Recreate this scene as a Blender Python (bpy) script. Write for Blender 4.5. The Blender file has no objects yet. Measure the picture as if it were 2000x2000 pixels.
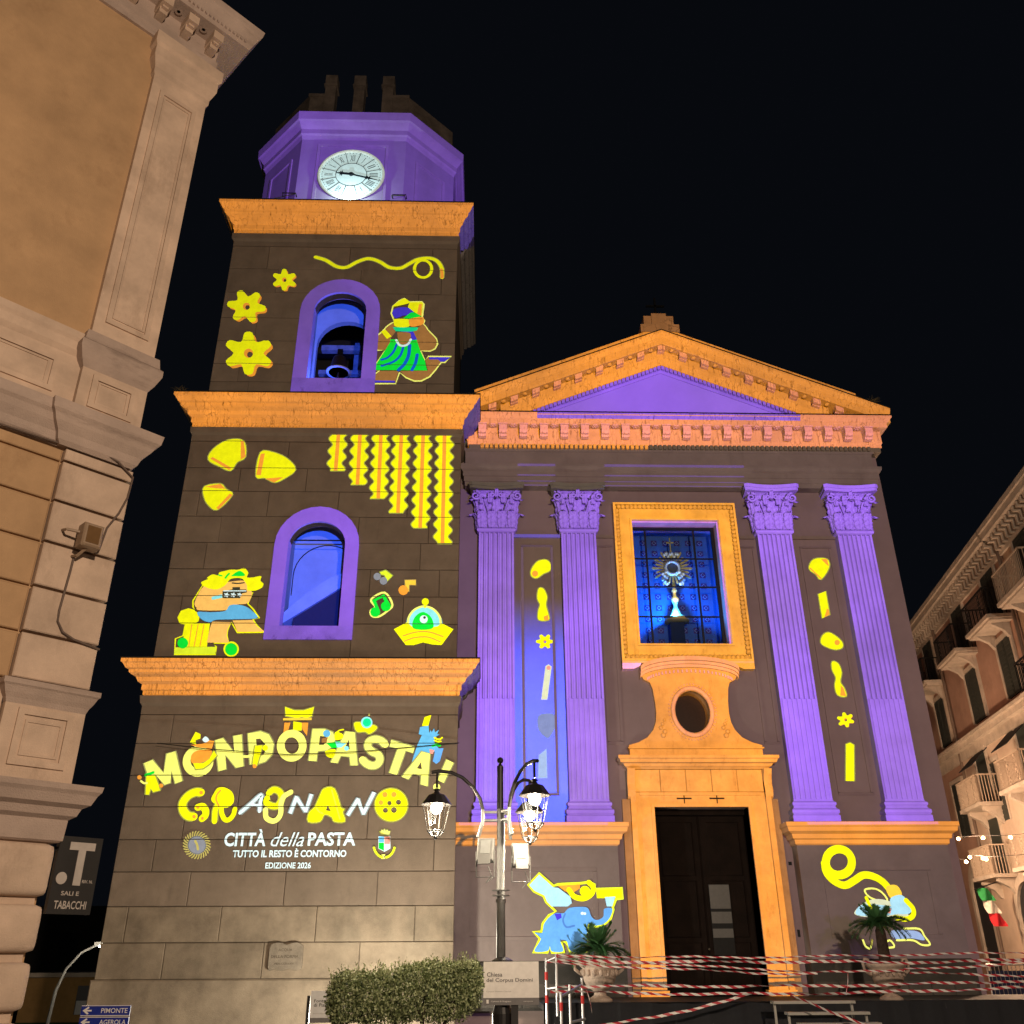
import bpy, bmesh, math, random
from mathutils import Vector, Matrix
from mathutils.geometry import tessellate_polygon
random.seed(7)
R = math.radians
S = bpy.context.scene
ROOT = S.collection

# ------------------------------------------------------------------ camera
cd = bpy.data.cameras.new('camera')
cam = bpy.data.objects.new('camera', cd)
ROOT.objects.link(cam)
cd.sensor_width = 36.0
cd.lens = 36.0 * 1775.0 / 2000.0
cd.clip_end = 2000.0
cam.location = (0, 0, 1.6)
# looking 1.7 degrees to the right of the facade normal, 26.1 degrees up, a touch of roll
_m = Matrix.Rotation(R(-1.7), 4, 'Z') @ Matrix.Rotation(R(90 + 26.1), 4, 'X') @ Matrix.Rotation(R(-0.35), 4, 'Z')
cam.rotation_euler = _m.to_euler()
S.camera = cam

# ------------------------------------------------------------------ night sky, exposure
w = bpy.data.worlds.new('World')
S.world = w
w.use_nodes = True
bg = w.node_tree.nodes['Background']
bg.inputs[0].default_value = (0.40, 0.50, 0.75, 1)
bg.inputs[1].default_value = 0.0055
S.view_settings.view_transform = 'Standard'
S.view_settings.look = 'None'
S.view_settings.exposure = 0.0
S.view_settings.gamma = 1.0
S.view_settings.use_curve_mapping = False
S.cycles.use_denoising = True
S.cycles.max_bounces = 5
S.cycles.diffuse_bounces = 3
S.cycles.transparent_max_bounces = 12
S.cycles.sample_clamp_indirect = 6.0
S.cycles.use_light_tree = True

# ------------------------------------------------------------------ the projectors of the light show and an unseen warm fill for the square
# A mapped projector throws one colour on the members of its set and nothing on the rest of the front.
LINK = {}
def linkset(k):
    if k not in LINK:
        LINK[k] = bpy.data.collections.new('lit_by_' + k)
    return LINK[k]

def projector(name, key, loc, target, power, colour, size=0.05, cone=80, uneven=0.0):
    d = bpy.data.lights.new(name, 'SPOT')
    d.energy = power
    d.color = colour
    d.spot_size = R(cone)
    d.spot_blend = 0.3
    d.shadow_soft_size = size
    o = bpy.data.objects.new(name, d)
    ROOT.objects.link(o)
    o.location = loc
    o.rotation_euler = (Vector(target) - Vector(loc)).to_track_quat('-Z', 'Y').to_euler()
    if uneven:      # lens and panel of the projector are never perfectly even
        d.use_nodes = True
        nt = d.node_tree
        em = nt.nodes['Emission']
        tc = nt.nodes.new('ShaderNodeTexCoord')
        no = nt.nodes.new('ShaderNodeTexNoise')
        no.inputs['Scale'].default_value = 7.0
        no.inputs['Detail'].default_value = 3.0
        mr = nt.nodes.new('ShaderNodeMapRange')
        mr.inputs[1].default_value = 0.3
        mr.inputs[2].default_value = 0.7
        mr.inputs[3].default_value = 1.0 - uneven
        mr.inputs[4].default_value = 1.0 + uneven
        nt.links.new(tc.outputs['Normal'], no.inputs['Vector'])
        nt.links.new(no.outputs[0], mr.inputs[0])
        nt.links.new(mr.outputs[0], em.inputs['Strength'])
    if key:
        o.light_linking.receiver_collection = linkset(key)
    return o

def lamp(name, loc, power, colour, size=0.08):
    d = bpy.data.lights.new(name, 'POINT')
    d.energy = power
    d.color = colour
    d.shadow_soft_size = size
    o = bpy.data.objects.new(name, d)
    ROOT.objects.link(o)
    o.location = loc
    return o

projector('orange_projector', 'orange', (3.0, -4.0, 4.0), (2, 24, 11), 88000, (1.0, 0.32, 0.002), uneven=0.28)
projector('purple_projector', 'purple', (7.0, -4.0, 4.0), (2, 24, 11), 80000, (0.25, 0.075, 1.0), uneven=0.32)
projector('lavender_projector', 'lavender', (9.0, -4.0, 4.0), (6, 24, 10), 15000, (0.55, 0.28, 0.9), uneven=0.5)
projector('blue_projector', 'blue', (5.0, -4.0, 4.0), (0, 24, 8), 50000, (0.045, 0.06, 1.0))
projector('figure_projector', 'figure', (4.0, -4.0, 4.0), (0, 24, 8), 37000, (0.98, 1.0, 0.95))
projector('purple_spill', 'spill', (7.0, -4.0, 4.0), (4, 24, 9), 2300, (0.6, 0.3, 1.0))
lamp('square_fill_light', (5.0, -6.0, 8.0), 10400, (1.0, 0.76, 0.55), 0.25)  # unseen warm fill behind the camera, added to light the square

# ------------------------------------------------------------------ materials
MATS = {}
def nd(nt, t, x=0, **kw):
    n = nt.nodes.new(t)
    for k, v in kw.items():
        setattr(n, k, v)
    return n

def stone(name, col, rough=0.85, vary=0.25, scale=1.3, stain=0.0, stain_col=(0.03, 0.025, 0.02), bump=0.25, streak=(9.0, 9.0, 1.0), grain=60.0, piece=0.0, crack=None):
    """plaster or stone: broad tone patches, fine grain, optional vertical weather streaks"""
    if name in MATS:
        return MATS[name]
    m = bpy.data.materials.new(name)
    m.use_nodes = True
    nt = m.node_tree
    b = nt.nodes['Principled BSDF']
    b.inputs['Roughness'].default_value = rough
    b.inputs['Specular IOR Level'].default_value = 0.2
    L = nt.links.new
    tc = nd(nt, 'ShaderNodeTexCoord')
    n1 = nd(nt, 'ShaderNodeTexNoise')
    n1.inputs['Scale'].default_value = scale
    n1.inputs['Detail'].default_value = 6
    n1.inputs['Roughness'].default_value = 0.65
    L(tc.outputs['Object'], n1.inputs['Vector'])
    mr = nd(nt, 'ShaderNodeMapRange')
    mr.inputs[1].default_value = 0.3
    mr.inputs[2].default_value = 0.7
    mr.inputs[3].default_value = 1.0 - vary
    mr.inputs[4].default_value = 1.0 + vary * 0.6
    L(n1.outputs[0], mr.inputs[0])
    mul = nd(nt, 'ShaderNodeMix', data_type='RGBA', blend_type='MULTIPLY')
    mul.inputs[0].default_value = 1.0
    mul.inputs[6].default_value = (*col, 1)
    L(mr.outputs[0], mul.inputs[7])
    last = mul.outputs[2]
    if piece > 0:      # every stone has its own tone
        oi = nd(nt, 'ShaderNodeObjectInfo')
        pr = nd(nt, 'ShaderNodeMapRange')
        pr.inputs[3].default_value = 1.0 - piece
        pr.inputs[4].default_value = 1.0 + piece
        L(oi.outputs['Random'], pr.inputs[0])
        pm = nd(nt, 'ShaderNodeMix', data_type='RGBA', blend_type='MULTIPLY')
        pm.inputs[0].default_value = 1.0
        L(last, pm.inputs[6])
        L(pr.outputs[0], pm.inputs[7])
        last = pm.outputs[2]
    if stain > 0:
        mp = nd(nt, 'ShaderNodeMapping')
        mp.inputs['Scale'].default_value = streak
        L(tc.outputs['Object'], mp.inputs['Vector'])
        n2 = nd(nt, 'ShaderNodeTexNoise')
        n2.inputs['Scale'].default_value = 1.0
        n2.inputs['Detail'].default_value = 8
        n2.inputs['Roughness'].default_value = 0.7
        L(mp.outputs[0], n2.inputs['Vector'])
        m2 = nd(nt, 'ShaderNodeMapRange')
        m2.inputs[1].default_value = 0.56
        m2.inputs[2].default_value = 0.72
        m2.inputs[3].default_value = 0.0
        m2.inputs[4].default_value = stain
        L(n2.outputs[0], m2.inputs[0])
        mx = nd(nt, 'ShaderNodeMix', data_type='RGBA')
        L(m2.outputs[0], mx.inputs[0])
        L(last, mx.inputs[6])
        mx.inputs[7].default_value = (*stain_col, 1)
        last = mx.outputs[2]
    if crack:          # hairline cracks in the old render, broken up by noise
        cm = nd(nt, 'ShaderNodeMapping')
        cm.inputs['Scale'].default_value = crack[:3]
        L(tc.outputs['Object'], cm.inputs['Vector'])
        nz = nd(nt, 'ShaderNodeTexNoise')
        nz.inputs['Scale'].default_value = 2.5
        L(cm.outputs[0], nz.inputs['Vector'])
        mv = nd(nt, 'ShaderNodeMix', data_type='RGBA')
        mv.inputs[0].default_value = 0.35
        L(cm.outputs[0], mv.inputs[6])
        L(nz.outputs[1], mv.inputs[7])
        vo = nd(nt, 'ShaderNodeTexVoronoi', feature='DISTANCE_TO_EDGE')
        vo.inputs['Scale'].default_value = 1.0
        L(mv.outputs[2], vo.inputs['Vector'])
        lt = nd(nt, 'ShaderNodeMapRange')
        lt.inputs[1].default_value = 0.0
        lt.inputs[2].default_value = crack[3]
        lt.inputs[3].default_value = 0.6
        lt.inputs[4].default_value = 0.0
        L(vo.outputs['Distance'], lt.inputs[0])
        gate = nd(nt, 'ShaderNodeMapRange')
        gate.inputs[1].default_value = 0.46
        gate.inputs[2].default_value = 0.56
        L(n1.outputs[0], gate.inputs[0])
        ga = nd(nt, 'ShaderNodeMath', operation='MULTIPLY')
        L(lt.outputs[0], ga.inputs[0])
        L(gate.outputs[0], ga.inputs[1])
        cx_ = nd(nt, 'ShaderNodeMix', data_type='RGBA')
        L(ga.outputs[0], cx_.inputs[0])
        L(last, cx_.inputs[6])
        cx_.inputs[7].default_value = (0.025, 0.018, 0.014, 1)
        last = cx_.outputs[2]
    L(last, b.inputs['Base Color'])
    n3 = nd(nt, 'ShaderNodeTexNoise')
    n3.inputs['Scale'].default_value = grain
    n3.inputs['Detail'].default_value = 5
    L(tc.outputs['Object'], n3.inputs['Vector'])
    ad = nd(nt, 'ShaderNodeMath', operation='ADD')
    L(n3.outputs[0], ad.inputs[0])
    L(n1.outputs[0], ad.inputs[1])
    bp = nd(nt, 'ShaderNodeBump')
    bp.inputs['Strength'].default_value = bump
    bp.inputs['Distance'].default_value = 0.03
    L(ad.outputs[0], bp.inputs['Height'])
    L(bp.outputs[0], b.inputs['Normal'])
    MATS[name] = m
    return m

def plain(name, col, rough=0.6, metal=0.0, emit=None, strength=0.0, spec=0.4):
    if name in MATS:
        return MATS[name]
    m = bpy.data.materials.new(name)
    m.use_nodes = True
    nt = m.node_tree
    b = nt.nodes['Principled BSDF']
    n = nd(nt, 'ShaderNodeTexNoise')
    n.inputs['Scale'].default_value = 14.0
    n.inputs['Detail'].default_value = 4
    tc = nd(nt, 'ShaderNodeTexCoord')
    nt.links.new(tc.outputs['Object'], n.inputs['Vector'])
    mr = nd(nt, 'ShaderNodeMapRange')
    mr.inputs[3].default_value = 0.8
    mr.inputs[4].default_value = 1.15
    nt.links.new(n.outputs[0], mr.inputs[0])
    mul = nd(nt, 'ShaderNodeMix', data_type='RGBA', blend_type='MULTIPLY')
    mul.inputs[0].default_value = 1.0
    mul.inputs[6].default_value = (*col, 1)
    nt.links.new(mr.outputs[0], mul.inputs[7])
    nt.links.new(mul.outputs[2], b.inputs['Base Color'])
    b.inputs['Roughness'].default_value = rough
    b.inputs['Metallic'].default_value = metal
    b.inputs['Specular IOR Level'].default_value = spec
    if emit:
        b.inputs['Emission Color'].default_value = (*emit, 1)
        b.inputs['Emission Strength'].default_value = strength
    MATS[name] = m
    return m

def glass(name, tint=(0.9, 0.95, 1.0), fac=0.08):
    if name in MATS:
        return MATS[name]
    m = bpy.data.materials.new(name)
    m.use_nodes = True
    nt = m.node_tree
    nt.nodes.remove(nt.nodes['Principled BSDF'])
    out = nt.nodes['Material Output']
    t = nd(nt, 'ShaderNodeBsdfTransparent')
    t.inputs[0].default_value = (*tint, 1)
    g = nd(nt, 'ShaderNodeBsdfGlossy')
    g.inputs['Roughness'].default_value = 0.03
    mx = nd(nt, 'ShaderNodeMixShader')
    mx.inputs[0].default_value = fac
    nt.links.new(t.outputs[0], mx.inputs[1])
    nt.links.new(g.outputs[0], mx.inputs[2])
    nt.links.new(mx.outputs[0], out.inputs[0])
    MATS[name] = m
    return m

def tape_material():
    m = bpy.data.materials.new('barrier_tape_plastic')
    m.use_nodes = True
    nt = m.node_tree
    b = nt.nodes['Principled BSDF']
    b.inputs['Roughness'].default_value = 0.45
    uv = nd(nt, 'ShaderNodeUVMap')
    sp = nd(nt, 'ShaderNodeSeparateXYZ')
    nt.links.new(uv.outputs[0], sp.inputs[0])
    a = nd(nt, 'ShaderNodeMath', operation='MULTIPLY_ADD')
    nt.links.new(sp.outputs[1], a.inputs[0])
    a.inputs[1].default_value = 0.45
    nt.links.new(sp.outputs[0], a.inputs[2])
    f = nd(nt, 'ShaderNodeMath', operation='FRACT')
    nt.links.new(a.outputs[0], f.inputs[0])
    g = nd(nt, 'ShaderNodeMath', operation='GREATER_THAN')
    nt.links.new(f.outputs[0], g.inputs[0])
    g.inputs[1].default_value = 0.5
    mx = nd(nt, 'ShaderNodeMix', data_type='RGBA')
    nt.links.new(g.outputs[0], mx.inputs[0])
    mx.inputs[6].default_value = (0.5, 0.03, 0.05, 1)
    mx.inputs[7].default_value = (0.82, 0.80, 0.78, 1)
    nt.links.new(mx.outputs[2], b.inputs['Base Color'])
    return m

# ------------------------------------------------------------------ mesh builder
class MB:
    def __init__(s):
        s.v = []
        s.f = []
    def add(s, v, f):
        o = len(s.v)
        s.v += [tuple(p) for p in v]
        s.f += [tuple(i + o for i in q) for q in f]
        return s
    def box(s, x0, x1, y0, y1, z0, z1):
        v = [(x0, y0, z0), (x1, y0, z0), (x1, y1, z0), (x0, y1, z0), (x0, y0, z1), (x1, y0, z1), (x1, y1, z1), (x0, y1, z1)]
        return s.add(v, [(0, 1, 5, 4), (1, 2, 6, 5), (2, 3, 7, 6), (3, 0, 4, 7), (4, 5, 6, 7), (3, 2, 1, 0)])
    def cbox(s, x0, x1, y0, y1, z0, z1, b=0.02):
        """box whose front (y0) edges are chamfered"""
        v = [(x0, y1, z0), (x1, y1, z0), (x1, y1, z1), (x0, y1, z1),
             (x0, y0 + b, z0), (x1, y0 + b, z0), (x1, y0 + b, z1), (x0, y0 + b, z1),
             (x0 + b, y0, z0 + b), (x1 - b, y0, z0 + b), (x1 - b, y0, z1 - b), (x0 + b, y0, z1 - b)]
        f = [(3, 2, 1, 0), (8, 9, 10, 11)]
        for i in range(4):
            j = (i + 1) % 4
            f += [(i, j, 4 + j, 4 + i), (4 + i, 4 + j, 8 + j, 8 + i)]
        return s.add(v, f)
    def prism(s, poly, y0, y1):
        """polygon given in x, z, pushed from y0 to y1"""
        n = len(poly)
        v = [(x, y0, z) for x, z in poly] + [(x, y1, z) for x, z in poly]
        t = tessellate_polygon([[Vector((x, z, 0)) for x, z in poly]])
        f = [tuple(q) for q in t] + [tuple(i + n for i in reversed(q)) for q in t]
        f += [(i, (i + 1) % n, n + (i + 1) % n, n + i) for i in range(n)]
        return s.add(v, f)
    def prismz(s, poly, z0, z1):
        n = len(poly)
        v = [(x, y, z0) for x, y in poly] + [(x, y, z1) for x, y in poly]
        t = tessellate_polygon([[Vector((x, y, 0)) for x, y in poly]])
        f = [tuple(q) for q in t] + [tuple(i + n for i in reversed(q)) for q in t]
        f += [(i, (i + 1) % n, n + (i + 1) % n, n + i) for i in range(n)]
        return s.add(v, f)
    def prismx(s, poly, x0, x1):
        n = len(poly)
        v = [(x0, y, z) for y, z in poly] + [(x1, y, z) for y, z in poly]
        t = tessellate_polygon([[Vector((y, z, 0)) for y, z in poly]])
        f = [tuple(q) for q in t] + [tuple(i + n for i in reversed(q)) for q in t]
        f += [(i, (i + 1) % n, n + (i + 1) % n, n + i) for i in range(n)]
        return s.add(v, f)
    def ring(s, x0, x1, y0, y1, prof, sides='FRBL', cap=True):
        """moulding: profile (outset, z) run round a rectangle"""
        def c(p, z):
            return [(x0 - p, y0 - p, z), (x1 + p, y0 - p, z), (x1 + p, y1 + p, z), (x0 - p, y1 + p, z)]
        v = []
        for p, z in prof:
            v += c(p, z)
        f = []
        idx = {'F': (0, 1), 'R': (1, 2), 'B': (2, 3), 'L': (3, 0)}
        for k in range(len(prof) - 1):
            for sd in sides:
                a, b = idx[sd]
                f.append((4 * k + a, 4 * k + b, 4 * k + 4 + b, 4 * k + 4 + a))
        if cap:
            n = 4 * (len(prof) - 1)
            f += [(n, n + 1, n + 2, n + 3), (3, 2, 1, 0)]
        return s.add(v, f)
    def sweepx(s, prof, xs, zf):
        """profile (y, z) carried along x with a height offset zf(x)"""
        n = len(prof)
        v = []
        for x in xs:
            v += [(x, y, z + zf(x)) for y, z in prof]
        f = []
        for k in range(len(xs) - 1):
            for i in range(n):
                j = (i + 1) % n
                f.append((k * n + i, k * n + j, k * n + n + j, k * n + n + i))
        e = (len(xs) - 1) * n
        f += [tuple(range(n)), tuple(range(e + n - 1, e - 1, -1))]
        return s.add(v, f)
    def lathe(s, prof, cx, cy, n=20, sy=1.0):
        v = []
        for r, z in prof:
            for i in range(n):
                a = 2 * math.pi * i / n
                v.append((cx + r * math.cos(a), cy + sy * r * math.sin(a), z))
        f = []
        for k in range(len(prof) - 1):
            for i in range(n):
                j = (i + 1) % n
                f.append((k * n + i, k * n + j, k * n + n + j, k * n + n + i))
        f += [tuple(range(n - 1, -1, -1)), tuple(range((len(prof) - 1) * n, len(prof) * n))]
        return s.add(v, f)
    def tube(s, pts, r, n=6, closed=False):
        pts = [Vector(p) for p in pts]
        N = len(pts)
        rr = r if isinstance(r, (list, tuple)) else [r] * N
        v = []
        up = Vector((0.123, 0.31, 0.94)).normalized()
        for i, p in enumerate(pts):
            if closed:
                t = pts[(i + 1) % N] - pts[i - 1]
            else:
                t = pts[min(i + 1, N - 1)] - pts[max(i - 1, 0)]
            t.normalize()
            a = t.cross(up)
            if a.length < 1e-3:
                a = t.cross(Vector((1, 0, 0)))
            a.normalize()
            b = t.cross(a)
            for k in range(n):
                g = 2 * math.pi * k / n
                q = p + (a * math.cos(g) + b * math.sin(g)) * rr[i]
                v.append(tuple(q))
        f = []
        for i in range(N if closed else N - 1):
            i2 = (i + 1) % N
            for k in range(n):
                k2 = (k + 1) % n
                f.append((i * n + k, i * n + k2, i2 * n + k2, i2 * n + k))
        if not closed:
            f += [tuple(range(n - 1, -1, -1)), tuple(range((N - 1) * n, N * n))]
        return s.add(v, f)
    def ball(s, c, r, n=10, sz=1.0):
        prof = [(max(1e-4, r * math.sin(math.pi * k / n)), c[2] - sz * r * math.cos(math.pi * k / n)) for k in range(n + 1)]
        return s.lathe(prof, c[0], c[1], n + 4)
    def mesh(s, name):
        me = bpy.data.meshes.new(name)
        me.from_pydata(s.v, [], s.f)
        me.update()
        bm = bmesh.new()
        bm.from_mesh(me)
        bmesh.ops.delete(bm, geom=[q for q in bm.verts if not q.link_faces], context='VERTS')
        bmesh.ops.recalc_face_normals(bm, faces=bm.faces)
        bm.to_mesh(me)
        bm.free()
        return me
    def build(s, name, m, parent=None, lit=(), smooth=False, kind=None, me=None):
        me = s.mesh(name)
        return place(name, me, m, parent, lit, smooth, kind)

def place(name, me, m, parent=None, lit=(), smooth=False, kind=None):
    if m is not None and not me.materials:
        me.materials.append(m)
    if smooth:
        for p in me.polygons:
            p.use_smooth = True
    o = bpy.data.objects.new(name, me)
    ROOT.objects.link(o)
    if parent:
        o.parent = parent
    for k in lit:
        linkset(k).objects.link(o)
    if kind:
        o['kind'] = kind
    return o

def tag(o, label, cat, group=None):
    o['label'] = label
    o['category'] = cat
    if group:
        o['group'] = group
    return o

def thing(name, label, cat, loc=(0, 0, 0), rz=0.0, group=None):
    o = bpy.data.objects.new(name, None)
    o.empty_display_size = 0.3
    ROOT.objects.link(o)
    o.location = loc
    o.rotation_euler = (0, 0, rz)
    return tag(o, label, cat, group)

def arc(cx, cz, r, a0, a1, n, rz=None):
    return [(cx + r * math.cos(R(a0 + (a1 - a0) * i / n)), cz + (rz or r) * math.sin(R(a0 + (a1 - a0) * i / n))) for i in range(n + 1)]

def arched(cx, half, z0, zs, rise=None, n=14):
    """outline of an arched opening, from bottom left over the top to bottom right"""
    return [(cx - half, z0)] + [(cx - half * math.cos(math.pi * i / n), zs + (rise or half) * math.sin(math.pi * i / n)) for i in range(n + 1)] + [(cx + half, z0)]

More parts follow.
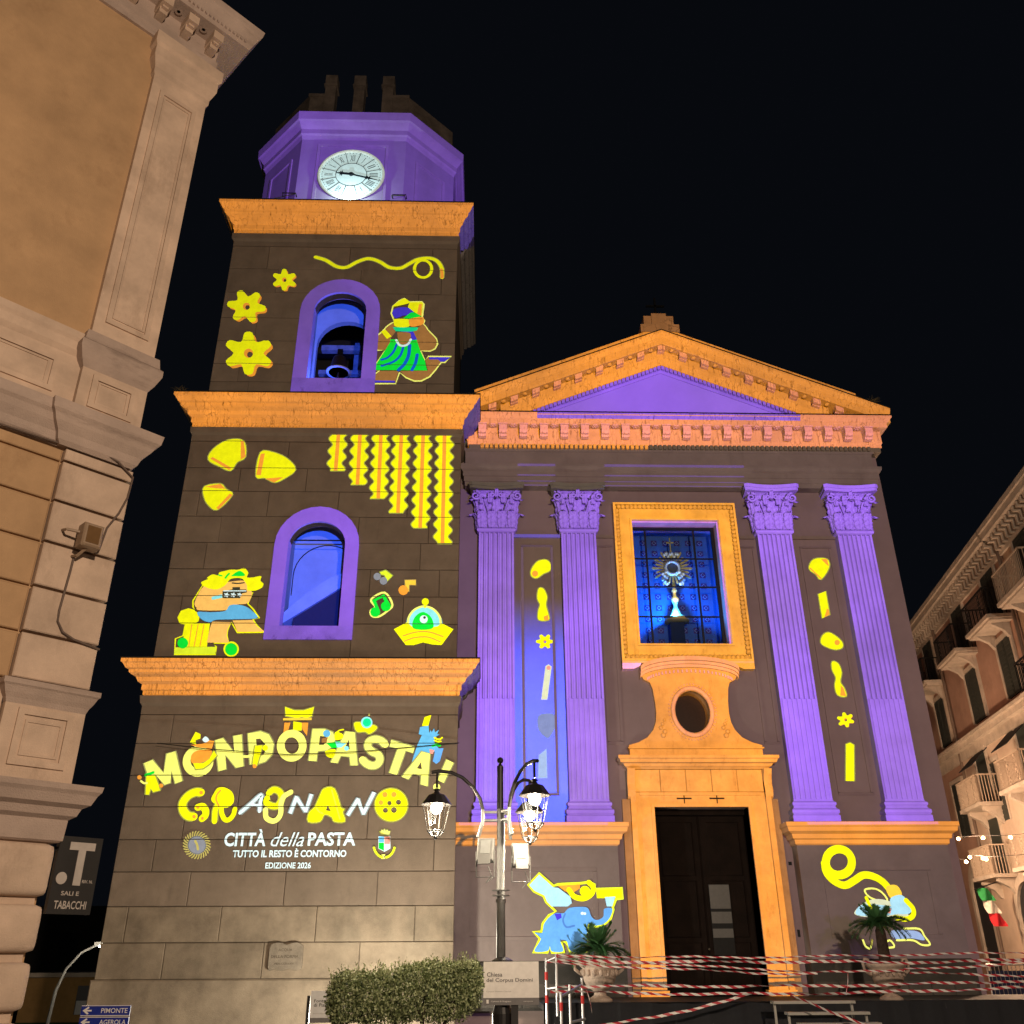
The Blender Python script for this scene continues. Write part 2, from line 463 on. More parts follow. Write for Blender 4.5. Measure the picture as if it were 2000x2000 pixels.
def band(outer, inner):
    """closed polygon between two open outlines"""
    return outer + inner[::-1]
FIGS=[
 ('projected_star','small yellow star pasta projected left of the upper belfry arch','projection','star pasta projections',22.478,[
  ('shaded_edge','O','holes',[[(-6.007,20.456),(-6.054,20.345),(-6.222,20.373),(-6.262,20.201),(-6.377,20.199),(-6.453,20.369),(-6.614,20.336),(-6.684,20.444),(-6.592,20.588),(-6.715,20.728),(-6.669,20.84),(-6.5,20.811),(-6.459,20.987),(-6.343,20.989),(-6.267,20.816),(-6.104,20.85),(-6.035,20.74),(-6.128,20.596)],[(-6.332,20.611),(-6.337,20.577),(-6.358,20.556),(-6.385,20.556),(-6.41,20.576),(-6.422,20.61),(-6.417,20.644),(-6.397,20.665),(-6.369,20.666),(-6.344,20.645)]]),
  ('star_face','Y','holes',[[(-6.038,20.499),(-6.086,20.384),(-6.264,20.42),(-6.301,20.235),(-6.42,20.233),(-6.495,20.416),(-6.665,20.375),(-6.736,20.487),(-6.635,20.635),(-6.768,20.78),(-6.721,20.895),(-6.542,20.859),(-6.505,21.048),(-6.385,21.05),(-6.309,20.863),(-6.138,20.906),(-6.067,20.792),(-6.17,20.643)],[(-6.332,20.64),(-6.34,20.586),(-6.372,20.553),(-6.416,20.552),(-6.455,20.584),(-6.474,20.638),(-6.466,20.692),(-6.434,20.725),(-6.39,20.726),(-6.351,20.694)]]),
 ]),
 ('projected_star','mid sized tilted yellow star pasta projected near the tower edge','projection','star pasta projections',22.478,[
  ('shaded_edge','O','holes',[[(-6.829,19.527),(-6.834,19.338),(-7.077,19.279),(-7.04,19.005),(-7.195,18.934),(-7.388,19.135),(-7.588,18.991),(-7.739,19.106),(-7.692,19.368),(-7.933,19.497),(-7.931,19.687),(-7.687,19.748),(-7.728,20.028),(-7.571,20.101),(-7.374,19.894),(-7.171,20.043),(-7.018,19.924),(-7.068,19.658)],[(-7.339,19.542),(-7.346,19.491),(-7.376,19.459),(-7.419,19.458),(-7.457,19.489),(-7.476,19.54),(-7.469,19.591),(-7.439,19.622),(-7.396,19.623),(-7.358,19.592)]]),
  ('star_face','Y','holes',[[(-6.877,19.599),(-6.882,19.404),(-7.142,19.349),(-7.094,19.059),(-7.254,18.986),(-7.453,19.205),(-7.659,19.044),(-7.816,19.163),(-7.758,19.438),(-8.016,19.568),(-8.015,19.764),(-7.754,19.819),(-7.805,20.116),(-7.644,20.192),(-7.44,19.966),(-7.231,20.132),(-7.073,20.009),(-7.134,19.729)],[(-7.338,19.585),(-7.349,19.504),(-7.398,19.454),(-7.464,19.453),(-7.525,19.502),(-7.555,19.582),(-7.545,19.662),(-7.496,19.713),(-7.429,19.714),(-7.369,19.665)]]),
 ]),
 ('projected_star','largest yellow star pasta projected just above the middle cornice','projection','star pasta projections',22.478,[
  ('shaded_edge','O','holes',[[(-6.414,17.498),(-6.502,17.297),(-6.822,17.349),(-6.895,17.037),(-7.114,17.034),(-7.262,17.343),(-7.568,17.283),(-7.703,17.48),(-7.532,17.741),(-7.771,17.999),(-7.686,18.204),(-7.361,18.151),(-7.289,18.475),(-7.066,18.478),(-6.916,18.157),(-6.604,18.22),(-6.471,18.017),(-6.647,17.754)],[(-7.037,17.783),(-7.046,17.721),(-7.084,17.683),(-7.137,17.682),(-7.185,17.719),(-7.208,17.781),(-7.2,17.843),(-7.161,17.882),(-7.108,17.883),(-7.061,17.845)]]),
  ('star_face','Y','holes',[[(-6.474,17.576),(-6.564,17.369),(-6.903,17.435),(-6.97,17.1),(-7.195,17.097),(-7.343,17.429),(-7.664,17.354),(-7.804,17.558),(-7.615,17.828),(-7.875,18.094),(-7.788,18.306),(-7.444,18.239),(-7.379,18.586),(-7.148,18.59),(-6.998,18.245),(-6.671,18.322),(-6.533,18.113),(-6.728,17.84)],[(-7.036,17.836),(-7.05,17.738),(-7.111,17.677),(-7.195,17.675),(-7.27,17.735),(-7.308,17.832),(-7.294,17.931),(-7.233,17.992),(-7.149,17.994),(-7.074,17.934)]]),
 ]),
 ('projected_spaghetti','thin yellow spaghetti squiggle with a loop above the belfry arch','projection',None,22.478,[
  ('strand','Y','stroke',[(-5.523,21.572),(-5.186,21.448),(-4.816,21.197),(-4.514,21.17),(-4.18,21.402),(-3.838,21.538),(-3.479,21.415),(-3.166,21.194),(-2.814,21.169),(-2.522,21.368),(-2.277,21.535),(-1.926,21.593),(-1.67,21.481),(-1.51,21.192),(-1.49,20.808)],0.109),
  ('loop','Y','ring',[(-1.826,21.154),(-1.842,21.021),(-1.896,20.908),(-1.981,20.832),(-2.083,20.804),(-2.187,20.828),(-2.278,20.901),(-2.341,21.012),(-2.367,21.144),(-2.352,21.278),(-2.297,21.392),(-2.212,21.47),(-2.109,21.499),(-2.004,21.474),(-1.913,21.399),(-1.851,21.287)],0.097),
  ('strand_tip','O','stroke',[(-1.519,21.128),(-1.494,20.967),(-1.49,20.82)],0.097),
 ]),
 ('projected_dancer','projected dancer in green dress with fruit on the head','projection','cartoon figures projected on the tower',22.478,[
  ('outline','YL','ring',[(-3.524,18.272),(-3.499,18.435),(-3.257,18.667),(-3.111,18.888),(-2.993,19.0),(-2.89,19.068),(-3.004,19.377),(-2.973,19.647),(-2.787,19.876),(-2.638,19.969),(-2.479,19.836),(-2.083,19.847),(-2.017,19.753),(-2.052,19.259),(-1.975,19.104),(-2.015,18.993),(-1.923,18.884),(-1.866,18.775),(-1.598,18.452),(-1.552,18.258),(-1.622,18.074),(-1.768,17.986),(-2.057,17.993),(-1.912,17.634),(-1.814,17.794),(-1.115,17.797),(-1.319,17.578),(-1.432,17.577),(-1.581,17.322),(-1.753,17.06),(-1.989,16.912),(-2.195,16.903),(-2.441,17.02),(-2.648,17.204),(-2.74,16.809),(-3.646,16.787),(-3.652,16.88),(-3.441,17.069),(-3.246,17.258),(-3.462,17.276),(-3.106,17.999),(-3.341,17.996),(-3.469,18.091)],0.051),
  ('arm','BR','smooth',[(-3.498,18.273),(-3.472,18.424),(-3.256,18.634),(-3.109,18.855),(-2.991,18.967),(-2.885,18.969),(-2.836,18.717),(-2.964,18.454),(-2.985,18.194),(-3.099,18.032),(-3.342,18.017),(-3.462,18.112)]),
  ('arm','BR','smooth',[(-2.152,18.859),(-2.033,18.982),(-1.931,18.873),(-1.865,18.753),(-1.616,18.441),(-1.58,18.258),(-1.64,18.106),(-1.769,18.018),(-2.067,18.025),(-2.179,18.206),(-2.205,18.421),(-2.304,18.681)]),
  ('leg','BR','poly',[(-3.228,17.248),(-2.676,17.256),(-2.744,16.892),(-3.344,16.884),(-3.405,17.038)]),
  ('leg','BR','poly',[(-2.632,17.246),(-1.813,17.278),(-1.895,17.623),(-1.804,17.762),(-1.499,17.766),(-1.441,17.577),(-1.59,17.333),(-1.754,17.091),(-1.99,16.939),(-2.196,16.93),(-2.442,17.04)]),
  ('shoe','V','poly',[(-3.636,16.839),(-3.439,17.038),(-3.376,16.904),(-2.779,16.901),(-2.749,16.83),(-3.63,16.808)]),
  ('shoe','V','poly',[(-1.795,17.762),(-1.15,17.771),(-1.32,17.61),(-1.441,17.598),(-1.513,17.681),(-1.783,17.678)]),
  ('dress','G','poly',[(-2.987,18.399),(-2.187,18.4),(-2.065,17.993),(-1.912,17.634),(-1.83,17.277),(-3.454,17.276),(-3.114,17.999),(-2.99,18.28)]),
  ('dress_stripe','B','stroke',[(-2.776,18.219),(-2.867,17.939),(-3.03,17.724),(-3.199,17.647)],0.073),
  ('dress_stripe','B','stroke',[(-2.578,18.114),(-2.651,17.814),(-2.848,17.578),(-3.186,17.427)],0.077),
  ('dress_stripe','B','stroke',[(-2.389,18.181),(-2.407,17.817),(-2.515,17.499),(-2.678,17.287)],0.105),
  ('dress_stripe','B','stroke',[(-2.147,17.842),(-2.187,17.545),(-2.28,17.292)],0.096),
  ('hair','V','poly',[(-2.747,18.696),(-2.305,18.703),(-2.178,18.4),(-2.326,18.366),(-2.409,18.658)]),
  ('face','BR','smooth',[(-2.786,18.598),(-2.728,18.664),(-2.409,18.647),(-2.373,18.419),(-2.444,18.256),(-2.582,18.2),(-2.709,18.274)]),
  ('necklace','W','stroke',[(-2.801,18.369),(-2.705,18.198),(-2.58,18.157),(-2.443,18.223),(-2.363,18.397)],0.07),
  ('plate','G2','poly',[(-2.932,18.847),(-2.152,18.848),(-2.2,18.726),(-2.376,18.691),(-2.835,18.695)]),
  ('fruit','Y','smooth',[(-2.916,19.068),(-2.859,19.157),(-2.431,19.142),(-2.404,18.943),(-2.507,18.853),(-2.844,18.87)]),
  ('fruit','O','smooth',[(-2.433,19.197),(-2.042,19.237),(-1.992,19.082),(-2.049,18.948),(-2.384,18.877)]),
  ('headdress','V','smooth',[(-2.977,19.378),(-2.914,19.536),(-2.773,19.594),(-2.595,19.608),(-2.413,19.544),(-2.318,19.433),(-2.402,19.298),(-2.616,19.294),(-2.86,19.19)]),
  ('leaf','G','poly',[(-2.646,19.171),(-2.407,19.409),(-2.299,19.411),(-2.081,19.325),(-2.097,19.258),(-2.485,19.163)]),
  ('hat','Y','smooth',[(-2.965,19.658),(-2.786,19.853),(-2.637,19.942),(-2.517,19.881),(-2.476,19.768),(-2.936,19.625)]),
  ('pasta_square','Y','poly',[(-2.46,19.802),(-2.082,19.82),(-2.044,19.752),(-2.071,19.281),(-2.318,19.433),(-2.505,19.61)]),
  ('pasta_square_shade','O','poly',[(-2.169,19.728),(-2.083,19.752),(-2.076,19.269),(-2.208,19.368)]),
  ('bracelet','Y','poly',[(-3.275,18.667),(-3.157,18.756),(-2.949,18.497),(-3.084,18.398)]),
 ]),
 ('projected_sculptor','projected curly haired figure with a vase leaning on a yellow column','projection','cartoon figures projected on the tower',22.478,[
  ('outline','Y','ring',[(-7.475,10.403),(-7.655,9.979),(-7.629,9.802),(-7.555,9.707),(-7.742,9.754),(-7.912,9.689),(-7.967,9.514),(-7.893,9.372),(-7.753,9.333),(-7.766,9.028),(-7.946,8.95),(-7.91,8.534),(-6.871,8.537),(-6.884,8.737),(-6.971,8.837),(-6.572,8.83),(-6.657,9.032),(-6.661,9.172),(-6.586,9.393),(-6.402,9.118),(-5.69,9.129),(-5.918,9.301),(-6.043,9.474),(-5.882,9.507),(-6.077,9.761),(-6.23,9.905),(-6.129,10.197)],0.039),
  ('column_shaft','Y','poly',[(-7.757,9.357),(-7.132,9.359),(-7.119,8.736),(-7.721,8.734),(-7.756,9.059)]),
  ('column_base','YG','poly',[(-7.925,8.718),(-6.884,8.737),(-6.887,8.545),(-7.919,8.542)]),
  ('column_capital','Y','smooth',[(-7.959,9.514),(-7.909,9.673),(-7.74,9.738),(-7.553,9.691),(-7.449,9.595),(-7.426,9.437),(-7.534,9.358),(-7.74,9.341),(-7.895,9.388)]),
  ('flute','O','stroke',[(-7.589,9.326),(-7.582,9.029),(-7.577,8.75)],0.024),
  ('flute','O','stroke',[(-7.425,9.327),(-7.434,9.029),(-7.445,8.75)],0.024),
  ('flute','O','stroke',[(-7.277,9.327),(-7.286,9.03),(-7.298,8.751)],0.024),
  ('leg','O2','poly',[(-7.079,9.407),(-6.601,9.393),(-6.661,9.172),(-6.657,9.032),(-6.574,8.846),(-7.134,8.844),(-7.113,9.218)]),
  ('leg','O2','poly',[(-6.562,9.44),(-6.056,9.458),(-5.916,9.285),(-5.699,9.144),(-6.396,9.134)]),
  ('torso','O2','smooth',[(-7.537,9.787),(-7.603,9.931),(-7.466,10.337),(-7.263,10.404),(-6.821,10.504),(-6.368,10.54),(-6.268,10.343),(-6.152,10.197),(-6.232,9.921),(-6.512,9.871),(-6.749,9.726),(-7.437,9.715)]),
  ('hair','Y','smooth',[(-7.517,10.484),(-7.349,10.584),(-7.384,10.617),(-7.246,10.717),(-7.089,10.685),(-7.085,10.768),(-6.938,10.818),(-6.79,10.853),(-6.591,10.854),(-6.444,10.905),(-6.32,10.772),(-6.335,10.639),(-6.167,10.64),(-5.972,10.674),(-5.972,10.542),(-5.886,10.46),(-5.919,10.345),(-6.091,10.262),(-6.275,10.278),(-6.326,10.441),(-6.483,10.605),(-6.755,10.587),(-6.884,10.406),(-7.096,10.29),(-7.377,10.354)]),
  ('laurel','G','smooth',[(-6.739,10.695),(-6.556,10.821),(-6.406,10.722),(-6.446,10.672),(-6.72,10.67)]),
  ('laurel','G','stroke',[(-6.897,10.62),(-6.86,10.686),(-6.82,10.736)],0.054),
  ('laurel','G','stroke',[(-7.091,10.701),(-7.043,10.685),(-6.996,10.677)],0.032),
  ('cloth','LB','smooth',[(-7.489,9.659),(-7.16,9.66),(-6.79,9.694),(-6.689,9.846),(-6.512,9.871),(-6.28,9.824),(-6.085,9.697),(-5.942,9.506),(-6.462,9.472),(-6.982,9.455),(-7.122,9.391),(-7.339,9.453)]),
  ('arm_band','C','poly',[(-7.188,10.078),(-6.927,10.16),(-6.899,10.063),(-7.161,9.997)]),
  ('vase','K','poly',[(-6.923,10.242),(-6.672,10.292),(-6.68,10.357),(-6.483,10.358),(-6.475,10.293),(-6.308,10.294),(-6.283,10.212),(-6.415,10.179),(-6.444,10.049),(-6.897,10.047)]),
  ('vase_line','W','stroke',[(-6.893,10.25),(-6.636,10.251),(-6.318,10.253)],0.028),
  ('vase_star','W','poly',[(-6.733,10.148),(-6.73,10.126),(-6.77,10.116),(-6.762,10.077),(-6.783,10.071),(-6.81,10.103),(-6.848,10.089),(-6.863,10.106),(-6.841,10.137),(-6.872,10.167),(-6.86,10.184),(-6.819,10.17),(-6.8,10.203),(-6.778,10.197),(-6.775,10.157)]),
  ('vase_star','W','poly',[(-6.559,10.149),(-6.556,10.127),(-6.596,10.117),(-6.588,10.078),(-6.609,10.071),(-6.636,10.104),(-6.674,10.09),(-6.69,10.107),(-6.667,10.137),(-6.698,10.167),(-6.686,10.185),(-6.645,10.171),(-6.626,10.204),(-6.604,10.197),(-6.601,10.158)]),
  ('vase_star','W','poly',[(-6.412,10.152),(-6.41,10.135),(-6.442,10.125),(-6.437,10.094),(-6.455,10.088),(-6.478,10.114),(-6.509,10.103),(-6.522,10.118),(-6.504,10.143),(-6.528,10.168),(-6.519,10.183),(-6.485,10.172),(-6.469,10.198),(-6.45,10.193),(-6.446,10.161)]),
  ('mouth','K','stroke',[(-6.695,10.472),(-6.541,10.46),(-6.392,10.482)],0.035),
  ('olive','G','poly',[(-7.6,8.827),(-7.6,8.783),(-7.613,8.743),(-7.639,8.712),(-7.673,8.692),(-7.714,8.685),(-7.757,8.692),(-7.797,8.712),(-7.832,8.743),(-7.857,8.782),(-7.871,8.826),(-7.871,8.87),(-7.858,8.91),(-7.833,8.941),(-7.798,8.962),(-7.757,8.969),(-7.714,8.962),(-7.673,8.942),(-7.639,8.91),(-7.613,8.871)]),
  ('olive_rim','Y','ring',[(-6.318,8.669),(-6.323,8.6),(-6.353,8.541),(-6.404,8.502),(-6.469,8.488),(-6.537,8.501),(-6.598,8.54),(-6.643,8.599),(-6.666,8.668),(-6.662,8.737),(-6.632,8.797),(-6.58,8.836),(-6.516,8.85),(-6.447,8.837),(-6.386,8.797),(-6.34,8.738)],0.042),
  ('olive','G','poly',[(-6.336,8.664),(-6.337,8.614),(-6.353,8.569),(-6.383,8.533),(-6.423,8.51),(-6.47,8.502),(-6.519,8.509),(-6.566,8.532),(-6.605,8.568),(-6.633,8.613),(-6.647,8.663),(-6.646,8.714),(-6.63,8.759),(-6.6,8.796),(-6.56,8.819),(-6.513,8.827),(-6.463,8.819),(-6.417,8.796),(-6.377,8.76),(-6.35,8.715)]),
 ]),
 ('projected_spaceship','large yellow ravioli flying saucer with green one eyed pilot','projection','saucers projected on the tower',22.478,[
  ('dome','C','smooth',[(-2.04,9.312),(-2.027,9.565),(-1.881,9.766),(-1.643,9.852),(-1.398,9.768),(-1.236,9.569),(-1.195,9.315),(-1.62,9.242)]),
  ('dome_rim','YL','stroke',[(-2.042,9.348),(-2.027,9.565),(-1.881,9.766),(-1.643,9.852),(-1.398,9.768),(-1.236,9.569),(-1.196,9.351)],0.057),
  ('hull','Y','poly',[(-2.405,9.221),(-2.072,9.413),(-1.93,9.291),(-1.62,9.242),(-1.28,9.308),(-1.18,9.395),(-0.867,9.227),(-1.163,8.799),(-1.401,8.815),(-1.64,8.868),(-1.875,8.796),(-2.078,8.796)]),
  ('hull_line','O','stroke',[(-2.157,9.043),(-1.855,9.141),(-1.514,9.153),(-1.135,9.029)],0.031),
  ('hull_line','O','stroke',[(-2.117,8.902),(-1.849,8.998),(-1.509,9.01),(-1.199,8.887)],0.031),
  ('pilot','G','smooth',[(-1.893,9.241),(-1.888,9.53),(-1.671,9.694),(-1.442,9.531),(-1.415,9.243)]),
  ('eye','W','poly',[(-1.54,9.495),(-1.544,9.461),(-1.558,9.431),(-1.579,9.407),(-1.608,9.391),(-1.639,9.386),(-1.671,9.391),(-1.7,9.406),(-1.724,9.43),(-1.74,9.46),(-1.746,9.494),(-1.742,9.528),(-1.729,9.558),(-1.707,9.582),(-1.679,9.598),(-1.647,9.603),(-1.615,9.598),(-1.586,9.583),(-1.562,9.559),(-1.546,9.528)]),
  ('pupil','K','poly',[(-1.59,9.542),(-1.591,9.53),(-1.596,9.52),(-1.603,9.512),(-1.612,9.507),(-1.623,9.505),(-1.634,9.507),(-1.643,9.512),(-1.651,9.52),(-1.657,9.53),(-1.659,9.541),(-1.657,9.553),(-1.653,9.563),(-1.646,9.571),(-1.636,9.576),(-1.626,9.578),(-1.615,9.576),(-1.605,9.571),(-1.597,9.563),(-1.592,9.553)]),
  ('antenna','Y','stroke',[(-1.621,9.822),(-1.619,9.878),(-1.618,9.933)],0.05),
  ('antenna_ball','Y','poly',[(-1.526,9.977),(-1.529,9.947),(-1.542,9.919),(-1.562,9.897),(-1.587,9.883),(-1.616,9.878),(-1.645,9.882),(-1.671,9.896),(-1.693,9.918),(-1.707,9.946),(-1.713,9.977),(-1.71,10.007),(-1.697,10.035),(-1.677,10.057),(-1.652,10.072),(-1.623,10.077),(-1.594,10.072),(-1.567,10.058),(-1.546,10.036),(-1.532,10.008)]),
 ]),
 ('projected_note','green double music note with yellow edge left of the saucer','projection','music notes projected on the tower',22.478,[
  ('outline','YL','ring',[(-3.042,10.037),(-2.7,10.231),(-2.474,9.892),(-2.619,9.701),(-2.817,9.562),(-2.989,9.58),(-3.033,9.725),(-2.919,9.835)],0.056),
  ('stem','G','poly',[(-3.016,10.018),(-2.704,10.187),(-2.514,9.874),(-2.608,9.818),(-2.744,10.094),(-2.911,9.993),(-2.78,9.7),(-2.869,9.7)]),
  ('note_head','G','poly',[(-2.783,9.69),(-2.787,9.648),(-2.803,9.61),(-2.829,9.58),(-2.863,9.561),(-2.902,9.554),(-2.942,9.561),(-2.978,9.58),(-3.008,9.609),(-3.028,9.647),(-3.037,9.688),(-3.034,9.73),(-3.018,9.768),(-2.992,9.798),(-2.957,9.817),(-2.918,9.824),(-2.878,9.818),(-2.842,9.799),(-2.812,9.769),(-2.792,9.731)]),
  ('note_head','G','poly',[(-2.516,9.848),(-2.52,9.806),(-2.536,9.768),(-2.563,9.738),(-2.597,9.719),(-2.636,9.712),(-2.676,9.718),(-2.713,9.737),(-2.742,9.767),(-2.763,9.805),(-2.771,9.847),(-2.768,9.889),(-2.752,9.927),(-2.725,9.957),(-2.69,9.976),(-2.651,9.983),(-2.611,9.977),(-2.575,9.958),(-2.545,9.928),(-2.525,9.89)]),
 ]),
 ('projected_note','single orange music note above the saucer','projection','music notes projected on the tower',22.478,[
  ('stem','YO','poly',[(-2.177,10.582),(-1.897,10.584),(-1.892,10.452),(-2.067,10.458),(-2.069,10.264),(-2.147,10.301)]),
  ('note_head','O','poly',[(-2.081,10.301),(-2.085,10.259),(-2.102,10.22),(-2.129,10.19),(-2.164,10.17),(-2.203,10.163),(-2.243,10.169),(-2.28,10.189),(-2.31,10.219),(-2.33,10.257),(-2.338,10.3),(-2.334,10.343),(-2.318,10.381),(-2.291,10.412),(-2.256,10.432),(-2.216,10.439),(-2.176,10.432),(-2.139,10.413),(-2.109,10.382),(-2.089,10.344)]),
 ]),
 ('projected_note','pale blue grey double music note beside the lower arch','projection','music notes projected on the tower',22.478,[
  ('stem','YG','poly',[(-2.855,10.805),(-2.707,10.863),(-2.516,10.712),(-2.648,10.553),(-2.72,10.719),(-2.816,10.749)]),
  ('note_head','GR','poly',[(-2.82,10.684),(-2.823,10.652),(-2.835,10.622),(-2.855,10.599),(-2.882,10.583),(-2.911,10.578),(-2.942,10.583),(-2.97,10.598),(-2.993,10.621),(-3.009,10.651),(-3.016,10.683),(-3.013,10.716),(-3.001,10.746),(-2.981,10.769),(-2.954,10.784),(-2.924,10.79),(-2.893,10.785),(-2.865,10.77),(-2.842,10.746),(-2.826,10.717)]),
  ('note_head','GR','poly',[(-2.645,10.561),(-2.648,10.527),(-2.661,10.497),(-2.682,10.472),(-2.709,10.457),(-2.74,10.451),(-2.772,10.456),(-2.801,10.472),(-2.824,10.496),(-2.841,10.526),(-2.847,10.56),(-2.844,10.593),(-2.832,10.624),(-2.811,10.648),(-2.783,10.664),(-2.752,10.67),(-2.721,10.664),(-2.692,10.649),(-2.668,10.625),(-2.652,10.594)]),
 ]),
 ('projected_shell','yellow shell pasta with open mouth down left under the middle cornice','projection','shell pasta projections',22.478,[
  ('shell_body','Y','smooth',[(-7.851,14.192),(-7.767,14.523),(-7.392,14.83),(-6.944,14.804),(-6.829,14.291),(-7.04,14.11),(-7.185,13.842),(-7.539,13.987)]),
  ('shaded_edge','O','poly',[(-7.023,14.803),(-6.938,14.792),(-6.824,14.291),(-6.948,14.2)]),
  ('lip','O','poly',[(-7.803,14.222),(-7.733,14.27),(-7.171,13.931),(-7.224,13.859)]),
 ]),
 ('projected_shell','yellow shell pasta with upright orange mouth nearest the tower middle','projection','shell pasta projections',22.478,[
  ('shell_body','Y','smooth',[(-6.461,13.672),(-6.43,14.427),(-6.095,14.449),(-5.657,14.243),(-5.388,13.888),(-5.693,13.591),(-5.937,13.484),(-6.208,13.616)]),
  ('shaded_edge','O','poly',[(-6.206,13.598),(-5.699,13.65),(-5.387,13.876),(-5.937,13.478)]),
  ('lip','O','poly',[(-6.414,14.379),(-6.298,14.405),(-6.331,13.703),(-6.456,13.713)]),
 ]),
 ('projected_shell','smallest yellow shell pasta with orange top left of the arch','projection','shell pasta projections',22.478,[
  ('shell_body','Y','smooth',[(-7.817,13.051),(-7.833,13.339),(-7.412,13.424),(-7.237,13.258),(-7.037,13.087),(-7.38,12.628),(-7.651,12.767)]),
  ('shaded_edge','O','poly',[(-7.831,13.328),(-7.412,13.424),(-7.249,13.269),(-7.545,13.284)]),
  ('lip','O','poly',[(-7.108,13.126),(-7.03,13.075),(-7.355,12.628),(-7.422,12.678)]),
 ]),
 ('projected_lasagna','shortest of six wavy yellow lasagna strips hanging from the middle cornice','projection','lasagna strips projected on the tower',22.478,[
  ('strip','Y','poly',[(-4.478,15.211),(-4.448,15.177),(-4.426,15.143),(-4.418,15.109),(-4.426,15.075),(-4.448,15.04),(-4.477,15.006),(-4.505,14.971),(-4.526,14.937),(-4.532,14.903),(-4.522,14.869),(-4.499,14.835),(-4.469,14.802),(-4.44,14.768),(-4.42,14.735),(-4.414,14.701),(-4.424,14.667),(-4.446,14.633),(-4.475,14.599),(-4.503,14.565),(-4.522,14.531),(-4.526,14.498),(-4.515,14.464),(-4.491,14.431),(-4.461,14.398),(-4.433,14.365),(-4.414,14.331),(-4.41,14.298),(-4.421,14.265),(-4.444,14.231),(-4.474,14.198),(-4.501,14.164),(-4.518,14.131),(-4.521,14.098),(-4.508,14.065),(-4.483,14.032),(-4.453,13.999),(-4.426,13.966),(-4.409,13.934),(-4.406,13.901),(-4.419,13.868),(-4.026,13.871),(-4.013,13.904),(-4.015,13.937),(-4.033,13.97),(-4.06,14.003),(-4.09,14.036),(-4.114,14.068),(-4.126,14.101),(-4.123,14.135),(-4.106,14.168),(-4.079,14.201),(-4.049,14.235),(-4.025,14.268),(-4.014,14.302),(-4.018,14.335),(-4.037,14.368),(-4.065,14.402),(-4.095,14.435),(-4.118,14.468),(-4.129,14.502),(-4.125,14.535),(-4.106,14.569),(-4.077,14.603),(-4.048,14.637),(-4.025,14.671),(-4.016,14.705),(-4.021,14.739),(-4.042,14.772),(-4.07,14.806),(-4.1,14.84),(-4.123,14.873),(-4.132,14.907),(-4.126,14.941),(-4.105,14.976),(-4.076,15.01),(-4.047,15.045),(-4.025,15.079),(-4.017,15.113),(-4.025,15.148),(-4.046,15.182),(-4.076,15.216)]),
  ('middle_band','O','poly',[(-4.335,15.213),(-4.229,15.214),(-4.219,13.87),(-4.322,13.869)]),
 ]),
 ('projected_lasagna','second shortest of six wavy yellow lasagna strips hanging from the middle cornice','projection','lasagna strips projected on the tower',22.478,[
  ('strip','Y','poly',[(-3.869,15.218),(-3.839,15.184),(-3.817,15.151),(-3.808,15.117),(-3.815,15.083),(-3.836,15.048),(-3.864,15.014),(-3.892,14.98),(-3.912,14.946),(-3.919,14.912),(-3.91,14.879),(-3.888,14.845),(-3.858,14.812),(-3.828,14.779),(-3.806,14.745),(-3.797,14.712),(-3.804,14.678),(-3.825,14.644),(-3.852,14.611),(-3.88,14.577),(-3.9,14.544),(-3.907,14.51),(-3.899,14.477),(-3.877,14.444),(-3.847,14.411),(-3.817,14.378),(-3.795,14.345),(-3.787,14.312),(-3.794,14.279),(-3.814,14.246),(-3.841,14.213),(-3.869,14.179),(-3.889,14.146),(-3.896,14.113),(-3.887,14.081),(-3.865,14.048),(-3.836,14.016),(-3.806,13.983),(-3.785,13.951),(-3.776,13.918),(-3.783,13.885),(-3.803,13.853),(-3.83,13.82),(-3.858,13.787),(-3.878,13.755),(-3.884,13.722),(-3.876,13.69),(-3.854,13.658),(-3.825,13.626),(-3.796,13.594),(-3.774,13.561),(-3.766,13.529),(-3.772,13.497),(-3.792,13.465),(-3.82,13.432),(-3.429,13.436),(-3.402,13.468),(-3.382,13.501),(-3.375,13.533),(-3.383,13.565),(-3.404,13.597),(-3.433,13.629),(-3.462,13.661),(-3.484,13.693),(-3.492,13.726),(-3.485,13.758),(-3.465,13.791),(-3.437,13.824),(-3.41,13.856),(-3.389,13.889),(-3.382,13.922),(-3.391,13.954),(-3.412,13.987),(-3.441,14.019),(-3.471,14.052),(-3.492,14.084),(-3.501,14.117),(-3.494,14.15),(-3.474,14.183),(-3.446,14.216),(-3.418,14.25),(-3.397,14.283),(-3.39,14.316),(-3.399,14.349),(-3.42,14.382),(-3.45,14.415),(-3.479,14.448),(-3.501,14.481),(-3.51,14.514),(-3.503,14.548),(-3.482,14.581),(-3.454,14.615),(-3.426,14.649),(-3.405,14.682),(-3.398,14.716),(-3.407,14.749),(-3.429,14.783),(-3.458,14.816),(-3.488,14.849),(-3.51,14.883),(-3.518,14.916),(-3.511,14.95),(-3.491,14.984),(-3.463,15.019),(-3.434,15.053),(-3.414,15.087),(-3.406,15.121),(-3.415,15.155),(-3.437,15.189),(-3.467,15.223)]),
  ('middle_band','O','poly',[(-3.726,15.22),(-3.62,15.221),(-3.578,13.435),(-3.681,13.434)]),
 ]),
 ('projected_lasagna','third shortest of six wavy yellow lasagna strips hanging from the middle cornice','projection','lasagna strips projected on the tower',22.478,[
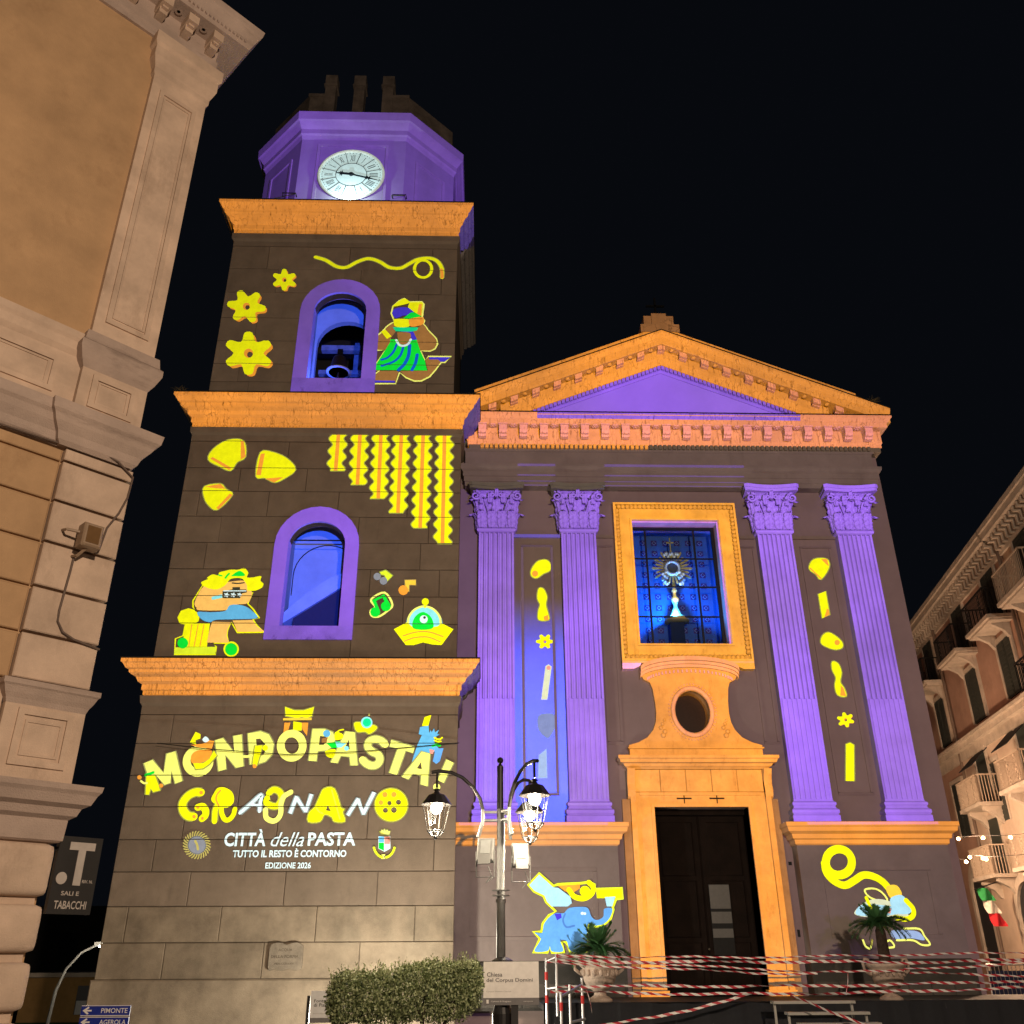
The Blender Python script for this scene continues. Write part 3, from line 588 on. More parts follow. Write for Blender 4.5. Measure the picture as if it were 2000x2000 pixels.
  ('strip','Y','poly',[(-3.271,15.225),(-3.24,15.191),(-3.218,15.156),(-3.21,15.122),(-3.218,15.088),(-3.239,15.053),(-3.267,15.019),(-3.296,14.984),(-3.315,14.95),(-3.321,14.916),(-3.311,14.882),(-3.288,14.848),(-3.257,14.814),(-3.228,14.781),(-3.207,14.747),(-3.201,14.713),(-3.21,14.679),(-3.232,14.645),(-3.261,14.611),(-3.288,14.577),(-3.307,14.543),(-3.311,14.509),(-3.299,14.476),(-3.275,14.443),(-3.244,14.409),(-3.216,14.376),(-3.196,14.343),(-3.192,14.31),(-3.203,14.276),(-3.226,14.243),(-3.255,14.209),(-3.281,14.175),(-3.298,14.142),(-3.3,14.109),(-3.287,14.076),(-3.262,14.043),(-3.231,14.01),(-3.203,13.977),(-3.186,13.945),(-3.183,13.912),(-3.195,13.879),(-3.219,13.845),(-3.248,13.812),(-3.274,13.779),(-3.289,13.746),(-3.29,13.714),(-3.275,13.681),(-3.249,13.649),(-3.218,13.616),(-3.192,13.584),(-3.176,13.552),(-3.175,13.519),(-3.189,13.486),(-3.213,13.454),(-3.242,13.421),(-3.267,13.388),(-3.28,13.356),(-3.279,13.324),(-3.263,13.292),(-3.236,13.26),(-3.206,13.228),(-3.18,13.196),(-3.166,13.164),(-3.167,13.132),(-3.182,13.1),(-3.207,13.067),(-3.236,13.035),(-3.259,13.003),(-2.871,13.006),(-2.848,13.038),(-2.819,13.071),(-2.793,13.103),(-2.778,13.135),(-2.777,13.167),(-2.791,13.199),(-2.816,13.231),(-2.846,13.263),(-2.873,13.295),(-2.889,13.327),(-2.89,13.359),(-2.876,13.392),(-2.851,13.424),(-2.822,13.457),(-2.797,13.49),(-2.783,13.522),(-2.784,13.555),(-2.8,13.587),(-2.826,13.62),(-2.856,13.652),(-2.882,13.685),(-2.897,13.717),(-2.896,13.75),(-2.881,13.783),(-2.855,13.816),(-2.826,13.849),(-2.801,13.882),(-2.789,13.915),(-2.791,13.948),(-2.809,13.981),(-2.836,14.014),(-2.867,14.047),(-2.892,14.08),(-2.905,14.113),(-2.902,14.146),(-2.885,14.179),(-2.858,14.213),(-2.829,14.246),(-2.806,14.28),(-2.795,14.313),(-2.799,14.347),(-2.818,14.38),(-2.847,14.413),(-2.877,14.447),(-2.901,14.48),(-2.913,14.513),(-2.908,14.547),(-2.89,14.581),(-2.862,14.615),(-2.833,14.649),(-2.81,14.683),(-2.801,14.717),(-2.807,14.751),(-2.828,14.785),(-2.857,14.818),(-2.887,14.852),(-2.91,14.886),(-2.92,14.92),(-2.914,14.954),(-2.894,14.988),(-2.866,15.023),(-2.837,15.058),(-2.815,15.092),(-2.808,15.126),(-2.816,15.161),(-2.838,15.195),(-2.868,15.229)]),
  ('middle_band','O','poly',[(-3.128,15.226),(-3.021,15.227),(-2.977,13.005),(-3.079,13.004)]),
 ]),
 ('projected_lasagna','third longest of six wavy yellow lasagna strips hanging from the middle cornice','projection','lasagna strips projected on the tower',22.478,[
  ('strip','Y','poly',[(-2.687,15.231),(-2.657,15.197),(-2.635,15.163),(-2.628,15.129),(-2.635,15.094),(-2.657,15.06),(-2.686,15.025),(-2.715,14.991),(-2.735,14.956),(-2.741,14.922),(-2.732,14.888),(-2.709,14.855),(-2.679,14.821),(-2.65,14.787),(-2.629,14.754),(-2.623,14.72),(-2.632,14.686),(-2.654,14.652),(-2.683,14.618),(-2.711,14.584),(-2.73,14.55),(-2.735,14.516),(-2.725,14.483),(-2.701,14.45),(-2.671,14.416),(-2.642,14.383),(-2.623,14.35),(-2.618,14.317),(-2.629,14.283),(-2.652,14.25),(-2.681,14.216),(-2.708,14.183),(-2.726,14.149),(-2.729,14.116),(-2.717,14.083),(-2.693,14.05),(-2.663,14.017),(-2.635,13.985),(-2.617,13.952),(-2.614,13.919),(-2.626,13.886),(-2.649,13.853),(-2.679,13.82),(-2.705,13.787),(-2.722,13.754),(-2.723,13.721),(-2.71,13.689),(-2.685,13.656),(-2.655,13.624),(-2.628,13.592),(-2.611,13.559),(-2.609,13.527),(-2.623,13.494),(-2.647,13.462),(-2.676,13.429),(-2.702,13.396),(-2.717,13.364),(-2.717,13.332),(-2.703,13.299),(-2.677,13.268),(-2.647,13.236),(-2.621,13.204),(-2.606,13.172),(-2.605,13.14),(-2.62,13.108),(-2.645,13.075),(-2.674,13.043),(-2.699,13.011),(-2.712,12.979),(-2.711,12.947),(-2.696,12.916),(-2.669,12.884),(-2.64,12.852),(-2.615,12.821),(-2.601,12.789),(-2.602,12.758),(-2.617,12.726),(-2.643,12.694),(-2.671,12.663),(-2.695,12.631),(-2.708,12.599),(-2.705,12.568),(-2.32,12.571),(-2.322,12.602),(-2.309,12.634),(-2.285,12.666),(-2.256,12.697),(-2.23,12.729),(-2.215,12.761),(-2.214,12.793),(-2.227,12.824),(-2.252,12.856),(-2.282,12.887),(-2.308,12.919),(-2.323,12.95),(-2.324,12.982),(-2.31,13.014),(-2.285,13.046),(-2.256,13.079),(-2.23,13.111),(-2.216,13.143),(-2.216,13.175),(-2.231,13.207),(-2.257,13.239),(-2.287,13.271),(-2.312,13.303),(-2.327,13.335),(-2.326,13.367),(-2.311,13.4),(-2.285,13.432),(-2.255,13.465),(-2.231,13.498),(-2.217,13.53),(-2.219,13.563),(-2.236,13.595),(-2.262,13.627),(-2.292,13.66),(-2.317,13.692),(-2.33,13.725),(-2.328,13.758),(-2.311,13.79),(-2.285,13.823),(-2.255,13.857),(-2.231,13.89),(-2.219,13.923),(-2.222,13.956),(-2.24,13.988),(-2.267,14.021),(-2.297,14.054),(-2.322,14.087),(-2.333,14.12),(-2.33,14.153),(-2.312,14.186),(-2.284,14.22),(-2.255,14.254),(-2.231,14.287),(-2.221,14.321),(-2.225,14.354),(-2.244,14.387),(-2.273,14.42),(-2.303,14.454),(-2.326,14.487),(-2.337,14.52),(-2.331,14.554),(-2.312,14.588),(-2.284,14.622),(-2.255,14.656),(-2.232,14.69),(-2.222,14.724),(-2.229,14.758),(-2.249,14.791),(-2.278,14.825),(-2.308,14.859),(-2.33,14.893),(-2.34,14.927),(-2.333,14.961),(-2.313,14.995),(-2.284,15.03),(-2.254,15.064),(-2.233,15.099),(-2.224,15.133),(-2.232,15.167),(-2.254,15.201),(-2.283,15.235)]),
  ('middle_band','O','poly',[(-2.544,15.233),(-2.438,15.234),(-2.414,12.57),(-2.516,12.569)]),
 ]),
 ('projected_lasagna','second longest of six wavy yellow lasagna strips hanging from the middle cornice','projection','lasagna strips projected on the tower',22.478,[
  ('strip','Y','poly',[(-2.066,15.238),(-2.036,15.204),(-2.014,15.17),(-2.006,15.136),(-2.013,15.101),(-2.035,15.067),(-2.064,15.033),(-2.092,14.998),(-2.113,14.964),(-2.12,14.93),(-2.111,14.896),(-2.089,14.863),(-2.059,14.829),(-2.029,14.796),(-2.008,14.762),(-2.001,14.728),(-2.009,14.695),(-2.031,14.661),(-2.06,14.627),(-2.088,14.593),(-2.108,14.559),(-2.114,14.526),(-2.104,14.492),(-2.082,14.459),(-2.052,14.426),(-2.023,14.393),(-2.003,14.36),(-1.996,14.326),(-2.005,14.293),(-2.027,14.26),(-2.056,14.226),(-2.083,14.193),(-2.103,14.16),(-2.108,14.126),(-2.098,14.094),(-2.075,14.061),(-2.045,14.028),(-2.017,13.995),(-1.997,13.963),(-1.991,13.93),(-2.001,13.897),(-2.023,13.864),(-2.052,13.831),(-2.079,13.798),(-2.098,13.765),(-2.102,13.733),(-2.092,13.7),(-2.069,13.668),(-2.039,13.636),(-2.011,13.604),(-1.992,13.571),(-1.987,13.539),(-1.997,13.506),(-2.019,13.474),(-2.048,13.441),(-2.075,13.409),(-2.093,13.377),(-2.097,13.344),(-2.086,13.312),(-2.062,13.28),(-2.033,13.249),(-2.005,13.217),(-1.986,13.185),(-1.982,13.153),(-1.993,13.121),(-2.015,13.089),(-2.044,13.057),(-2.071,13.025),(-2.088,12.993),(-2.091,12.961),(-2.079,12.93),(-2.056,12.898),(-2.026,12.867),(-1.999,12.835),(-1.981,12.804),(-1.978,12.772),(-1.989,12.741),(-2.012,12.709),(-2.04,12.677),(-2.066,12.646),(-2.083,12.614),(-2.086,12.583),(-2.073,12.552),(-2.049,12.521),(-2.02,12.49),(-1.993,12.459),(-1.976,12.428),(-1.973,12.397),(-1.985,12.365),(-2.008,12.334),(-2.037,12.303),(-2.062,12.272),(-2.078,12.241),(-2.08,12.21),(-2.067,12.179),(-2.043,12.148),(-2.014,12.118),(-1.631,12.121),(-1.66,12.151),(-1.684,12.182),(-1.696,12.213),(-1.694,12.244),(-1.678,12.275),(-1.652,12.306),(-1.624,12.337),(-1.6,12.368),(-1.588,12.4),(-1.591,12.431),(-1.608,12.462),(-1.634,12.493),(-1.663,12.524),(-1.687,12.555),(-1.699,12.586),(-1.697,12.617),(-1.68,12.649),(-1.653,12.68),(-1.625,12.712),(-1.601,12.744),(-1.59,12.775),(-1.593,12.807),(-1.611,12.838),(-1.638,12.87),(-1.667,12.901),(-1.691,12.933),(-1.702,12.964),(-1.699,12.996),(-1.681,13.028),(-1.655,13.06),(-1.626,13.092),(-1.603,13.124),(-1.592,13.156),(-1.596,13.188),(-1.614,13.22),(-1.642,13.252),(-1.671,13.284),(-1.694,13.316),(-1.705,13.348),(-1.701,13.38),(-1.683,13.412),(-1.656,13.445),(-1.627,13.477),(-1.604,13.51),(-1.594,13.542),(-1.599,13.575),(-1.618,13.607),(-1.646,13.639),(-1.675,13.672),(-1.698,13.704),(-1.708,13.736),(-1.704,13.769),(-1.685,13.802),(-1.657,13.835),(-1.628,13.868),(-1.606,13.901),(-1.596,13.934),(-1.601,13.967),(-1.621,13.999),(-1.649,14.032),(-1.679,14.065),(-1.702,14.097),(-1.711,14.13),(-1.706,14.163),(-1.686,14.197),(-1.658,14.23),(-1.629,14.264),(-1.607,14.297),(-1.598,14.33),(-1.604,14.364),(-1.625,14.397),(-1.653,14.43),(-1.683,14.463),(-1.705,14.496),(-1.714,14.53),(-1.708,14.563),(-1.688,14.597),(-1.659,14.631),(-1.63,14.665),(-1.608,14.699),(-1.6,14.732),(-1.607,14.766),(-1.628,14.8),(-1.657,14.833),(-1.687,14.867),(-1.709,14.9),(-1.718,14.934),(-1.71,14.968),(-1.69,15.003),(-1.661,15.037),(-1.631,15.071),(-1.61,15.106),(-1.602,15.14),(-1.61,15.174),(-1.632,15.208),(-1.661,15.242)]),
  ('middle_band','O','poly',[(-1.922,15.239),(-1.816,15.241),(-1.787,12.119),(-1.888,12.119)]),
 ]),
 ('projected_lasagna','longest of six wavy yellow lasagna strips hanging from the middle cornice','projection','lasagna strips projected on the tower',22.478,[
  ('strip','Y','poly',[(-1.454,15.244),(-1.424,15.21),(-1.402,15.176),(-1.394,15.142),(-1.402,15.108),(-1.423,15.073),(-1.452,15.039),(-1.481,15.004),(-1.501,14.97),(-1.508,14.936),(-1.499,14.902),(-1.476,14.868),(-1.446,14.835),(-1.417,14.801),(-1.396,14.767),(-1.389,14.734),(-1.397,14.7),(-1.419,14.666),(-1.448,14.632),(-1.477,14.598),(-1.496,14.564),(-1.502,14.53),(-1.492,14.497),(-1.468,14.464),(-1.438,14.43),(-1.41,14.397),(-1.39,14.364),(-1.384,14.331),(-1.393,14.297),(-1.416,14.264),(-1.445,14.23),(-1.473,14.197),(-1.491,14.163),(-1.496,14.13),(-1.485,14.097),(-1.461,14.064),(-1.431,14.032),(-1.403,13.999),(-1.384,13.966),(-1.379,13.933),(-1.39,13.9),(-1.413,13.867),(-1.442,13.834),(-1.469,13.801),(-1.486,13.768),(-1.49,13.736),(-1.478,13.703),(-1.453,13.671),(-1.424,13.638),(-1.396,13.606),(-1.378,13.574),(-1.374,13.541),(-1.386,13.509),(-1.409,13.476),(-1.438,13.443),(-1.465,13.411),(-1.481,13.378),(-1.484,13.346),(-1.471,13.314),(-1.446,13.282),(-1.416,13.25),(-1.389,13.218),(-1.372,13.186),(-1.37,13.154),(-1.382,13.122),(-1.406,13.09),(-1.435,13.058),(-1.461,13.026),(-1.476,12.994),(-1.478,12.962),(-1.464,12.93),(-1.439,12.899),(-1.409,12.867),(-1.383,12.836),(-1.367,12.804),(-1.365,12.773),(-1.379,12.741),(-1.403,12.709),(-1.432,12.677),(-1.457,12.646),(-1.472,12.614),(-1.472,12.583),(-1.457,12.552),(-1.432,12.52),(-1.402,12.489),(-1.376,12.458),(-1.361,12.427),(-1.361,12.396),(-1.375,12.365),(-1.4,12.333),(-1.428,12.302),(-1.453,12.271),(-1.467,12.24),(-1.466,12.209),(-1.45,12.178),(-1.425,12.147),(-1.395,12.116),(-1.37,12.086),(-1.356,12.055),(-1.357,12.024),(-1.372,11.993),(-1.397,11.963),(-1.425,11.932),(-1.449,11.901),(-1.462,11.87),(-1.46,11.84),(-1.444,11.809),(-1.417,11.779),(-1.388,11.748),(-1.364,11.718),(-1.351,11.688),(-1.353,11.657),(-0.972,11.66),(-0.97,11.69),(-0.983,11.721),(-1.007,11.751),(-1.036,11.781),(-1.062,11.812),(-1.078,11.842),(-1.08,11.873),(-1.067,11.903),(-1.043,11.934),(-1.014,11.965),(-0.989,11.996),(-0.974,12.027),(-0.973,12.058),(-0.987,12.089),(-1.012,12.119),(-1.041,12.15),(-1.066,12.181),(-1.082,12.212),(-1.082,12.243),(-1.068,12.274),(-1.044,12.305),(-1.015,12.336),(-0.99,12.368),(-0.975,12.399),(-0.976,12.43),(-0.99,12.461),(-1.016,12.492),(-1.045,12.523),(-1.071,12.555),(-1.085,12.586),(-1.085,12.617),(-1.07,12.649),(-1.044,12.68),(-1.015,12.712),(-0.991,12.744),(-0.977,12.776),(-0.978,12.807),(-0.994,12.839),(-1.02,12.87),(-1.05,12.902),(-1.075,12.933),(-1.088,12.965),(-1.087,12.997),(-1.071,13.029),(-1.045,13.061),(-1.016,13.093),(-0.992,13.125),(-0.979,13.158),(-0.981,13.19),(-0.998,13.222),(-1.025,13.253),(-1.055,13.285),(-1.079,13.317),(-1.092,13.35),(-1.089,13.382),(-1.072,13.414),(-1.046,13.447),(-1.016,13.479),(-0.993,13.512),(-0.981,13.545),(-0.984,13.577),(-1.002,13.609),(-1.03,13.642),(-1.059,13.674),(-1.083,13.707),(-1.095,13.739),(-1.092,13.772),(-1.074,13.805),(-1.046,13.838),(-1.017,13.871),(-0.994,13.904),(-0.983,13.937),(-0.987,13.97),(-1.006,14.003),(-1.034,14.035),(-1.064,14.068),(-1.088,14.101),(-1.098,14.134),(-1.094,14.167),(-1.075,14.201),(-1.047,14.234),(-1.018,14.268),(-0.995,14.301),(-0.985,14.335),(-0.991,14.368),(-1.01,14.401),(-1.039,14.434),(-1.069,14.468),(-1.092,14.501),(-1.102,14.534),(-1.096,14.568),(-1.076,14.602),(-1.048,14.636),(-1.018,14.67),(-0.996,14.704),(-0.987,14.738),(-0.994,14.772),(-1.015,14.805),(-1.044,14.839),(-1.074,14.872),(-1.096,14.906),(-1.105,14.94),(-1.098,14.974),(-1.077,15.009),(-1.048,15.043),(-1.019,15.078),(-0.998,15.112),(-0.99,15.146),(-0.997,15.181),(-1.019,15.215),(-1.049,15.249)]),
  ('middle_band','O','poly',[(-1.31,15.246),(-1.203,15.247),(-1.169,11.659),(-1.27,11.658)]),
 ]),
 ('projected_letter','first large title letter M in pale yellow, leftmost of the arched row','projection','title letters projected on the tower base',22.478,[
  ('letter_face','YL','poly',[(-8.205,5.829),(-8.016,5.905),(-7.7,5.6),(-7.7,6.05),(-7.503,6.11),(-7.23,5.412),(-7.385,5.354),(-7.521,5.65),(-7.507,5.37),(-7.636,5.325),(-7.877,5.551),(-7.718,5.217),(-7.871,5.155)]),
 ]),
 ('projected_letter','pale yellow title letter O behind the orange rider','projection','title letters projected on the tower base',22.478,[
  ('letter_face','YL','ring',[(-6.651,5.873),(-6.652,5.789),(-6.68,5.714),(-6.732,5.655),(-6.803,5.617),(-6.885,5.604),(-6.971,5.617),(-7.052,5.655),(-7.121,5.714),(-7.171,5.789),(-7.197,5.873),(-7.196,5.956),(-7.169,6.032),(-7.117,6.092),(-7.046,6.131),(-6.963,6.145),(-6.877,6.131),(-6.794,6.092),(-6.725,6.032),(-6.676,5.956)],0.185),
 ]),
 ('projected_letter','pale yellow title letter N between rider and letter D','projection','title letters projected on the tower base',22.478,[
  ('letter_face','YL','poly',[(-6.584,6.375),(-6.406,6.426),(-6.086,6.08),(-6.157,6.477),(-5.967,6.514),(-5.828,5.758),(-6.0,5.724),(-6.293,6.029),(-6.233,5.689),(-6.402,5.639)]),
 ]),
 ('projected_letter','pale yellow title letter D left of the shrine gate','projection','title letters projected on the tower base',22.478,[
  ('letter_face','YL','holes',[[(-5.815,6.539),(-5.523,6.591),(-5.309,6.519),(-5.161,6.293),(-5.173,6.029),(-5.318,5.868),(-5.474,5.818),(-5.675,5.798)],[(-5.604,6.406),(-5.503,6.416),(-5.376,6.293),(-5.332,6.171),(-5.377,6.029),(-5.514,5.979)]]),
 ]),
 ('projected_letter','pale yellow title letter O under the shrine gate','projection','title letters projected on the tower base',22.478,[
  ('letter_face','YL','ring',[(-4.457,6.248),(-4.461,6.158),(-4.491,6.078),(-4.543,6.014),(-4.613,5.973),(-4.693,5.959),(-4.776,5.973),(-4.854,6.014),(-4.919,6.078),(-4.965,6.158),(-4.988,6.248),(-4.984,6.338),(-4.955,6.419),(-4.903,6.484),(-4.833,6.525),(-4.752,6.54),(-4.668,6.525),(-4.589,6.484),(-4.524,6.419),(-4.478,6.338)],0.187),
 ]),
 ('projected_letter','pale yellow title letter P beside the green and blue figure','projection','title letters projected on the tower base',22.478,[
  ('letter_face','YL','holes',[[(-4.251,6.654),(-3.965,6.648),(-3.761,6.571),(-3.683,6.418),(-3.733,6.222),(-3.878,6.135),(-4.083,6.114),(-4.095,5.878),(-4.28,5.888)],[(-4.061,6.483),(-3.905,6.461),(-3.874,6.352),(-3.954,6.265),(-4.068,6.265)]]),
 ]),
 ('projected_letter','pale yellow title letter A under the small saucer','projection','title letters projected on the tower base',22.478,[
  ('letter_face','YL','holes',[[(-3.444,6.589),(-3.222,6.567),(-3.101,5.775),(-3.264,5.781),(-3.301,5.985),(-3.52,6.006),(-3.582,5.835),(-3.745,5.845)],[(-3.352,6.396),(-3.313,6.157),(-3.445,6.168)]]),
 ]),
 ('projected_letter','pale yellow title letter S right of the small saucer','projection','title letters projected on the tower base',22.478,[
  ('letter_face','YL','stroke',[(-2.457,6.276),(-2.584,6.374),(-2.739,6.4),(-2.866,6.331),(-2.869,6.2),(-2.764,6.103),(-2.629,6.038),(-2.568,5.92),(-2.626,5.802),(-2.744,5.77),(-2.876,5.813),(-2.991,5.909)],0.165),
 ]),
 ('projected_letter','pale yellow title letter T left of the blue torch figure','projection','title letters projected on the tower base',22.478,[
  ('letter_face','YL','poly',[(-2.32,6.379),(-1.742,6.211),(-1.78,6.075),(-1.962,6.127),(-2.143,5.554),(-2.323,5.6),(-2.146,6.179),(-2.346,6.233)]),
 ]),
 ('projected_letter','pale yellow title letter A in front of the blue torch figure','projection','title letters projected on the tower base',22.478,[
  ('letter_face','YL','holes',[[(-1.563,6.103),(-1.364,6.049),(-1.402,5.284),(-1.559,5.336),(-1.552,5.536),(-1.76,5.589),(-1.862,5.452),(-2.02,5.505)],[(-1.575,5.855),(-1.547,5.685),(-1.667,5.706)]]),
 ]),
 ('projected_letter','tilted yellow exclamation mark ending the arched title','projection','title letters projected on the tower base',22.478,[
  ('stroke_face','YL','poly',[(-0.956,5.913),(-0.79,5.834),(-1.017,5.367),(-1.159,5.43)]),
  ('dot','YL','poly',[(-1.09,5.267),(-1.093,5.241),(-1.105,5.217),(-1.123,5.199),(-1.147,5.187),(-1.173,5.183),(-1.2,5.187),(-1.224,5.199),(-1.244,5.218),(-1.257,5.241),(-1.262,5.267),(-1.258,5.293),(-1.247,5.316),(-1.229,5.335),(-1.205,5.346),(-1.178,5.351),(-1.152,5.346),(-1.127,5.334),(-1.107,5.316),(-1.095,5.292)]),
 ]),
 ('projected_torch_figure','blue crowned figure raising a yellow torch behind the last letter A','projection','small figures around the projected title',22.478,[
  ('body','LB','poly',[(-1.63,6.704),(-1.421,6.738),(-1.404,6.572),(-1.271,6.572),(-1.263,6.309),(-1.149,6.179),(-1.342,6.049),(-1.346,5.834),(-1.408,6.049),(-1.563,6.103),(-1.76,5.589),(-1.794,5.877),(-1.679,6.265),(-1.578,6.506),(-1.656,6.528)]),
  ('sleeve','B2','poly',[(-1.237,6.179),(-1.04,6.189),(-1.118,5.877),(-1.203,5.812),(-1.293,5.877),(-1.255,6.049)]),
  ('torch','Y','poly',[(-1.528,6.949),(-1.363,7.001),(-1.431,6.727),(-1.586,6.727)]),
  ('crown','LB','poly',[(-1.402,6.506),(-1.373,6.638),(-1.338,6.572),(-1.286,6.672),(-1.26,6.572),(-1.163,6.638),(-1.204,6.528),(-1.137,6.528),(-1.267,6.44)]),
  ('hair','Y','stroke',[(-1.267,6.44),(-1.156,6.397),(-1.08,6.44)],0.04),
  ('hair','Y','stroke',[(-1.265,6.375),(-1.176,6.342),(-1.11,6.353)],0.035),
  ('leaf','G','stroke',[(-1.305,6.244),(-1.218,6.266),(-1.129,6.255)],0.057),
  ('cup','PK','poly',[(-1.379,6.168),(-1.257,6.135),(-1.298,6.049),(-1.364,6.049)]),
 ]),
 ('projected_saucer','small yellow ravioli flying saucer with teal dome over the title','projection','saucers projected on the tower',22.478,[
  ('hull','Y','smooth',[(-3.249,6.792),(-3.095,6.81),(-2.981,6.743),(-2.805,6.755),(-2.683,6.682),(-2.857,6.538),(-2.97,6.589),(-3.169,6.593)]),
  ('dome','C','poly',[(-2.804,6.815),(-2.808,6.771),(-2.826,6.731),(-2.855,6.7),(-2.893,6.68),(-2.936,6.673),(-2.98,6.68),(-3.021,6.7),(-3.054,6.731),(-3.077,6.77),(-3.087,6.814),(-3.083,6.858),(-3.066,6.898),(-3.036,6.93),(-2.998,6.95),(-2.955,6.957),(-2.91,6.95),(-2.869,6.93),(-2.836,6.898),(-2.814,6.858)]),
  ('pilot','G2','poly',[(-2.839,6.815),(-2.842,6.783),(-2.855,6.755),(-2.876,6.732),(-2.903,6.718),(-2.934,6.713),(-2.966,6.717),(-2.995,6.732),(-3.019,6.754),(-3.036,6.783),(-3.043,6.814),(-3.04,6.846),(-3.027,6.874),(-3.006,6.897),(-2.979,6.912),(-2.948,6.917),(-2.916,6.912),(-2.886,6.897),(-2.862,6.875),(-2.846,6.846)]),
  ('antenna_ball','YL','poly',[(-2.876,7.004),(-2.876,6.997),(-2.879,6.991),(-2.884,6.986),(-2.89,6.983),(-2.896,6.982),(-2.903,6.983),(-2.91,6.986),(-2.915,6.991),(-2.918,6.997),(-2.92,7.004),(-2.919,7.011),(-2.917,7.017),(-2.912,7.022),(-2.906,7.025),(-2.899,7.026),(-2.892,7.025),(-2.886,7.022),(-2.881,7.017),(-2.877,7.011)]),
 ]),
 ('projected_gate','yellow shrine gate with orange legs above the second letter O','projection','small figures around the projected title',22.478,[
  ('roof','Y','poly',[(-4.982,7.194),(-4.746,7.109),(-4.518,7.109),(-4.271,7.195),(-4.309,6.971),(-4.435,6.919),(-4.552,6.954),(-4.661,6.912),(-4.811,6.954),(-4.943,6.971)]),
  ('beam','YO','poly',[(-5.002,6.918),(-4.306,6.932),(-4.3,6.873),(-4.997,6.863)]),
  ('post','O','poly',[(-4.958,6.807),(-4.813,6.807),(-4.854,6.58),(-4.96,6.516)]),
  ('post','O','poly',[(-4.538,6.807),(-4.376,6.808),(-4.378,6.484),(-4.506,6.645)]),
  ('middle_post','Y','poly',[(-4.745,6.84),(-4.538,6.807),(-4.519,6.613),(-4.729,6.613)]),
 ]),
 ('projected_rider','orange figure with yellow hat lying over the first letter O','projection','small figures around the projected title',22.478,[
  ('fringe','Y','poly',[(-7.035,5.829),(-6.792,5.829),(-6.665,5.929),(-6.581,6.13),(-6.493,6.009),(-6.648,5.808),(-6.775,5.709),(-6.954,5.689)]),
  ('body','O','smooth',[(-7.078,5.849),(-7.102,6.009),(-7.015,6.11),(-6.838,6.151),(-6.632,6.13),(-6.667,5.949),(-6.815,5.849),(-7.014,5.829)]),
  ('arm','O','poly',[(-7.16,6.262),(-6.858,6.293),(-6.727,6.375),(-6.601,6.354),(-6.637,6.171),(-6.989,6.211)]),
  ('hat','Y','poly',[(-7.188,6.313),(-7.084,6.58),(-6.952,6.518),(-6.947,6.415),(-7.054,6.374),(-7.029,6.272)]),
  ('collar','W','smooth',[(-6.893,6.395),(-6.822,6.467),(-6.727,6.375),(-6.822,6.323)]),
 ]),
 ('projected_walker','yellow pasta figure with green cap walking at the letter M','projection','small figures around the projected title',22.478,[
  ('body','Y','poly',[(-8.094,5.531),(-7.895,5.541),(-7.781,5.334),(-7.719,5.198),(-7.872,5.159),(-7.945,5.237),(-7.962,5.101),(-8.041,5.101)]),
  ('cap','G','stroke',[(-8.118,5.551),(-8.022,5.581),(-7.947,5.61)],0.064),
  ('arm','YL','stroke',[(-8.204,5.413),(-8.126,5.364),(-8.056,5.364)],0.047),
  ('hand','O','poly',[(-8.2,5.496),(-8.2,5.48),(-8.205,5.466),(-8.215,5.455),(-8.228,5.447),(-8.243,5.445),(-8.26,5.447),(-8.276,5.455),(-8.289,5.466),(-8.299,5.48),(-8.304,5.496),(-8.305,5.512),(-8.3,5.526),(-8.29,5.537),(-8.277,5.545),(-8.261,5.547),(-8.245,5.545),(-8.229,5.537),(-8.215,5.526),(-8.206,5.512)]),
  ('hand','O','poly',[(-7.659,5.305),(-7.659,5.291),(-7.663,5.277),(-7.672,5.267),(-7.685,5.26),(-7.699,5.258),(-7.714,5.26),(-7.729,5.267),(-7.741,5.278),(-7.75,5.291),(-7.755,5.305),(-7.755,5.32),(-7.75,5.333),(-7.741,5.343),(-7.729,5.35),(-7.714,5.352),(-7.699,5.35),(-7.685,5.343),(-7.672,5.333),(-7.663,5.32)]),
 ]),
 ('projected_climber','slim yellow pasta figure climbing on the letter D','projection','small figures around the projected title',22.478,[
  ('body','Y','poly',[(-5.606,6.242),(-5.433,6.252),(-5.458,6.029),(-5.509,5.768),(-5.615,5.808)]),
  ('arm','YL','stroke',[(-5.84,5.989),(-5.758,5.985),(-5.66,6.009)],0.061),
  ('foot','O','poly',[(-5.51,5.758),(-5.511,5.743),(-5.516,5.73),(-5.526,5.719),(-5.538,5.712),(-5.553,5.71),(-5.568,5.712),(-5.583,5.719),(-5.595,5.73),(-5.603,5.743),(-5.607,5.758),(-5.607,5.773),(-5.601,5.786),(-5.592,5.797),(-5.579,5.804),(-5.564,5.806),(-5.549,5.804),(-5.535,5.797),(-5.523,5.786),(-5.514,5.773)]),
  ('head','Y','poly',[(-5.285,6.191),(-5.286,6.17),(-5.294,6.151),(-5.307,6.135),(-5.326,6.126),(-5.347,6.122),(-5.368,6.126),(-5.389,6.135),(-5.406,6.151),(-5.418,6.17),(-5.424,6.191),(-5.423,6.213),(-5.415,6.232),(-5.402,6.247),(-5.383,6.257),(-5.362,6.26),(-5.34,6.257),(-5.32,6.247),(-5.303,6.232),(-5.291,6.213)]),
 ]),
 ('projected_swimmer','green and blue figure with yellow cap between letters P and A','projection','small figures around the projected title',22.478,[
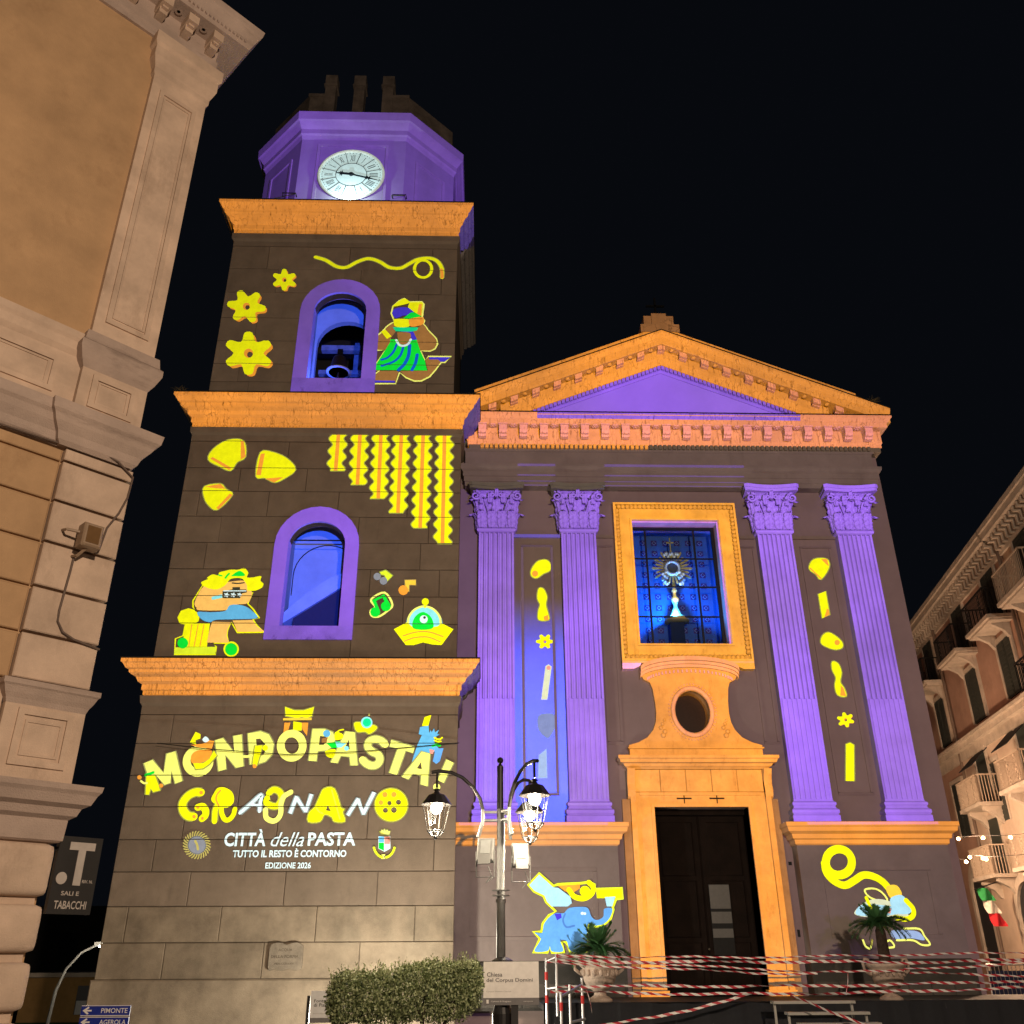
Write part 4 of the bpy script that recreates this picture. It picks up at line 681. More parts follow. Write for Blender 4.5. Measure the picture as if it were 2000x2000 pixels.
  ('ball','LB','poly',[(-3.813,6.538),(-3.815,6.511),(-3.826,6.486),(-3.843,6.467),(-3.867,6.455),(-3.894,6.45),(-3.921,6.455),(-3.946,6.467),(-3.967,6.486),(-3.982,6.511),(-3.989,6.538),(-3.987,6.565),(-3.976,6.59),(-3.958,6.609),(-3.935,6.622),(-3.908,6.626),(-3.881,6.622),(-3.855,6.609),(-3.834,6.59),(-3.82,6.565)]),
  ('arm','BR','poly',[(-4.011,6.418),(-3.861,6.45),(-3.893,6.309),(-4.001,6.298)]),
  ('trousers','Y','smooth',[(-3.898,6.114),(-3.662,6.157),(-3.69,5.963),(-3.844,5.985)]),
  ('shirt','G','poly',[(-3.893,6.309),(-3.568,6.352),(-3.567,6.2),(-3.752,6.189)]),
  ('sleeve','C','poly',[(-3.677,6.341),(-3.401,6.309),(-3.513,6.2),(-3.622,6.2)]),
  ('cap','Y','smooth',[(-3.695,6.571),(-3.516,6.527),(-3.507,6.418),(-3.68,6.385)]),
  ('cap_tassel','Y','stroke',[(-3.672,6.56),(-3.589,6.615),(-3.502,6.633)],0.035),
  ('shoe','C','poly',[(-3.334,6.179),(-3.336,6.161),(-3.343,6.146),(-3.354,6.133),(-3.37,6.125),(-3.387,6.122),(-3.405,6.125),(-3.421,6.133),(-3.435,6.146),(-3.444,6.161),(-3.448,6.179),(-3.446,6.196),(-3.439,6.212),(-3.428,6.224),(-3.413,6.232),(-3.395,6.235),(-3.378,6.232),(-3.361,6.224),(-3.348,6.212),(-3.338,6.196)]),
 ]),
 ('projected_pasta_letter','letter G bent from two yellow macaroni tubes','projection','pasta letters of the projected town name',22.478,[
  ('tube','Y','stroke',[(-6.755,5.148),(-6.876,5.158),(-7.025,5.09),(-7.126,4.964),(-7.144,4.849),(-7.088,4.715),(-6.975,4.619),(-6.844,4.6)],0.179),
  ('tube','Y','stroke',[(-6.776,4.814),(-6.669,4.829),(-6.586,4.733),(-6.581,4.628),(-6.641,4.561)],0.163),
  ('tube_hole','O','poly',[(-6.705,5.148),(-6.705,5.135),(-6.71,5.123),(-6.718,5.113),(-6.729,5.107),(-6.743,5.105),(-6.757,5.107),(-6.77,5.113),(-6.781,5.123),(-6.789,5.135),(-6.793,5.148),(-6.793,5.161),(-6.788,5.173),(-6.78,5.183),(-6.768,5.189),(-6.755,5.191),(-6.741,5.189),(-6.728,5.183),(-6.717,5.173),(-6.709,5.161)]),
  ('tube_hole','O','poly',[(-6.795,4.603),(-6.795,4.592),(-6.799,4.581),(-6.807,4.573),(-6.817,4.567),(-6.829,4.565),(-6.841,4.567),(-6.853,4.573),(-6.863,4.581),(-6.87,4.592),(-6.874,4.604),(-6.874,4.615),(-6.87,4.626),(-6.862,4.634),(-6.852,4.64),(-6.84,4.642),(-6.827,4.64),(-6.816,4.634),(-6.806,4.626),(-6.799,4.615)]),
  ('tube_hole','O','poly',[(-6.74,4.81),(-6.74,4.799),(-6.744,4.789),(-6.751,4.782),(-6.76,4.777),(-6.771,4.775),(-6.782,4.777),(-6.792,4.782),(-6.801,4.79),(-6.808,4.799),(-6.811,4.81),(-6.811,4.821),(-6.807,4.83),(-6.801,4.838),(-6.791,4.843),(-6.781,4.844),(-6.769,4.843),(-6.759,4.838),(-6.75,4.83),(-6.743,4.82)]),
  ('tube_hole','O','poly',[(-6.6,4.561),(-6.6,4.551),(-6.603,4.541),(-6.61,4.534),(-6.619,4.529),(-6.63,4.527),(-6.641,4.529),(-6.652,4.534),(-6.661,4.541),(-6.667,4.551),(-6.67,4.561),(-6.67,4.572),(-6.667,4.581),(-6.66,4.589),(-6.651,4.594),(-6.64,4.596),(-6.629,4.594),(-6.618,4.589),(-6.609,4.581),(-6.603,4.572)]),
 ]),
 ('projected_pasta_letter','letter R made of a ridged yellow shell and macaroni legs','projection','pasta letters of the projected town name',22.478,[
  ('leg','Y','stroke',[(-6.32,4.886),(-6.363,4.732),(-6.346,4.494)],0.121),
  ('leg','Y','stroke',[(-6.233,4.828),(-6.203,4.675),(-6.116,4.541),(-6.016,4.532),(-5.931,4.636),(-5.908,4.77)],0.112),
  ('shell_head','Y','smooth',[(-6.495,5.002),(-6.437,5.157),(-6.37,5.255),(-6.212,5.264),(-6.04,5.176),(-5.963,5.04),(-5.965,4.905),(-6.072,4.809),(-6.23,4.809),(-6.343,4.905),(-6.422,4.905)]),
  ('ridge','O','stroke',[(-6.302,5.196),(-6.369,5.099),(-6.373,4.983),(-6.295,4.847)],0.035),
 ]),
 ('projected_pasta_letter','thin white slanted letter A after the shell letter','projection','pasta letters of the projected town name',22.478,[
  ('letter_face','W','stroke',[(-5.778,4.684),(-5.555,4.885),(-5.33,5.088),(-5.328,4.904),(-5.327,4.721)],0.079),
  ('crossbar','W','stroke',[(-5.524,4.875),(-5.432,4.856),(-5.341,4.846)],0.067),
 ]),
 ('projected_pasta_letter','letter G shaped like a looping yellow macaroni','projection','pasta letters of the projected town name',22.478,[
  ('tube','Y','stroke',[(-5.155,5.136),(-5.043,5.214),(-4.897,5.155),(-4.84,5.0),(-4.924,4.845),(-5.063,4.845),(-5.191,4.923),(-5.182,5.02)],0.133),
  ('tube','YL','stroke',[(-4.636,5.155),(-4.786,5.058),(-4.84,4.903),(-4.826,4.672),(-4.891,4.539),(-5.005,4.501),(-5.152,4.577),(-5.191,4.75)],0.12),
 ]),
 ('projected_pasta_letter','first thin white zigzag letter N after the loop letter','projection','pasta letters of the projected town name',22.478,[
  ('letter_face','W','poly',[(-4.643,4.68),(-4.523,5.069),(-4.457,5.048),(-4.263,4.791),(-4.18,5.116),(-4.107,5.1),(-4.212,4.699),(-4.275,4.699),(-4.475,4.945),(-4.567,4.659)]),
 ]),
 ('projected_pasta_letter','bold yellow letter A built of penne tubes','projection','pasta letters of the projected town name',22.478,[
  ('letter_face','Y','holes',[[(-3.856,5.234),(-3.61,5.234),(-3.427,4.81),(-3.34,4.769),(-3.376,4.688),(-3.308,4.489),(-3.55,4.489),(-3.621,4.586),(-3.795,4.648),(-3.887,4.49),(-4.161,4.486),(-4.158,4.689),(-4.042,4.811),(-3.938,5.079)],[(-3.738,4.852),(-3.653,4.719),(-3.771,4.739)]]),
  ('tube_line','YO','stroke',[(-3.672,5.203),(-3.549,4.872),(-3.428,4.546)],0.029),
  ('tube_line','YO','stroke',[(-3.998,4.791),(-3.927,4.709),(-3.839,4.668)],0.029),
 ]),
 ('projected_pasta_letter','second thin white zigzag letter N before the wheel letter','projection','pasta letters of the projected town name',22.478,[
  ('letter_face','W','poly',[(-3.283,4.637),(-3.06,5.02),(-3.005,4.999),(-2.888,4.748),(-2.695,5.16),(-2.623,5.139),(-2.854,4.642),(-2.907,4.642),(-3.041,4.902),(-3.222,4.606)]),
 ]),
 ('projected_pasta_letter','letter O as a yellow pasta wheel with dark holes','projection','pasta letters of the projected town name',22.478,[
  ('wheel','Y','holes',[[(-1.857,4.859),(-1.863,4.777),(-1.887,4.699),(-1.93,4.63),(-1.987,4.572),(-2.057,4.528),(-2.137,4.501),(-2.221,4.492),(-2.306,4.502),(-2.388,4.529),(-2.463,4.573),(-2.526,4.631),(-2.576,4.7),(-2.609,4.778),(-2.623,4.86),(-2.619,4.943),(-2.595,5.021),(-2.554,5.092),(-2.496,5.151),(-2.425,5.195),(-2.345,5.223),(-2.26,5.232),(-2.173,5.223),(-2.09,5.195),(-2.015,5.15),(-1.951,5.091),(-1.902,5.02),(-1.87,4.942)],[(-2.234,4.901),(-2.242,4.872),(-2.267,4.854),(-2.298,4.854),(-2.325,4.872),(-2.336,4.901),(-2.328,4.93),(-2.303,4.948),(-2.272,4.948),(-2.245,4.93)],[(-2.013,4.921),(-2.023,4.887),(-2.052,4.866),(-2.089,4.866),(-2.119,4.887),(-2.133,4.921),(-2.123,4.955),(-2.094,4.976),(-2.057,4.976),(-2.026,4.955)],[(-2.312,4.737),(-2.322,4.703),(-2.35,4.682),(-2.387,4.683),(-2.418,4.703),(-2.431,4.737),(-2.422,4.771),(-2.393,4.791),(-2.356,4.791),(-2.326,4.77)],[(-2.102,4.743),(-2.113,4.704),(-2.146,4.68),(-2.188,4.681),(-2.223,4.704),(-2.238,4.743),(-2.227,4.781),(-2.195,4.805),(-2.152,4.805),(-2.117,4.781)]]),
  ('wheel_hole','O','poly',[(-2.338,5.097),(-2.34,5.078),(-2.349,5.061),(-2.362,5.047),(-2.379,5.038),(-2.399,5.035),(-2.419,5.038),(-2.437,5.047),(-2.452,5.061),(-2.463,5.078),(-2.467,5.097),(-2.465,5.117),(-2.457,5.134),(-2.443,5.148),(-2.426,5.157),(-2.406,5.16),(-2.386,5.157),(-2.368,5.148),(-2.353,5.134),(-2.343,5.116)]),
  ('wheel_hole','O','poly',[(-2.124,5.097),(-2.127,5.078),(-2.135,5.06),(-2.148,5.047),(-2.166,5.038),(-2.185,5.035),(-2.205,5.038),(-2.224,5.047),(-2.239,5.061),(-2.249,5.078),(-2.253,5.097),(-2.251,5.116),(-2.242,5.134),(-2.229,5.148),(-2.211,5.156),(-2.192,5.159),(-2.172,5.156),(-2.153,5.147),(-2.138,5.134),(-2.128,5.116)]),
  ('wheel_hole','O','poly',[(-2.433,4.911),(-2.434,4.895),(-2.441,4.88),(-2.453,4.868),(-2.468,4.861),(-2.485,4.858),(-2.502,4.861),(-2.518,4.868),(-2.531,4.88),(-2.54,4.895),(-2.544,4.912),(-2.542,4.928),(-2.535,4.943),(-2.523,4.955),(-2.508,4.962),(-2.491,4.965),(-2.474,4.962),(-2.458,4.955),(-2.445,4.943),(-2.436,4.928)]),
 ]),
 ('projected_sun_emblem','round grey emblem with yellow rays left of the slogan','projection','emblems beside the projected slogan',22.478,[
  ('disc','GR','poly',[(-6.479,3.969),(-6.481,3.912),(-6.501,3.86),(-6.539,3.819),(-6.589,3.793),(-6.648,3.784),(-6.71,3.793),(-6.768,3.82),(-6.817,3.861),(-6.853,3.913),(-6.871,3.97),(-6.87,4.028),(-6.85,4.08),(-6.813,4.122),(-6.762,4.148),(-6.703,4.157),(-6.64,4.148),(-6.582,4.121),(-6.532,4.079),(-6.497,4.027)]),
  ('ear_of_wheat','YD','stroke',[(-6.732,4.063),(-6.677,3.982),(-6.641,3.881)],0.05),
  ('ray','YD','stroke',[(-6.454,3.969),(-6.41,3.954),(-6.362,3.922)],0.029),
  ('ray','YD','stroke',[(-6.453,3.922),(-6.412,3.899),(-6.372,3.858)],0.029),
  ('ray','YD','stroke',[(-6.463,3.878),(-6.427,3.847),(-6.396,3.8)],0.029),
  ('ray','YD','stroke',[(-6.483,3.838),(-6.455,3.802),(-6.435,3.751)],0.029),
  ('ray','YD','stroke',[(-6.514,3.805),(-6.494,3.765),(-6.486,3.713)],0.029),
  ('ray','YD','stroke',[(-6.552,3.78),(-6.542,3.738),(-6.546,3.687)],0.029),
  ('ray','YD','stroke',[(-6.596,3.765),(-6.596,3.723),(-6.613,3.676)],0.029),
  ('ray','YD','stroke',[(-6.645,3.76),(-6.655,3.72),(-6.682,3.679)],0.029),
  ('ray','YD','stroke',[(-6.695,3.765),(-6.714,3.73),(-6.751,3.697)],0.029),
  ('ray','YD','stroke',[(-6.743,3.781),(-6.771,3.752),(-6.817,3.729)],0.029),
  ('ray','YD','stroke',[(-6.789,3.806),(-6.824,3.784),(-6.876,3.772)],0.029),
  ('ray','YD','stroke',[(-6.829,3.839),(-6.87,3.826),(-6.924,3.826)],0.029),
  ('ray','YD','stroke',[(-6.861,3.879),(-6.905,3.875),(-6.96,3.886)],0.029),
  ('ray','YD','stroke',[(-6.884,3.924),(-6.93,3.929),(-6.983,3.952)],0.029),
  ('ray','YD','stroke',[(-6.897,3.97),(-6.941,3.986),(-6.989,4.018)],0.029),
  ('ray','YD','stroke',[(-6.898,4.017),(-6.939,4.041),(-6.98,4.082)],0.029),
  ('ray','YD','stroke',[(-6.889,4.062),(-6.924,4.093),(-6.956,4.14)],0.029),
  ('ray','YD','stroke',[(-6.868,4.102),(-6.897,4.139),(-6.917,4.19)],0.029),
  ('ray','YD','stroke',[(-6.838,4.136),(-6.858,4.177),(-6.867,4.23)],0.029),
  ('ray','YD','stroke',[(-6.8,4.161),(-6.81,4.204),(-6.806,4.256)],0.029),
  ('ray','YD','stroke',[(-6.755,4.176),(-6.755,4.219),(-6.739,4.267)],0.029),
  ('ray','YD','stroke',[(-6.706,4.182),(-6.696,4.222),(-6.668,4.264)],0.029),
  ('ray','YD','stroke',[(-6.656,4.176),(-6.636,4.212),(-6.598,4.246)],0.029),
  ('ray','YD','stroke',[(-6.607,4.16),(-6.578,4.19),(-6.532,4.214)],0.029),
  ('ray','YD','stroke',[(-6.561,4.135),(-6.525,4.157),(-6.473,4.169)],0.029),
  ('ray','YD','stroke',[(-6.521,4.101),(-6.48,4.114),(-6.425,4.115)],0.029),
  ('ray','YD','stroke',[(-6.489,4.061),(-6.444,4.065),(-6.389,4.054)],0.029),
  ('ray','YD','stroke',[(-6.466,4.016),(-6.421,4.01),(-6.368,3.988)],0.029),
 ]),
 ('projected_crest','town crest with crown and laurel right of the slogan','projection','emblems beside the projected slogan',22.478,[
  ('crown','YL','poly',[(-2.483,4.271),(-2.447,4.201),(-2.258,4.201),(-2.241,4.271),(-2.282,4.251),(-2.305,4.301),(-2.335,4.261),(-2.369,4.311),(-2.398,4.261),(-2.432,4.301),(-2.439,4.251)]),
  ('shield','W','poly',[(-2.501,4.157),(-2.224,4.157),(-2.21,3.883),(-2.341,3.814),(-2.485,3.884)]),
  ('shield_quarter','LB','poly',[(-2.492,4.149),(-2.371,4.149),(-2.363,4.022),(-2.485,4.022)]),
  ('shield_quarter','G','poly',[(-2.484,4.014),(-2.363,4.014),(-2.353,3.834),(-2.477,3.891)]),
  ('shield_quarter','PK','poly',[(-2.362,4.149),(-2.232,4.149),(-2.223,3.982),(-2.353,3.982)]),
  ('ribbon','YL','poly',[(-2.411,3.755),(-2.317,3.755),(-2.346,3.706),(-2.312,3.657),(-2.405,3.657),(-2.377,3.706)]),
  ('laurel_leaf','YG','poly',[(-2.083,3.896),(-2.084,3.887),(-2.088,3.878),(-2.095,3.872),(-2.103,3.868),(-2.113,3.866),(-2.122,3.868),(-2.131,3.872),(-2.139,3.879),(-2.143,3.887),(-2.145,3.896),(-2.144,3.905),(-2.14,3.913),(-2.134,3.92),(-2.125,3.924),(-2.116,3.926),(-2.106,3.924),(-2.097,3.92),(-2.09,3.913),(-2.085,3.905)]),
  ('laurel_leaf','YG','poly',[(-2.096,3.848),(-2.097,3.839),(-2.101,3.83),(-2.108,3.824),(-2.117,3.82),(-2.126,3.818),(-2.136,3.82),(-2.145,3.824),(-2.152,3.831),(-2.157,3.839),(-2.159,3.848),(-2.158,3.857),(-2.154,3.865),(-2.147,3.872),(-2.139,3.876),(-2.129,3.877),(-2.119,3.876),(-2.111,3.872),(-2.103,3.865),(-2.098,3.857)]),
  ('laurel_leaf','YG','poly',[(-2.117,3.804),(-2.118,3.795),(-2.122,3.787),(-2.128,3.78),(-2.137,3.776),(-2.147,3.774),(-2.156,3.776),(-2.165,3.78),(-2.172,3.787),(-2.177,3.795),(-2.179,3.804),(-2.178,3.813),(-2.174,3.821),(-2.168,3.828),(-2.159,3.832),(-2.15,3.834),(-2.14,3.832),(-2.131,3.828),(-2.124,3.821),(-2.119,3.813)]),
  ('laurel_leaf','YG','poly',[(-2.144,3.765),(-2.145,3.756),(-2.149,3.748),(-2.155,3.742),(-2.164,3.738),(-2.173,3.736),(-2.183,3.738),(-2.192,3.742),(-2.199,3.748),(-2.204,3.757),(-2.206,3.766),(-2.205,3.775),(-2.201,3.783),(-2.194,3.789),(-2.186,3.794),(-2.176,3.795),(-2.167,3.794),(-2.158,3.789),(-2.15,3.783),(-2.146,3.775)]),
  ('laurel_leaf','YG','poly',[(-2.176,3.734),(-2.177,3.725),(-2.181,3.717),(-2.187,3.71),(-2.196,3.706),(-2.205,3.704),(-2.215,3.706),(-2.224,3.71),(-2.231,3.717),(-2.236,3.725),(-2.238,3.734),(-2.237,3.743),(-2.233,3.751),(-2.227,3.758),(-2.218,3.762),(-2.209,3.763),(-2.199,3.762),(-2.19,3.758),(-2.183,3.751),(-2.178,3.743)]),
  ('laurel_leaf','YG','poly',[(-2.212,3.71),(-2.213,3.701),(-2.217,3.692),(-2.224,3.686),(-2.232,3.682),(-2.242,3.68),(-2.252,3.682),(-2.261,3.686),(-2.268,3.693),(-2.273,3.701),(-2.275,3.71),(-2.274,3.719),(-2.27,3.727),(-2.263,3.734),(-2.255,3.738),(-2.245,3.739),(-2.235,3.738),(-2.227,3.733),(-2.219,3.727),(-2.214,3.719)]),
  ('laurel_leaf','YG','poly',[(-2.252,3.694),(-2.253,3.685),(-2.257,3.677),(-2.264,3.67),(-2.272,3.666),(-2.282,3.665),(-2.292,3.666),(-2.301,3.67),(-2.308,3.677),(-2.313,3.685),(-2.315,3.694),(-2.314,3.703),(-2.31,3.711),(-2.303,3.718),(-2.295,3.722),(-2.285,3.723),(-2.275,3.722),(-2.267,3.718),(-2.259,3.711),(-2.254,3.703)]),
  ('laurel_leaf','YG','poly',[(-2.555,3.897),(-2.556,3.888),(-2.56,3.88),(-2.566,3.873),(-2.575,3.869),(-2.584,3.868),(-2.594,3.869),(-2.603,3.873),(-2.61,3.88),(-2.615,3.888),(-2.617,3.897),(-2.616,3.906),(-2.612,3.915),(-2.606,3.921),(-2.597,3.925),(-2.588,3.927),(-2.578,3.925),(-2.569,3.921),(-2.562,3.915),(-2.557,3.906)]),
  ('laurel_leaf','YG','poly',[(-2.536,3.849),(-2.537,3.84),(-2.541,3.832),(-2.547,3.825),(-2.556,3.821),(-2.565,3.82),(-2.575,3.821),(-2.584,3.825),(-2.591,3.832),(-2.596,3.84),(-2.598,3.849),(-2.597,3.858),(-2.593,3.867),(-2.587,3.873),(-2.578,3.877),(-2.569,3.879),(-2.559,3.877),(-2.55,3.873),(-2.543,3.866),(-2.538,3.858)]),
  ('laurel_leaf','YG','poly',[(-2.51,3.805),(-2.511,3.796),(-2.515,3.788),(-2.522,3.781),(-2.53,3.777),(-2.54,3.776),(-2.55,3.777),(-2.559,3.781),(-2.566,3.788),(-2.571,3.796),(-2.573,3.805),(-2.572,3.814),(-2.568,3.823),(-2.562,3.829),(-2.553,3.833),(-2.544,3.835),(-2.534,3.833),(-2.525,3.829),(-2.517,3.822),(-2.513,3.814)]),
  ('laurel_leaf','YG','poly',[(-2.48,3.766),(-2.481,3.757),(-2.484,3.749),(-2.491,3.743),(-2.499,3.739),(-2.509,3.737),(-2.519,3.739),(-2.528,3.743),(-2.535,3.749),(-2.54,3.758),(-2.542,3.767),(-2.541,3.776),(-2.537,3.784),(-2.531,3.79),(-2.522,3.795),(-2.512,3.796),(-2.503,3.795),(-2.494,3.79),(-2.487,3.784),(-2.482,3.776)]),
  ('laurel_leaf','YG','poly',[(-2.444,3.735),(-2.445,3.725),(-2.449,3.717),(-2.455,3.711),(-2.464,3.707),(-2.473,3.705),(-2.483,3.707),(-2.492,3.711),(-2.499,3.717),(-2.504,3.726),(-2.506,3.735),(-2.505,3.744),(-2.501,3.752),(-2.495,3.759),(-2.486,3.763),(-2.477,3.764),(-2.467,3.763),(-2.458,3.758),(-2.451,3.752),(-2.446,3.744)]),
  ('laurel_leaf','YG','poly',[(-2.405,3.71),(-2.406,3.701),(-2.409,3.693),(-2.416,3.687),(-2.424,3.682),(-2.434,3.681),(-2.444,3.682),(-2.453,3.687),(-2.46,3.693),(-2.465,3.701),(-2.467,3.71),(-2.466,3.719),(-2.462,3.728),(-2.455,3.734),(-2.447,3.738),(-2.437,3.74),(-2.428,3.738),(-2.419,3.734),(-2.411,3.728),(-2.407,3.719)]),
  ('laurel_leaf','YG','poly',[(-2.363,3.694),(-2.364,3.685),(-2.368,3.677),(-2.374,3.67),(-2.383,3.666),(-2.392,3.665),(-2.402,3.666),(-2.411,3.671),(-2.418,3.677),(-2.423,3.685),(-2.425,3.694),(-2.424,3.703),(-2.42,3.712),(-2.414,3.718),(-2.405,3.722),(-2.396,3.724),(-2.386,3.722),(-2.377,3.718),(-2.37,3.711),(-2.365,3.703)]),
 ]),
 ('projected_macaroni','yellow elbow pasta topmost between the left pilasters','projection','pasta shapes projected between the pilasters',23.985,[
  ('tube','Y','smooth',[(1.236,11.431),(1.307,11.627),(1.47,11.801),(1.698,11.827),(1.809,11.679),(1.782,11.507),(1.598,11.408),(1.415,11.276),(1.279,11.309)]),
  ('tube_hole','O','poly',[(1.444,11.407),(1.439,11.379),(1.427,11.353),(1.407,11.332),(1.383,11.319),(1.356,11.314),(1.33,11.319),(1.306,11.332),(1.287,11.352),(1.276,11.378),(1.272,11.406),(1.277,11.435),(1.289,11.461),(1.309,11.482),(1.333,11.495),(1.36,11.5),(1.386,11.495),(1.41,11.482),(1.429,11.462),(1.44,11.436)]),
 ]),
 ('projected_twist','yellow twisted pasta second from top between the left pilasters','projection','pasta shapes projected between the pilasters',23.985,[
  ('twist','Y','smooth',[(1.454,10.947),(1.589,10.938),(1.682,10.709),(1.646,10.472),(1.706,10.19),(1.711,10.026),(1.437,10.025),(1.433,10.282),(1.481,10.471),(1.413,10.66)]),
  ('twist_end','O','poly',[(1.572,10.119),(1.697,10.166),(1.716,10.017),(1.591,10.012)]),
 ]),
 ('projected_star','pale star pasta projected between the left pilasters','projection','star pasta projections',23.985,[
  ('shaded_edge','O','holes',[[(1.826,9.421),(1.824,9.356),(1.724,9.323),(1.74,9.23),(1.676,9.197),(1.596,9.257),(1.513,9.196),(1.451,9.229),(1.47,9.322),(1.372,9.354),(1.373,9.42),(1.473,9.453),(1.457,9.547),(1.521,9.58),(1.601,9.519),(1.685,9.58),(1.747,9.548),(1.727,9.454)],[(1.634,9.38),(1.628,9.363),(1.614,9.352),(1.596,9.352),(1.582,9.363),(1.577,9.38),(1.583,9.398),(1.597,9.408),(1.615,9.408),(1.629,9.398)]]),
  ('star_face','Y','holes',[[(1.826,9.43),(1.824,9.362),(1.717,9.33),(1.737,9.232),(1.671,9.198),(1.589,9.264),(1.504,9.198),(1.439,9.231),(1.463,9.329),(1.358,9.361),(1.359,9.428),(1.466,9.46),(1.445,9.559),(1.511,9.593),(1.594,9.526),(1.68,9.594),(1.745,9.56),(1.72,9.461)],[(1.637,9.395),(1.627,9.368),(1.605,9.351),(1.577,9.351),(1.555,9.367),(1.547,9.395),(1.556,9.422),(1.579,9.439),(1.606,9.44),(1.629,9.423)]]),
 ]),
 ('projected_tube','pale pasta tube fading into blue between the left pilasters','projection','pasta shapes projected between the pilasters',23.985,[
  ('tube','YP','poly',[(1.594,8.694),(1.673,8.752),(1.767,8.694),(1.629,7.776),(1.459,7.776)]),
  ('tube_hole','PK','poly',[(1.736,8.649),(1.732,8.632),(1.724,8.616),(1.711,8.603),(1.695,8.595),(1.678,8.592),(1.661,8.595),(1.645,8.603),(1.633,8.615),(1.626,8.631),(1.623,8.649),(1.626,8.667),(1.635,8.683),(1.647,8.696),(1.663,8.704),(1.681,8.707),(1.698,8.704),(1.714,8.696),(1.726,8.683),(1.733,8.667)]),
 ]),
 ('projected_ghost_shell','faint bluish shell near the foot of the left pilasters','projection','pasta shapes projected between the pilasters',23.985,[
  ('shell_body','GB','smooth',[(1.353,7.299),(1.515,7.405),(1.789,7.384),(1.846,7.131),(1.713,6.838),(1.585,6.755),(1.38,6.963)]),
 ]),
 ('projected_ghost_tube','faint light blue tube lowest between the left pilasters','projection','pasta shapes projected between the pilasters',23.985,[
  ('tube','GB2','poly',[(1.369,6.324),(1.579,6.487),(1.583,5.732),(1.337,5.732)]),
 ]),
 ('projected_shell','yellow and orange shell topmost between the right pilasters','projection','shell pasta projections',23.985,[
  ('shell_body','Y','smooth',[(9.264,11.615),(9.442,11.894),(9.831,11.908),(9.846,11.639),(9.558,11.276),(9.429,11.431)]),
  ('shaded_edge','O','poly',[(9.656,11.903),(9.832,11.913),(9.853,11.68),(9.786,11.742)]),
  ('lip','O','poly',[(9.272,11.615),(9.3,11.644),(9.582,11.309),(9.558,11.276)]),
 ]),
 ('projected_penne','short yellow penne tube second between the right pilasters','projection','pasta shapes projected between the pilasters',23.985,[
  ('tube','Y','poly',[(9.411,10.822),(9.635,10.915),(9.635,10.206),(9.411,10.096)]),
  ('tube_shade','O','poly',[(9.588,10.384),(9.634,10.364),(9.635,10.206),(9.472,10.127)]),
 ]),
 ('projected_elbow','rounded yellow elbow pasta third between the right pilasters','projection','pasta shapes projected between the pilasters',23.985,[
  ('tube','Y','smooth',[(9.278,9.486),(9.395,9.641),(9.568,9.672),(9.799,9.488),(9.866,9.335),(9.791,9.221),(9.566,9.201),(9.291,9.333)]),
  ('tube_hole','O','poly',[(9.79,9.392),(9.783,9.369),(9.769,9.347),(9.749,9.33),(9.727,9.32),(9.703,9.316),(9.681,9.319),(9.662,9.33),(9.649,9.347),(9.641,9.368),(9.642,9.392),(9.649,9.416),(9.663,9.437),(9.682,9.454),(9.705,9.465),(9.729,9.469),(9.751,9.465),(9.77,9.454),(9.784,9.437),(9.791,9.416)]),
 ]),
 ('projected_spiral','twisted yellow pasta with orange end between the right pilasters','projection','pasta shapes projected between the pilasters',23.985,[
  ('twist','Y','smooth',[(9.489,8.842),(9.646,8.786),(9.697,8.544),(9.618,8.285),(9.696,8.102),(9.714,7.884),(9.485,7.92),(9.454,8.175),(9.516,8.396),(9.453,8.618)]),
  ('twist_end','O','poly',[(9.618,8.175),(9.678,8.102),(9.714,7.884),(9.554,7.902)]),
 ]),
 ('projected_star','yellow star pasta projected between the right pilasters','projection','star pasta projections',23.985,[
  ('shaded_edge','O','holes',[[(9.813,7.208),(9.782,7.151),(9.679,7.146),(9.651,7.059),(9.58,7.046),(9.536,7.119),(9.436,7.086),(9.396,7.129),(9.455,7.207),(9.382,7.26),(9.413,7.318),(9.516,7.323),(9.544,7.41),(9.615,7.424),(9.659,7.35),(9.76,7.384),(9.8,7.339),(9.74,7.261)],[(9.627,7.232),(9.619,7.216),(9.604,7.206),(9.587,7.206),(9.575,7.216),(9.572,7.232),(9.58,7.248),(9.595,7.258),(9.612,7.258),(9.624,7.248)]]),
  ('star_face','Y','holes',[[(9.81,7.219),(9.778,7.159),(9.669,7.157),(9.643,7.065),(9.57,7.052),(9.527,7.13),(9.422,7.092),(9.38,7.138),(9.445,7.219),(9.366,7.273),(9.397,7.332),(9.506,7.334),(9.533,7.427),(9.606,7.441),(9.65,7.361),(9.755,7.4),(9.797,7.354),(9.731,7.272)],[(9.631,7.246),(9.619,7.22),(9.595,7.205),(9.568,7.205),(9.549,7.22),(9.545,7.245),(9.557,7.271),(9.581,7.287),(9.608,7.287),(9.627,7.271)]]),
 ]),
 ('projected_long_tube','long yellow tube lowest between the right pilasters','projection','pasta shapes projected between the pilasters',23.985,[
  ('tube','Y','poly',[(9.497,6.601),(9.609,6.636),(9.699,6.584),(9.546,5.656),(9.33,5.656)]),
 ]),
 ('projected_elephant','blue elephant lifting its trunk projected on the left pedestal','projection','cartoon figures projected on the pedestals',23.574,[
